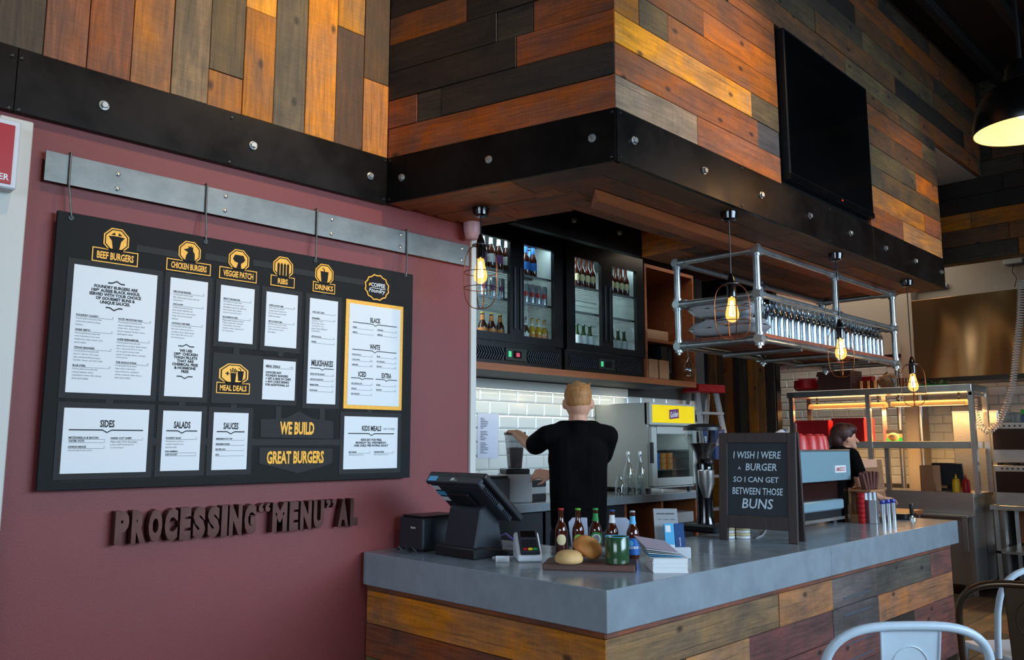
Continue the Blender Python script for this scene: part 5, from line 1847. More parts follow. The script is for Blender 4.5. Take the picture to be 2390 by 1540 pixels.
M_YPAN = pbr('yellow_lightbox', lin(244, 206, 20), .4, noise=(5, .12), emit=(lin(244, 206, 20), .35))
yp = MB().box(-.315, .325, -.004, .0, .585, .735).build('sign_panel', M_YPAN, df, bevel=.002)
mb = MB(); mb.M = Matrix.Translation((.0, -.006, .66)) @ Matrix(((1, 0, 0, 0), (0, 0, -1, 0), (0, 1, 0, 0), (0, 0, 0, 1))) @ Matrix.Rotation(.12, 4, 'Z')
mb.prism([(-.075, -.035), (.07, -.04), (.075, .04), (-.065, .045)], 0, .001)
lg = mb.build('logo_plate', M_PURP, yp)
mb = MB(); mb.M = Matrix.Translation((.0, -.0078, .66)) @ Matrix(((1, 0, 0, 0), (0, 0, -1, 0), (0, 1, 0, 0), (0, 0, 0, 1))) @ Matrix.Rotation(.12, 4, 'Z')
vs, fs = textgeo('Golden', h=.05, w=.12, shear=.2, bold=.02); mb.add(vs, fs)
mb.build('lettering', M_WHITEINK, lg)
mb = MB()
for q in ((-.34, -.27, .06, .55), (.27, .34, .06, .55), (-.27, .27, .06, .125), (-.27, .27, .49, .55)): mb.box(q[0], q[1], -.01, .03, q[2], q[3])
dd = mb.build('door', M_DFG, df, bevel=.004)
MB().box(-.27, .27, .006, .01, .125, .49).build('pane', M_PANE, dd)
MB().box(-.36, -.345, -.03, .0, .25, .42).build('handle', M_PLAST2, dd)
for z_ in (.19, .36): MB().box(-.31, .31, .06, .5, z_ - .006, z_).build('shelf', M_SILVER, df)
lamp('display_fridge_light', 'AREA', (3.465, 2.06, 1.6), 1.0, (.85, .95, 1.0), (3.465, 2.3, 1.2), shape='RECTANGLE', size=.5, size_y=.03)
for r_ in range(3):
    for c_ in range(4):
        tag(MB().lathe([(.0001, 0), (.042, 0), (.047, .045), (.0001, .046)], 14).build('tub', (M_BLAB, M_ORLAB)[c_ // 2], None, smooth=.5, loc=(3.25 + c_ * .1, 2.13, 1.2805 + r_ * .047 - .0)),
            '%s tub in the %s row of the display fridge' % (('blue far left', 'blue inner left', 'orange inner right', 'orange far right')[c_], ('bottom', 'middle', 'top')[r_]), 'tub', 'ice cream tubs in the display fridge')

# --- blender, printer, glass bottles, notice
bl_ = thing('blender', 'commercial blender with dark smoky jug under the man\'s raised hand', 'blender', (1.60, 2.08, 1.09), -.5)
MB().box(-.1, .1, -.1, .12, 0, .2).build('motor_base', M_GREYP, bl_, bevel=.012)
MB().box(-.085, .085, -.085, .1, .2, .235).build('collar', M_PLAST, bl_, bevel=.006)
MB().lathe([(.055, .235), (.06, .25), (.082, .46), (.084, .47)], 4, cap=False).build('jug', M_JUG, bl_, rot=(0, 0, math.pi / 4), bevel=.008)
MB().lathe([(.05, .24), (.056, .25), (.066, .38), (.0001, .385)], 4).build('drink', pbr('milkshake', lin(120, 106, 100), .5), bl_, rot=(0, 0, math.pi / 4))
MB().box(-.064, .064, -.064, .064, .47, .49).build('lid', M_PLAST, bl_, bevel=.006)
pr2 = thing('label_printer', 'black box printer on the back counter below the blender', 'printer', (1.34, 2.06, 1.09), -.15)
MB().box(-.15, .1, -.1, .1, 0, .18).build('body', M_PLAST2, pr2, bevel=.008)
MB().box(-.14, .09, -.09, .09, .18, .195).build('lid', M_PLAST, pr2, bevel=.005)
MB().box(.02, .06, -.1015, -.1, .03, .05).build('badge', M_GREYP, pr2)
for k in range(3): tag(MB().box(1.75, 1.93, 2.08, 2.3, 1.09 + .05 * k, 1.09 + .05 * k + .0495).build('tray', (M_PLAST, M_GREYP, M_PLAST)[k], None, bevel=.006), '%s tray in the small pile behind the man' % stackword(k, 3), 'tray', 'trays behind the man')


def swing(lab, x_, y_):
    b = thing('swing_top_bottle', lab, 'bottle', (x_, y_, 1.09), .3, 'clear swing-top bottles')
    MB().lathe([(.0001, .0), (.042, 0), (.045, .006), (.045, .14), (.04, .18), (.022, .25), (.015, .28), (.015, .32)], 20, cap=False).build('glass', M_CLEARTHIN, b, smooth=.7)
    MB().lathe([(.0001, .006), (.041, .006), (.0425, .1), (.0001, .1)], 20).build('water', M_CLEARTHIN, b, smooth=.5)
    MB().lathe([(.012, .32), (.016, .325), (.014, .345), (.0001, .35)], 14).build('stopper', M_PORC, b, smooth=.6)
    MB().tube([(.017, 0, .29), (.024, 0, .33), (0, 0, .356), (-.024, 0, .33), (-.017, 0, .29)], .0016, 6).build('wire_bail', M_SILVER, b, smooth=1)


swing('left tall clear swing-top bottle on the back counter', 2.90, 2.07)
swing('right tall clear swing-top bottle beside the display fridge', 3.035, 2.05)
tag(MB().lathe([(.0001, .004), (.036, .004), (.036, 0), (.04, 0), (.04, .1), (.028, .12), (.028, .16), (.026, .16)], 18, cap=False).build('glass_jar', M_CLEARTHIN, None, smooth=.7, loc=(2.76, 2.05, 1.09)), 'small clear glass jar left of the swing-top bottles', 'jar')
nt_ = thing('wall_notice', 'laminated paper notice stuck to the white tiles', 'notice', (1.82, 2.588, 1.56))
MB().box(-.11, .11, -.0, .0015, -.17, .17).build('sheet', pbr('laminate', lin(206, 210, 226), .15, coat=.6), nt_)
mb = MB()
for k in range(22):
    if k in (7, 14): continue
    w__ = random.uniform(.03, .085)
    mb.box(-.08, -.08 + w__, -.001, 0, .13 - k * .0125, .134 - k * .0125)
mb.build('lettering', M_INK, nt_)['kind'] = 'stuff'
tag(MB().box(1.10, 1.12, 2.5, 2.56, 1.09, 1.55).build('dark_board', M_PLAST, None), 'narrow dark board standing by the white wall edge', 'board')
# tray of dishes on a ledge behind the till
tag(MB().box(.81, 1.09, 1.955, 2.18, 1.0905, 1.27).build('dish_plinth', M_PLAST, None, bevel=.004), 'black box on the back counter carrying dark dishes', 'box')
for k in range(3): tag(MB().lathe([(.0001, 0), (.1, 0), (.12, .015), (.0001, .0155)], 24).build('dish', (M_GLOSSB, M_PURP, M_GLOSSB)[k], None, smooth=.5, loc=(.94, 2.06, 1.2705 + k * .016)), '%s dark round dish in the pile behind the till' % stackword(k, 3), 'dish', 'dishes behind the till')

# --- stepladder
la = thing('stepladder', 'aluminium stepladder with red top cap behind the counter', 'ladder', (4.62, 2.38, 0), -.15)
M_ALU = pbr('aluminium', lin(196, 198, 200), .35, .8)
for sx in (-1, 1):
    mb = MB(); mb.add([(sx * .28 + q, -.32 + t_, 0) for q in (-.03, .03) for t_ in (-.012, .012)] + [(sx * .14 + q, 0 + t_, 2.02) for q in (-.03, .03) for t_ in (-.012, .012)], [(0, 1, 3, 2), (4, 6, 7, 5), (0, 4, 5, 1), (2, 3, 7, 6), (0, 2, 6, 4), (1, 5, 7, 3)])
    mb.build('front_rail', M_ALU, la)
    mb = MB(); mb.add([(sx * .28 + q, .42 + t_, 0) for q in (-.02, .02) for t_ in (-.012, .012)] + [(sx * .14 + q, .1 + t_, 2.0) for q in (-.02, .02) for t_ in (-.012, .012)], [(0, 1, 3, 2), (4, 6, 7, 5), (0, 4, 5, 1), (2, 3, 7, 6), (0, 2, 6, 4), (1, 5, 7, 3)])
    mb.build('rear_rail', M_ALU, la)
for k in range(6):
    t_ = .14 + k * .15
    w__ = .28 - .14 * t_
    MB().box(-w__, w__, -.32 * (1 - t_) - .05, -.32 * (1 - t_) + .05, 2.02 * t_ - .015, 2.02 * t_ + .01).build('tread', M_ALU, la)
MB().box(-.2, .2, -.08, .14, 2.0, 2.08).build('top_cap', M_RED, la, bevel=.01)
mb = MB(); mb.M = Matrix.Translation((-.196, -.14, 1.42)) @ Matrix.Rotation(-.157, 4, 'X')
mb.box(-.026, .026, -.02, -.0155, -.2, .2)
sk = mb.build('sticker', M_DKBLUE, la)
mb = MB(); mb.M = Matrix.Translation((-.196, -.1612, 1.42)) @ Matrix.Rotation(-.157, 4, 'X') @ Matrix(((0, 1, 0, 0), (0, 0, -1, 0), (-1, 0, 0, 0), (0, 0, 0, 1)))
vs, fs = textgeo('BAILEY', h=.03, w=.3, bold=.03); mb.add(vs, fs)
mb.build('lettering', M_WHITEINK, sk)
tag(MB().box(4.56, 4.74, 2.26, 2.30, 1.345, 1.64).build('blue_carton', M_DKBLUE, None, bevel=.002), 'blue supply carton standing on the ladder tread', 'carton')
tag(MB().box(4.75, 4.82, 2.25, 2.29, 1.345, 1.60).build('pink_carton', pbr('pinkish_carton', lin(190, 130, 130), .6), None, bevel=.002), 'pinkish carton beside the blue one on the ladder tread', 'carton')
# ================================================================ hanging pipe rack
RX0, RX1, RY0, RY1 = 2.44, 4.84, .62, 1.25
ZR = [2.19, 2.495, 2.80]
rk = thing('pipe_rack', 'galvanised pipe rack with timber shelf hanging under the soffit', 'rack', ((RX0 + RX1) / 2, (RY0 + RY1) / 2, 2.15))
RO = Vector(rk.location)
pr_ = .021


def pipe(a, b, nm='rail', r=pr_):
    return MB().cyl(Vector(a) - RO, Vector(b) - RO, r, n=14).build(nm, M_GALV, rk, smooth=.8)


def fitting(p, axes):
    mb = MB()
    p = Vector(p) - RO
    for ax in axes:
        a = Vector(ax)
        mb.cyl(p - a * .03, p + a * .075, .03, n=14)
    mb.cyl(p - Vector((0, 0, .045)), p + Vector((0, 0, .045)), .03, n=14)
    o = mb.build('pipe_fitting', M_GALV, rk, smooth=.8)


posts = [(RX0, RY0), (RX0, RY1), (RX1, RY0), (RX1, RY1), ((RX0 + RX1) / 2 + .03, RY0), ((RX0 + RX1) / 2 + .03, RY1)]
for x_, y_ in posts: pipe((x_, y_, 2.145), (x_, y_, ZS + .012), 'post', .023)
for z_ in ZR:
    for y_ in (RY0, RY1): pipe((RX0, y_, z_), (RX1, y_, z_))
    for x_ in (RX0, RX1): pipe((x_, RY0, z_), (x_, RY1, z_))
    for x_, y_ in posts:
        ax = [(0, 1 if y_ == RY0 else -1, 0)]
        ax.append((1, 0, 0) if x_ < RX1 - .1 else (-1, 0, 0))
        fitting((x_, y_, z_), ax if abs(x_ - RX0) < .01 or abs(x_ - RX1) < .01 else [(1, 0, 0), (-1, 0, 0)])
for x_ in (3.05, 3.66, 4.25): pipe((x_, RY0, 2.175), (x_, RY1, 2.175), 'cross_pipe')
for x_, y_ in posts: MB().lathe([(.0001, -.02), (.012, -.016), (.014, 0), (.0001, 0)], 10).build('set_screw', M_BOLT, rk, loc=tuple(Vector((x_, y_, 2.145)) - RO))
fsf = Face((0, 0, 2.213), (1, 0, 0), (0, 1, 0))
fsf.o -= RO
for k in range(4):
    fsf.plank(rk, RX0 + .03, RX1 - .03, RY0 + .012 + k * .152, RY0 + .012 + (k + 1) * .152, (150, 84, 60), th=.026, name='shelf_board')
ZSH = 2.2425
BH = 1.16
def ordn(k):
    return '%d%s' % (k, 'th' if 10 < k % 100 < 14 else {1: 'st', 2: 'nd', 3: 'rd'}.get(k % 10, 'th'))


# clear glass bottles, four rows
mb = MB().lathe([(.0001, .003), (.034, .003), (.034, 0), (.037, .0), (.0375, .12), (.034, .145), (.018, .175), (.0155, .185), (.0155, .205), (.019, .207), (.019, .222), (.0145, .222), (.0145, .18), (.03, .14)], 14)
M_RGL = thin_glass('glass_milk_bottle', (.82, .87, .9, 1), .22)
mb.v = [(q[0], q[1], q[2] * BH) for q in mb.v]
gme = mb.mesh('milk_bottle', smooth=.6); gme.materials.append(M_RGL)
n_ = 0
NUMW = ['front', 'second', 'third', 'rear']
for r_ in range(4):
    for k in range(23):
        x_ = 2.78 + k * .087 + (.04 if r_ % 2 else 0)
        y_ = RY0 + .075 + r_ * .09
        if x_ > RX1 - .08: continue
        o = put('milk_bottle', gme, None, None, (x_ + random.uniform(-.004, .004), y_ + random.uniform(-.004, .004), ZSH), (0, 0, random.uniform(0, 6)))
        tag(o, '%s clear bottle from the rack\'s near end in the %s row' % (ordn(k + 1), NUMW[r_]), 'bottle', 'clear bottles on the pipe rack')
        n_ += 1
# grey plastic pouches


def pouch(lab, x_, y_, z_, sx, sy, sz, rz):
    mb = MB()
    nu, nv = 18, 12
    vs, fs = [], []
    for side in (1, -1):
        for i in range(nu + 1):
            for j in range(nv + 1):
                u, v = i / nu * 2 - 1, j / nv * 2 - 1
                t = (max(0, 1 - abs(u) ** 3.2) * max(0, 1 - abs(v) ** 2.6)) ** .26
                wr = .012 * math.sin(u * 7 + v * 3 + x_ * 9) * t + .008 * math.sin(v * 11 - u * 4)
                vs.append((u * sx, v * sy, sz + side * sz * t * (1 if side > 0 else .95) + (wr if side > 0 else 0)))
    b0 = (nu + 1) * (nv + 1)
    for i in range(nu):
        for j in range(nv):
            a = i * (nv + 1) + j
            fs.append((a, a + nv + 1, a + nv + 2, a + 1))
            fs.append((b0 + a, b0 + a + 1, b0 + a + nv + 2, b0 + a + nv + 1))
    mb.add(vs, fs)
    mb.v = [(q[0], q[1], max(q[2], .001)) for q in mb.v]
    return tag(mb.build('plastic_pouch', M_POUCH, None, smooth=2, loc=(x_, y_, z_), rot=(0, 0, rz)), lab, 'pouch', 'grey pouches on the rack')


M_POUCH = pbr('grey_foil_pouch', lin(188, 192, 198), .25, .3)
pouch('lower bulging grey plastic pouch on the left end of the rack shelf', 2.60, .93, ZSH + .002, .12, .27, .062, 0)
pouch('upper bulging grey plastic pouch stacked on the rack shelf', 2.60, .95, ZSH + .14, .12, .25, .062, .06)

# ================================================================ caged pendant lamps
M_BULB = pbr('amber_bulb', lin(255, 190, 90), .2, emit=((1.0, .52, .12, 1), 5.0))
M_FIL = pbr('filament', (1, 1, 1, 1), .5, emit=((1.0, .80, .45, 1), 40.0))


def pendant(lab, x_, y_, pyt, pyb, rz, glow, cage_r=.095):
    zt_, zb_ = zfor(x_, y_, pyt), zfor(x_, y_, pyb)
    h_ = zt_ - zb_
    t = thing('pendant_lamp', lab, 'lamp', (x_, y_, zb_), rz, 'caged pendant lamps')
    R = cage_r
    Z = ZS - zb_
    MB().lathe([(.0001, Z - .05), (.032, Z - .05), (.044, Z - .042), (.049, Z - .01), (.05, Z - .001), (.0001, Z - .001)], 24).build('ceiling_rose', M_GLOSSB, t, smooth=.7)
    MB().cyl((0, 0, h_ + .05), (0, 0, Z - .04), .0042, n=8).build('flex', M_PLAST, t)
    MB().lathe([(.0001, h_ + .065), (.01, h_ + .06), (.022, h_ + .02), (.026, h_ + .0), (.026, h_ - .075), (.02, h_ - .08), (.0001, h_ - .08)], 18).build('lamp_holder', M_GLOSSB, t, smooth=.7)
    MB().lathe([(.0001, h_ + .001), (.05, h_ + .001), (.05, h_ - .004), (.0001, h_ - .004)], 20).build('collar', M_SCREW, t)
    # two loops
    for k in range(2):
        a = k * math.pi / 2
        pts = []
        n = 20
        for i in range(n + 1):
            th = -math.pi / 2 + math.pi * i / n       # right side from bottom to top
            e = .68
            c_, s_ = math.cos(th), math.sin(th)
            xx = R * abs(c_) ** e if c_ > 1e-6 else 0
            zz_ = h_ / 2 + h_ / 2 * (abs(s_) ** e) * (1 if s_ > 0 else -1)
            pts.append((xx, zz_))
        full = [(p_, z_) for p_, z_ in pts] + [(-p_, z_) for p_, z_ in pts[::-1][1:-1]]
        MB().tube([(p_ * math.cos(a), p_ * math.sin(a), z_) for p_, z_ in full], .0028, 6, closed=True).build('cage_hoop', M_COPPER, t, smooth=1)
    for zf in (.32, .56):
        MB().tube([(R * .985 * math.cos(q * math.pi / 16), R * .985 * math.sin(q * math.pi / 16), h_ * zf) for q in range(32)], .0024, 6, closed=True).build('cage_ring', M_COPPER, t, smooth=1)
    zb2 = h_ - .078
    MB().lathe([(.0175, zb2), (.021, zb2 - .02), (.036, zb2 - .08), (.039, zb2 - .1), (.034, zb2 - .125), (.016, zb2 - .141), (.0001, zb2 - .145)], 20).build('bulb', M_BULBG if glow else M_BULB, t, smooth=1)
    fl_ = MB()
    for k in range(5):
        a = k * 2 * math.pi / 5
        fl_.tube([(.006 * math.cos(a), .006 * math.sin(a), zb2 - .02), (.016 * math.cos(a), .016 * math.sin(a), zb2 - .1), (.012 * math.cos(a + .8), .012 * math.sin(a + .8), zb2 - .108)], .0022, 5)
    o = fl_.build('filament', M_FIL, t); o['kind'] = 'stuff'
    lamp('pendant_light', 'POINT', (x_, y_, zb_ + zb2 - .07), 2.2, (1.0, .6, .22), shadow_soft_size=.03)


def bulb_glow():
    m = bpy.data.materials.new('glowing_clear_bulb'); m.use_nodes = True
    nt = m.node_tree; N = nt.nodes
    out = N['Material Output']; N.remove(N['Principled BSDF'])
    e = N.new('ShaderNodeEmission'); e.inputs[0].default_value = (1.0, .50, .10, 1); e.inputs[1].default_value = 2.2
    t = N.new('ShaderNodeBsdfTransparent')
    mx = N.new('ShaderNodeMixShader'); mx.inputs[0].default_value = .45
    nt.links.new(t.outputs[0], mx.inputs[1]); nt.links.new(e.outputs[0], mx.inputs[2]); nt.links.new(mx.outputs[0], out.inputs[0])
    return m


M_BULBG = bulb_glow()
pendant('caged pendant lamp hanging before the left drinks fridge', .531, 1.294, 572, 720, .6, True)
pendant('caged pendant lamp hanging by the near end of the pipe rack', 1.602, .335, 663, 792, .75, True, .1)
pendant('caged pendant lamp hanging in front of the rack bottles', 3.079, .35, 765, 880, .3, True, .085)
pendant('farthest caged pendant lamp, hanging before the kitchen pass', 4.45, .355, 850, 948, .3, True, .09)

# ================================================================ television in the bulkhead
tv = thing('television', 'black wall television recessed in the timber bulkhead', 'television', ((xt0 + xt1) / 2, BY, 3.1))
wT = xt1 - xt0
MB().box(-wT / 2, wT / 2, .0185, .0199, 0, zt1 - 3.1).build('recess_back', M_FRB, tv)
MB().box(-wT / 2 + .05, wT / 2 - .03, -.035, .018, .03, zt1 - 3.1 - .02).build('casing', M_PLAST, tv, bevel=.004)
MB().box(-wT / 2 + .065, wT / 2 - .045, -.0365, -.035, .075, zt1 - 3.1 - .035).build('screen', pbr('tv_screen', lin(9, 9, 10), .07, spec=.6), tv)
MB().box(-wT / 2 + .05, wT / 2 - .03, -.042, -.034, .032, .07).build('lower_bezel', M_GLOSSB, tv, bevel=.002)
MB().box(.1, .112, -.044, -.042, .046, .056).build('standby_light', pbr('standby_red', lin(200, 20, 20), .4, emit=((1, .05, .05, 1), .8)), tv)
# ================================================================ dome lamp over the tables
pd = CAM + ray(2394, 305) * 5.0
dl = thing('dome_lamp', 'large black dome lamp with a warm glowing inside at the right edge', 'lamp', tuple(pd))
MB().lathe([(.28, 0), (.283, .006), (.278, .08), (.255, .17), (.21, .245), (.14, .295), (.09, .31), (.085, .40), (.06, .44), (.0001, .445)], 40, cap=False).build('shade', M_FRB, dl, smooth=.8)
M_INNER = pbr('gold_shade_lining', lin(250, 196, 110), .5, emit=(lin(250, 190, 96), .8))  # emission stands in for the bulb's light on the lining
MB().lathe([(.277, .004), (.27, .06), (.245, .138), (.195, .2), (.125, .233), (.0001, .24)], 40, cap=False).build('lining', M_INNER, dl, smooth=.8)
MB().ball((0, 0, .13), .05, 14, 10).build('bulb', pbr('frosted_bulb', (1, 1, 1, 1), .5, emit=((1.0, .72, .38, 1), 6)), dl, smooth=1)
MB().cyl((0, 0, .44), (0, 0, ZCEIL - pd.z - .06), .012, n=10).build('stem', M_PLAST, dl)
MB().lathe([(.0001, ZCEIL - pd.z - .06), (.1, ZCEIL - pd.z - .06), (.11, ZCEIL - pd.z - .001)], 20, cap=False).build('canopy', M_PLAST, dl)
lamp('dome_light', 'POINT', (pd.x, pd.y, pd.z + .06), 16, (1.0, .66, .34), shadow_soft_size=.05)
# ================================================================ kitchen behind the counter
XK = 6.62
kb_ = thing('kitchen_bench', 'stainless kitchen bench with splash panel behind the counter end', 'bench', (7.0, 1.55, 0))
KO = Vector((7.0, 1.55, 0))


def kbx(x0, x1, y0, y1, z0, z1):
    return MB().box(x0 - 7.0, x1 - 7.0, y0 - 1.55, y1 - 1.55, z0, z1)


kbx(XK + .02, 7.3, .62, 2.48, .1, .96).build('cabinet', M_STEEL, kb_, bevel=.003)
kbx(XK, XK + .02, .60, 2.48, .80, 1.01).build('splash_panel', M_STEEL, kb_, bevel=.002)
kbx(XK - .22, XK + .02, .60, 2.48, .775, .80).build('front_ledge', M_STEEL, kb_, bevel=.004)
kbx(XK - .2, XK - .17, .62, .66, .45, .775).build('ledge_bracket', M_STEEL, kb_)
kbx(XK + .02, 7.3, .60, 2.48, .96, 1.0).build('worktop', M_STEEL, kb_, bevel=.003)
kbx(XK - .005, XK + .02, .62, .66, .0, .8).build('end_stile', M_STEEL, kb_)
for y_ in (.7, 2.4): kbx(XK + .1, XK + .16, y_, y_ + .06, 0, .1).build('leg', M_STEEL, kb_)

ps = thing('pass_shelf', 'stainless two-tier kitchen pass shelf with warm heat lamps underneath', 'shelf', (6.85, 1.54, 1.0))


def psx(x0, x1, y0, y1, z0, z1):
    return MB().box(x0 - 6.85, x1 - 6.85, y0 - 1.54, y1 - 1.54, z0 - 1.0, z1 - 1.0)


psx(XK, 7.15, .545, 2.53, 2.03, 2.10).build('top_shelf', M_STEEL, ps, bevel=.003)
psx(XK + .03, 7.12, .60, 2.3, 1.45, 1.525).build('lower_shelf', M_STEEL, ps, bevel=.003)
for y_ in (.565, 1.60, 2.49):
    for x_ in (XK + .02, 7.1):
        psx(x_, x_ + .045, y_ - .024, y_ + .024, 1.0005, 2.03).build('post', M_STEEL, ps)
psx(XK + .02, 7.13, .55, .58, 1.99, 2.02).build('end_rail', M_STEEL, ps)
M_HEAT = pbr('heat_lamp_reflector', lin(240, 190, 130), .35, .4, emit=((1.0, .50, .14, 1), .35))
M_HOT = pbr('hot_element', (1, 1, 1, 1), .5, emit=((1.0, .62, .22, 1), 7.0))
for k, (ya, yb) in enumerate(((.66, 1.42), (1.48, 2.36))):
    hl = thing('heat_lamp', ('right', 'left')[k] + ' long glowing heat lamp under the pass shelf', 'lamp', (6.86, (ya + yb) / 2, 1.90), 0, 'heat lamps of the pass')
    L_ = (yb - ya) / 2
    mb = MB()
    n = 10
    pr = [(.055 * math.cos(math.pi * i / n), .06 * math.sin(math.pi * i / n)) for i in range(n + 1)]
    vs = [(p_[0], -L_, p_[1]) for p_ in pr] + [(p_[0], L_, p_[1]) for p_ in pr]
    mb.add(vs, [(i, i + 1, n + 2 + i, n + 1 + i) for i in range(n)])
    mb.build('reflector', M_HEAT, hl, smooth=1)
    MB().cyl((0, -L_ * .9, .012), (0, L_ * .9, .012), .012, n=10).build('element', M_HOT, hl)
    for y_ in (-L_ * .8, L_ * .8): MB().box(-.008, .008, y_ - .008, y_ + .008, .055, .145).build('hanger', M_SCREW, hl)
    lamp('heat_lamp_light', 'AREA', (6.86, (ya + yb) / 2, 1.885), 22, (1.0, .56, .2), (6.86, (ya + yb) / 2, 1.0), shape='RECTANGLE', size=.05, size_y=yb - ya)
    lamp('heat_lamp_spill', 'AREA', (6.86, (ya + yb) / 2, 1.98), 4.5, (1.0, .56, .2), (6.86, (ya + yb) / 2, 3.0), shape='RECTANGLE', size=.05, size_y=yb - ya)
# --- things on the pass: top tier
ZP = 2.1005


def py(px, x_=6.8, row=900):
    return onx(px, row, x_).y


y_ = py(1880)
tag(MB().lathe([(.0001, .025), (.13, .025), (.155, .05), (.15, .14), (.14, .14), (.12, .06), (.0001, .05)], 26).build('red_bowl', M_RED, None, smooth=.6, loc=(6.85, y_, ZP + .0)), 'wide red enamel bowl on the left of the pass top', 'bowl')
for k in range(2):
    tag(MB().lathe([(.0001, 0), (.08, 0), (.12, .02), (.115, .022), (.0001, .006)], 26).build('plate', M_PORC, None, smooth=.6, loc=(6.85, y_, ZP + (.0 if k == 0 else .142))), ('white plate under the red bowl', 'white plate resting on the red bowl')[k], 'plate', 'white plates with the red bowl')
for k in range(8): tag(MB().box(-.16, .16, -.2, .2 - .01 * (k % 3), 0, .0275).build('serving_tray', bpy.data.materials['walnut_board'], None, bevel=.003, loc=(6.85, py(1955), ZP + k * .028)), '%s dark serving tray in the pile on the pass top' % stackword(k, 8), 'tray', 'serving trays on the pass')
tag(MB().box(7.03, 7.12, py(2018), py(1985), ZP + .0, ZP + .17).build('red_carton', M_RED, None, bevel=.004), 'red carton behind the dark trays on the pass top', 'carton')
for k, px_ in enumerate((2016, 2033, 2048)):
    tag(MB().lathe([(.0001, 0), (.03, 0), (.034, .09), (.031, .09), (.028, .006), (.0001, .006)], 16).build('copper_cup', pbr('copper', lin(196, 120, 64), .25, .9) if k == 0 else bpy.data.materials['copper'], None, smooth=.6, loc=(6.72, py(px_), ZP)),
        ('left', 'middle', 'right')[k] + ' small copper cup on the pass top', 'cup', 'copper cups on the pass')
mb = MB(); mb.ball((0, 0, .08), (.09, .12, .1), 10, 7)
random.seed(5)
mb.v = [(v[0] * random.uniform(.75, 1.1), v[1] * random.uniform(.75, 1.1), max(0, v[2] * random.uniform(.8, 1.1))) for v in mb.v]
tag(mb.build('paper_bag', M_KRAFT, None, loc=(6.85, py(2070), ZP)), 'crumpled brown paper bag on the pass top', 'bag')
for k in range(3):
    tag(MB().lathe([(.0001, 0), (.035, 0), (.04, .1), (.037, .1), (.0001, .01)], 14).build('glass_tumbler', M_COPPER if k == 1 else M_CLEARTHIN, None, smooth=.6, loc=(6.7, py(2096 + k * 20), ZP)), ('left', 'middle', 'right')[k] + ' tumbler near the last caged lamp on the pass top', 'tumbler', 'tumblers on the pass')
hb = thing('herb_tray', 'green leafy herbs in a tray at the right of the pass top', 'herbs', (6.86, py(2175), ZP))
MB().box(-.12, .12, -.14, .14, 0, .02).build('tray', M_GREEN, hb)
mb = MB()
for k in range(120):
    a = random.uniform(0, 6.28); c_ = Vector((random.uniform(-.1, .1), random.uniform(-.13, .13), random.uniform(.02, .07)))
    u_ = Vector((math.cos(a), math.sin(a), random.uniform(-.3, .5))) * .03
    w_ = Vector((-math.sin(a), math.cos(a), 0)) * .012
    mb.add([c_ - u_, c_ + w_, c_ + u_, c_ - w_], [(0, 1, 2, 3)])
mb.build('leaves', pbr('herb_leaf', lin(60, 100, 40), .6), hb)['kind'] = 'stuff'
# lower tier
Z2 = 1.5255
for k, (pa, pb, hh) in enumerate(((1945, 1868, .24), (2028, 1952, .26))):
    ya, yb = py(pa, 6.8, 1000), py(pb, 6.8, 1000)
    rb = thing('red_crate', ('left', 'right')[k] + ' red plastic food crate glowing under the heat lamps', 'crate', (6.84, (ya + yb) / 2, Z2), 0, 'red crates on the pass')
    w_ = abs(yb - ya) / 2 - .01
    mb = MB()
    for q in ((-.15, .15, -w_, w_, 0, .01), (-.15, -.14, -w_, w_, .01, hh), (.14, .15, -w_, w_, .01, hh), (-.14, .14, -w_, -w_ + .01, .01, hh), (-.14, .14, w_ - .01, w_, .01, hh)): mb.box(*q)
    mb.build('body', M_RED, rb)
    MB().box(-.16, -.15, -w_ - .01, w_ + .01, hh - .03, hh).build('rim', M_RED, rb)
tag(MB().ball((0, 0, .04), (.05, .06, .045), 12, 8).build('bread_roll', M_BUN, None, smooth=1, loc=(6.75, py(2085, 6.75, 1015), Z2 + .007)), 'small bread roll lit on the lower pass shelf', 'bread')
for k in range(3):
    tag(MB().box(7.0, 7.1, py(2075), py(2045), Z2 + k * .042, Z2 + k * .042 + .04).build('cardboard_flat', (M_GREEN, M_KRAFT, M_PLAST2)[k], None), ('green', 'brown', 'dark')[k] + ' flat carton in the pile on the lower pass shelf', 'carton', 'flat cartons on the lower pass')
# on the bench
tag(MB().box(6.78, 7.0, py(2180, 6.8, 1100), py(2148, 6.8, 1100), 1.0005, 1.27).build('brown_box', M_KRAFT, None, bevel=.003), 'brown cardboard box standing on the kitchen bench', 'box')
kt = thing('kitchen_till', 'dark kitchen screen unit on the bench beside the brown box', 'screen', (7.12, py(2216, 7.12, 1100), 1.0005))
MB().box(-.06, .1, -.1, .1, 0, .03).build('base', M_PLAST, kt)
mb = MB(); mb.M = Matrix.Rotation(-.25, 4, 'Y'); mb.box(-.02, .02, -.15, .15, .06, .3); mb.build('screen', M_PLAST2, kt, bevel=.006)
MB().box(-.01, .02, -.03, .03, .03, .12).build('neck', M_PLAST, kt)
for px_, m_, nm in ((2232, M_YELLOW, 'yellow'), (2255, M_RED, 'red')):
    sb_ = thing('sauce_bottle', nm + ' squeeze sauce bottle on the kitchen bench', 'bottle', (6.72, py(px_, 6.72, 1130), 1.0005), 0, 'squeeze bottles')
    MB().lathe([(.0001, 0), (.036, 0), (.038, .01), (.038, .11), (.03, .125)], 18).build('body', m_, sb_, smooth=.6)
    MB().lathe([(.034, .122), (.034, .135), (.014, .145), (.004, .19), (.0001, .19)], 14).build('nozzle', m_, sb_, smooth=.6)
# hood, pillar, steel cabinet
hood = thing('range_hood', 'large brushed stainless extraction hood panel above the kitchen', 'hood', (7.65, .55, 2.25))


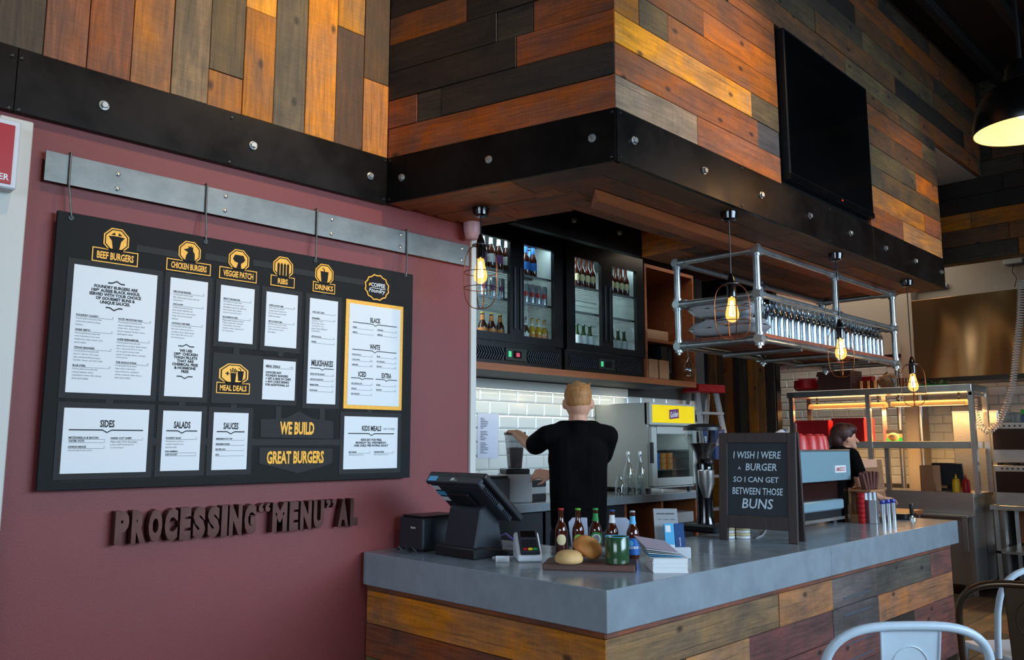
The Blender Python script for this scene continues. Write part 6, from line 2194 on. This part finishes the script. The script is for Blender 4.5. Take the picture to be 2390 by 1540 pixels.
def hood_mat():
    m = pbr('hood_steel_warm_reflection', lin(214, 160, 104), .24, .95)  # warm base colour stands in for brown light reflected in the stainless steel
    nt = m.node_tree
    tc = nt.nodes.new('ShaderNodeTexCoord'); mp_ = nt.nodes.new('ShaderNodeMapping'); mp_.inputs['Scale'].default_value = (1, 2.4, .7)
    n = nt.nodes.new('ShaderNodeTexNoise'); n.inputs['Scale'].default_value = 1.0; n.inputs['Detail'].default_value = 0
    bp = nt.nodes.new('ShaderNodeBump'); bp.inputs['Strength'].default_value = 1; bp.inputs['Distance'].default_value = .10
    nt.links.new(tc.outputs['Object'], mp_.inputs[0]); nt.links.new(mp_.outputs[0], n.inputs['Vector']); nt.links.new(n.outputs['Fac'], bp.inputs['Height'])
    nt.links.new(bp.outputs[0], nt.nodes['Principled BSDF'].inputs['Normal'])
    return m


MB().box(-.02, 0, -1.1, .86, 0, .93).build('front_panel', hood_mat(), hood, bevel=.003)
MB().box(-.03, .55, -1.1, .86, -.05, 0).build('bottom_lip', M_SCREW, hood)
MB().box(0, .55, .84, .86, 0, .93).build('side_panel', M_STEEL, hood)
slab('wall_pillar', 7.9, 8.24, 1.5, 1.66, 0, 4.1, mat=M_WPAINT)
for k, y_ in enumerate((1.46, 1.70)):
    tag(MB().cyl((7.85, y_, 0), (7.85, y_, 2.75), .03, n=12).build('steel_conduit', M_STEEL, None, smooth=1), ('right', 'left')[k] + ' vertical steel conduit beside the hood', 'pipe', 'conduits beside the hood')
sc2 = thing('steel_fridge', 'tall stainless upright fridge behind the pass', 'fridge', (7.85, .78, 0))
MB().box(-.3, .3, -.22, .25, .08, 1.86).build('body', M_STEEL, sc2, bevel=.005)
MB().box(-.32, -.3, -.21, .24, .12, 1.84).build('door', M_STEEL, sc2, bevel=.004)
MB().box(-.345, -.32, .18, .2, .8, 1.2).build('handle', M_SCREW, sc2)
for sx in (-.26, .26):
    for sy in (-.18, .2): MB().cyl((sx, sy, 0), (sx, sy, .08), .02, n=8).build('foot', M_PLAST, sc2)
# ovens on a stand
ov = thing('deck_oven', 'double deck stainless oven with perforated strips at the right edge', 'oven', (7.35, -.05, .88))
for k in range(2):
    z_ = .0 + k * .43
    MB().box(-.35, .4, -.6, .55, z_, z_ + .4).build('deck', M_STEEL, ov, bevel=.004)
    MB().box(-.372, -.35, -.58, .53, z_ + .13, z_ + .34).build('door', pbr('brown_oven_glass', lin(58, 42, 36), .25, .5) if k == 0 else bpy.data.materials['brown_oven_glass'], ov, bevel=.003)
    ph = MB().box(-.365, -.35, -.58, .53, z_ + .345, z_ + .39).build('vent_strip', M_STEEL, ov)
    for q in range(22): MB().box(-.3665, -.365, -.55 + q * .048, -.53 + q * .048, z_ + .36, z_ + .376).build('vent_hole', M_SCREW, ph)
for q in (-.3, .35):
    for r_ in (-.55, .5): MB().box(q - .02, q + .02, r_ - .02, r_ + .02, .4, .43).build('spacer', M_SCREW, ov)
os_ = thing('oven_stand', 'stainless oven stand with open shelf at the right edge', 'stand', (7.35, -.05, 0))
MB().box(-.4, .42, -.65, .6, .83, .8795).build('top', M_STEEL, os_, bevel=.003)
for q in (-.36, .38):
    for r_ in (-.6, .55): MB().box(q - .02, q + .02, r_ - .02, r_ + .02, 0, .83).build('leg', M_STEEL, os_)
MB().box(-.38, .4, -.62, .57, .4, .425).build('shelf', M_STEEL, os_)
MB().box(.37, .385, -.6, .55, .44, .82).build('back_sheet', pbr('warm_brown_sheet', lin(150, 96, 52), .5), os_)
for k in range(2):
    b = thing('cleaning_bottle', ('dark spray bottle on the oven stand shelf', 'white spray bottle under the oven stand shelf')[k], 'bottle', (7.15, .12 - .12 * k, .426 if k == 0 else 0))
    MB().lathe([(.0001, 0), (.04, 0), (.04, .16), (.015, .2), (.0001, .21)], 14).build('body', (M_PLAST, M_WHITEP)[k], b, smooth=.7)
    MB().box(-.045, .015, -.012, .012, .2, .24).build('trigger', M_DKBLUE, b)
wr = thing('wrap_box', 'long blue cling film box lying on top of the oven', 'box', (7.2, -.05, 1.7105))
MB().box(-.05, .05, -.3, .3, 0, .085).build('carton', M_DKBLUE, wr, bevel=.002)
tag(MB().box(7.15, 7.25, -.35, .25, 1.796, 1.85).build('foil_box', M_GREEN, None, bevel=.002), 'long green foil box resting on the blue box over the oven', 'box')
mb = MB(); mb.M = Matrix.Translation((-.051, .05, .045)) @ Matrix(((0, 0, -1, 0), (-1, 0, 0, 0), (0, 1, 0, 0), (0, 0, 0, 1)))
vs, fs = textgeo('cling WRAP', h=.045, w=.3, bold=.02); mb.add(vs, fs)
mb.build('lettering', M_GREEN, wr)
# spiral hose
hp = [onx(a, b, 6.95) for a, b in ((2384, 655), (2381, 740), (2372, 820), (2364, 900), (2348, 950), (2330, 990), (2308, 1008), (2288, 995), (2275, 960), (2270, 930))]
hp[-1] = Vector((6.95, .62, hp[-1].z)); 
dense = []
for i in range(len(hp) - 1):
    n = max(2, int((hp[i + 1] - hp[i]).length / .004))
    for k in range(n): dense.append(hp[i].lerp(hp[i + 1], k / n))
pts = []
for i, p in enumerate(dense):
    t = (dense[min(i + 1, len(dense) - 1)] - dense[max(i - 1, 0)]).normalized()
    u_ = t.cross(Vector((1, 0, 0))).normalized(); w_ = t.cross(u_)
    a = i * .95
    pts.append(p + (u_ * math.cos(a) + w_ * math.sin(a)) * .03)
tag(MB().tube(pts, .006, 5).build('spiral_hose', pbr('clear_pinkish_coil', lin(206, 196, 192), .25), None, smooth=1), 'coiled spiral air hose hanging in a loop by the hood', 'hose')
se = thing('wall_sensor', 'small white sensor box with a dangling wire on the upper kitchen wall', 'sensor', tuple(onx(2365, 610, 8.12)))
MB().box(-.03, .03, -.1, .1, -.03, .03).build('box', M_WHITEP, se, bevel=.006)
MB().tube([(0, 0, -.03), (0, .02, -.12), (0, -.02, -.2), (0, .01, -.3)], .004, 6).build('wire', M_SCREW, se)
fl_ = thing('roll_holder', 'long white mounted roll holder over the kitchen wall', 'holder', tuple(onx(2160, 672, 8.12)))
MB().cyl((0, -.25, 0), (0, .35, 0), .03, n=14).build('roll', M_WHITEP, fl_, smooth=1)
# ================================================================ people
def remesh(mb, voxel, smooth_it=6, fac=.5):
    me = mb.mesh('tmp')
    o = bpy.data.objects.new('tmp', me)
    COL.objects.link(o)
    m = o.modifiers.new('r', 'REMESH'); m.mode = 'VOXEL'; m.voxel_size = voxel; m.use_smooth_shade = True
    s = o.modifiers.new('s', 'SMOOTH'); s.iterations = smooth_it; s.factor = fac
    dg = bpy.context.evaluated_depsgraph_get()
    out = bpy.data.meshes.new_from_object(o.evaluated_get(dg))
    bpy.data.objects.remove(o)
    for p in out.polygons: p.use_smooth = True
    return out


def hand(mb, w, d, n, spread=1.0, curl=.5, side=1):
    """palm from wrist w along d, n = back-of-hand normal; four unequal fingers and a thumb"""
    d, n = Vector(d).normalized(), Vector(n)
    n = (n - d * n.dot(d)).normalized()
    s = d.cross(n) * side
    w = Vector(w)
    for q in (-.03, -.01, .01, .03): mb.capsule(w + d * .015 + s * q * .7, w + d * .085 + s * q, .015, .0125, 10)
    for q, L in ((.033, .07), (.011, .08), (-.011, .075), (-.033, .058)):
        b = w + d * .088 + s * q
        k1 = (d * math.cos(curl * .6) - n * math.sin(curl * .6) + s * q * 2.2 * spread).normalized()
        k2 = (d * math.cos(curl * 1.5) - n * math.sin(curl * 1.5) + s * q * 2.0 * spread).normalized()
        m = b + k1 * L * .5
        mb.capsule(b, m, .0098, .009, 8)
        mb.capsule(m, m + k2 * L * .5, .009, .0075, 8)
    t0 = w + d * .03 + s * .032
    t1 = t0 + (d * .6 + s * .75 - n * .3).normalized() * .04
    mb.capsule(t0, t1, .0135, .011, 8)
    mb.capsule(t1, t1 + (d * .85 + s * .3 - n * .35).normalized() * .032, .011, .0085, 8)


# ---------------- barista seen from behind. local axes: x = image right, y = away, z = up
RZ = math.atan2(RT.y, RT.x)
man = thing('person', 'man in a black T-shirt standing with his back turned, one hand on the blender', 'person', (1.45, 1.37, 0), RZ)
b = MB()
b.ball((0, .0, 1.40), (.165, .105, .21), 18, 12)
b.ball((0, .0, 1.14), (.14, .098, .2), 18, 12)
b.ball((0, .0, .98), (.155, .11, .13), 18, 12)
b.capsule((-.15, 0, 1.555), (.15, 0, 1.555), .062, .062)
b.capsule((-.1, .0, 1.59), (.1, 0, 1.59), .045, .045)
b.capsule((0, -.005, 1.56), (.005, .015, 1.68), .066, .06)
HC_ = Vector((.008, .03, 1.762))
b.ball(tuple(HC_), (.084, .106, .116), 18, 14)
b.capsule(HC_ + Vector((.02, .05, -.05)), HC_ + Vector((.03, .075, -.085)), .05, .034)
b.capsule(HC_ + Vector((.04, .085, .0)), HC_ + Vector((.052, .118, -.025)), .012, .015)   # nose
for sx in (-1, 1):
    b.ball((HC_.x + sx * .09, HC_.y + .0, HC_.z - .012), (.014, .02, .034), 10, 8)
# left arm reaching to the lid
b.capsule((-.2, .0, 1.545), (-.275, .17, 1.475), .056, .047)
b.capsule((-.275, .17, 1.475), (-.385, .38, 1.565), .046, .031)
hand(b, (-.385, .38, 1.575), (-.25, .9, .1), (0, .05, 1), 1.0, .45, 1)
# right arm across the front
b.capsule((.19, .0, 1.545), (.13, .22, 1.33), .056, .045)
b.capsule((.13, .22, 1.33), (-.15, .335, 1.29), .044, .029)
hand(b, (-.15, .335, 1.29), (-.95, .2, .1), (.1, -.8, .6), 1.0, .7, -1)
for sx in (-1, 1):
    b.capsule((sx * .085, 0, .95), (sx * .105, .03, .52), .085, .056)
    b.capsule((sx * .105, .03, .52), (sx * .11, -.02, .09), .055, .038)
    b.capsule((sx * .11, -.03, .05), (sx * .125, .14, .038), .042, .036)
bm_ = remesh(b, .0065, 4)
put('body', bm_, M_SKIN, man)
t = MB()
t.ball((0, .0, 1.40), (.192, .122, .225), 18, 12)
t.capsule((-.07, -.005, 1.45), (-.065, -.005, 1.0), .118, .112)
t.capsule((.07, -.005, 1.45), (.065, -.005, 1.0), .118, .112)
t.ball((0, -.005, 1.16), (.168, .122, .2), 18, 12)
t.capsule((-.155, 0, 1.552), (.155, 0, 1.552), .075, .075)
t.capsule((-.1, -.005, 1.60), (.1, -.005, 1.60), .048, .048)
t.capsule((0, -.02, 1.575), (0, -.012, 1.59), .074, .07)
t.capsule((-.06, -.005, 1.115), (.06, -.005, 1.115), .12, .12)
t.ball((0, -.005, 1.05), (.172, .125, .1), 18, 10)
t.capsule((-.195, .0, 1.548), (-.262, .12, 1.495), .07, .07)
t.capsule((.19, .0, 1.548), (.165, .12, 1.43), .07, .07)
te = remesh(t, .009, 10)
tee = put('t_shirt', te, M_TEE, man)
cl_ = MB()
cl_.tube([(.072 * math.cos(a * math.pi / 10), .0 + .068 * math.sin(a * math.pi / 10), 1.625 - .012 * math.sin(a * math.pi / 10)) for a in range(20)], .009, 8, closed=True).build('collar', M_TEE, tee, smooth=1)
p_ = MB()
p_.ball((0, .0, .97), (.172, .125, .12), 18, 12)
for sx in (-1, 1):
    p_.capsule((sx * .085, 0, .93), (sx * .105, .03, .52), .098, .075)
    p_.capsule((sx * .105, .03, .52), (sx * .11, -.02, .1), .073, .062)
put('trousers', remesh(p_, .011, 6), M_DENIM, man)
for sx in (-1, 1):
    s_ = MB(); s_.capsule((sx * .11, -.05, .05), (sx * .127, .15, .042), .048, .042)
    s_.v = [(q[0], q[1], max(q[2], .002)) for q in s_.v]
    s_.build('shoe', M_PLAST, man, smooth=1)
h = MB()
h.ball((HC_.x - .002, HC_.y - .008, HC_.z + .045), (.09, .108, .088), 18, 12)
h.ball((HC_.x - .002, HC_.y - .03, HC_.z + .012), (.083, .085, .075), 16, 10)
random.seed(3)
for k in range(60):
    a = random.uniform(0, 6.28); r = random.uniform(0, .07)
    c0 = Vector((HC_.x + r * math.cos(a), HC_.y + .01 + r * math.sin(a), HC_.z + .118 - r * r * 5))
    h.capsule(c0 - Vector((0, 0, .03)), c0 + Vector((random.uniform(-.02, .02), random.uniform(-.02, .02), random.uniform(.0, .024))), .014, .005, 6)
hm = remesh(h, .0055, 2)
put('hair', hm, M_HAIRB, man)

# ---------------- woman bent over her work, seen in profile. local x = the way she faces
wo = thing('person', 'woman with dark auburn hair in a black top, bending forward behind the espresso machine', 'person', (4.52, .97, 0), RZ)
b = MB()
b.ball((-.06, 0, 1.28), (.115, .15, .2), 16, 12)
b.ball((-.08, 0, 1.08), (.1, .135, .18), 16, 12)
b.ball((-.08, 0, .93), (.12, .16, .13), 16, 12)
b.capsule((-.01, -.14, 1.40), (-.01, .14, 1.40), .055, .055)
b.capsule((-.02, 0, 1.41), (.0, 0, 1.49), .05, .047)
W = Vector((.0, 0, 1.56))
b.ball(tuple(W), (.092, .073, .1), 16, 12)
b.capsule(W + Vector((.05, 0, -.06)), W + Vector((.07, 0, -.085)), .042, .03)
b.capsule(W + Vector((.09, 0, -.015)), W + Vector((.112, 0, -.045)), .011, .013)
for sy in (-1, 1): b.ball((W.x + .0, sy * .072, W.z - .02), (.018, .01, .03), 8, 8)
for sy in (-1, 1):
    b.capsule((-.01, sy * .17, 1.39), (.04, sy * .2, 1.13), .047, .04)
    b.capsule((.04, sy * .2, 1.13), (.22, sy * .13, 1.05), .038, .026)
    hand(b, (.22, sy * .13, 1.05), (1, -.2 * sy, -.1), (0, 0, 1), 1, .6, sy)
    b.capsule((-.08, sy * .08, .9), (-.05, sy * .09, .5), .08, .054)
    b.capsule((-.05, sy * .09, .5), (-.08, sy * .1, .09), .052, .036)
    b.capsule((-.09, sy * .1, .05), (.08, sy * .11, .036), .04, .034)
put('body', remesh(b, .0068, 4), M_SKIN, wo)
t = MB()
t.ball((-.06, 0, 1.28), (.132, .165, .215), 16, 12)
t.ball((-.08, 0, 1.06), (.122, .155, .18), 16, 12)
t.capsule((-.012, -.145, 1.40), (-.012, .145, 1.40), .068, .068)
for sy in (-1, 1): t.capsule((-.01, sy * .172, 1.385), (.02, sy * .19, 1.27), .062, .062)
put('t_shirt', remesh(t, .009, 8), M_TEE, wo)
p_ = MB()
p_.ball((-.08, 0, .92), (.135, .175, .12), 16, 12)
for sy in (-1, 1):
    p_.capsule((-.08, sy * .08, .88), (-.05, sy * .09, .5), .092, .07)
    p_.capsule((-.05, sy * .09, .5), (-.08, sy * .1, .1), .068, .056)
put('trousers', remesh(p_, .011, 6), M_DENIM, wo)
for sy in (-1, 1):
    s_ = MB(); s_.capsule((-.1, sy * .1, .05), (.09, sy * .112, .04), .046, .04)
    s_.v = [(q[0], q[1], max(q[2], .002)) for q in s_.v]
    s_.build('shoe', M_PLAST, wo, smooth=1)
h = MB()
h.ball((W.x - .022, 0, W.z + .025), (.1, .088, .095), 18, 12)
h.ball((W.x - .075, 0, W.z - .03), (.06, .075, .08), 14, 10)
h.ball((W.x + .03, 0, W.z + .06), (.075, .078, .055), 14, 10)
put('hair', remesh(h, .007, 3), M_HAIRR, wo)

# ================================================================ metal chairs
def chair(lab, loc_, rz, m, grp='metal cafe chairs'):
    c_ = thing('metal_chair', lab, 'chair', loc_, rz, grp)
    top, sh = 1.0, .60
    pts = []
    for i in range(25):
        th = math.pi * i / 24
        e = .62
        cx_ = math.cos(th); sx_ = math.sin(th)
        pts.append((-.245 * (abs(cx_) ** e) * (1 if cx_ > 0 else -1), -.0 - .05 * (abs(sx_) ** e), .80 + (top - .80 - .014) * (abs(sx_) ** e)))
    pts = [(-.235, .03, sh + .01), (-.243, .015, .7)] + pts + [(.243, .015, .7), (.235, .03, sh + .01)]
    MB().tube(pts, .0135, 10).build('back_hoop', m, c_, smooth=1)
    mb = MB()
    mb.add([(-.085, -.048, top - .02), (.085, -.048, top - .02), (.072, .0, sh + .02), (-.072, .0, sh + .02), (-.085, -.044, top - .02), (.085, -.044, top - .02), (.072, .004, sh + .02), (-.072, .004, sh + .02)],
           [(0, 1, 2, 3), (7, 6, 5, 4), (0, 4, 5, 1), (1, 5, 6, 2), (2, 6, 7, 3), (3, 7, 4, 0)])
    sp = mb.build('splat', m, c_)
    rg = MB()
    k = .048 / (top - sh - .04)
    zc_, R = .86, .055
    rg.tube([(R * math.cos(q * math.pi / 14), -.0485 + (top - .02 - (zc_ + R * 1.25 * math.sin(q * math.pi / 14))) * k, zc_ + R * 1.25 * math.sin(q * math.pi / 14)) for q in range(28)], .0022, 6, closed=True).build('embossed_ring', m, sp, smooth=1)
    for sx in (-1, 1): MB().tube([(sx * .086, -.05, top - .02), (sx * .073, -.002, sh + .02)], .003, 6).build('splat_rib', m, sp)
    MB().box(-.19, .19, 0.0, .36, sh - .02, sh + .006).build('seat', m, c_, bevel=.012, seg=2)
    for sx in (-1, 1):
        for (ya, yb) in ((.02, -.08), (.34, .40)):
            mb = MB()
            mb.tube([(sx * .18, ya, sh - .015), (sx * .215, yb, .0)], [.02, .014], 8)
            mb.build('leg', m, c_, smooth=1)
    for ya in (-.045, .37): MB().cyl((-.2, ya, .22), (.2, ya, .22), .008, n=8).build('stretcher', m, c_)
    return c_


p = onz(2104, 1440, 1.0)
chair('pale blue-white enamelled metal chair in front of the counter', (p.x, p.y + .0, 0), RZ + .03, M_PALEMETAL)
p = onz(2446, 1312, 1.0)
chair('second pale enamelled metal chair, only its hoop showing at the right edge', (p.x, p.y, 0), RZ + .1, M_PALEMETAL)
p = onz(2352, 1352, 1.0)
chair('bronze metal chair at the right edge facing the counter', (p.x + .06, p.y - .06, 0), RZ - .55, M_BRONZE)
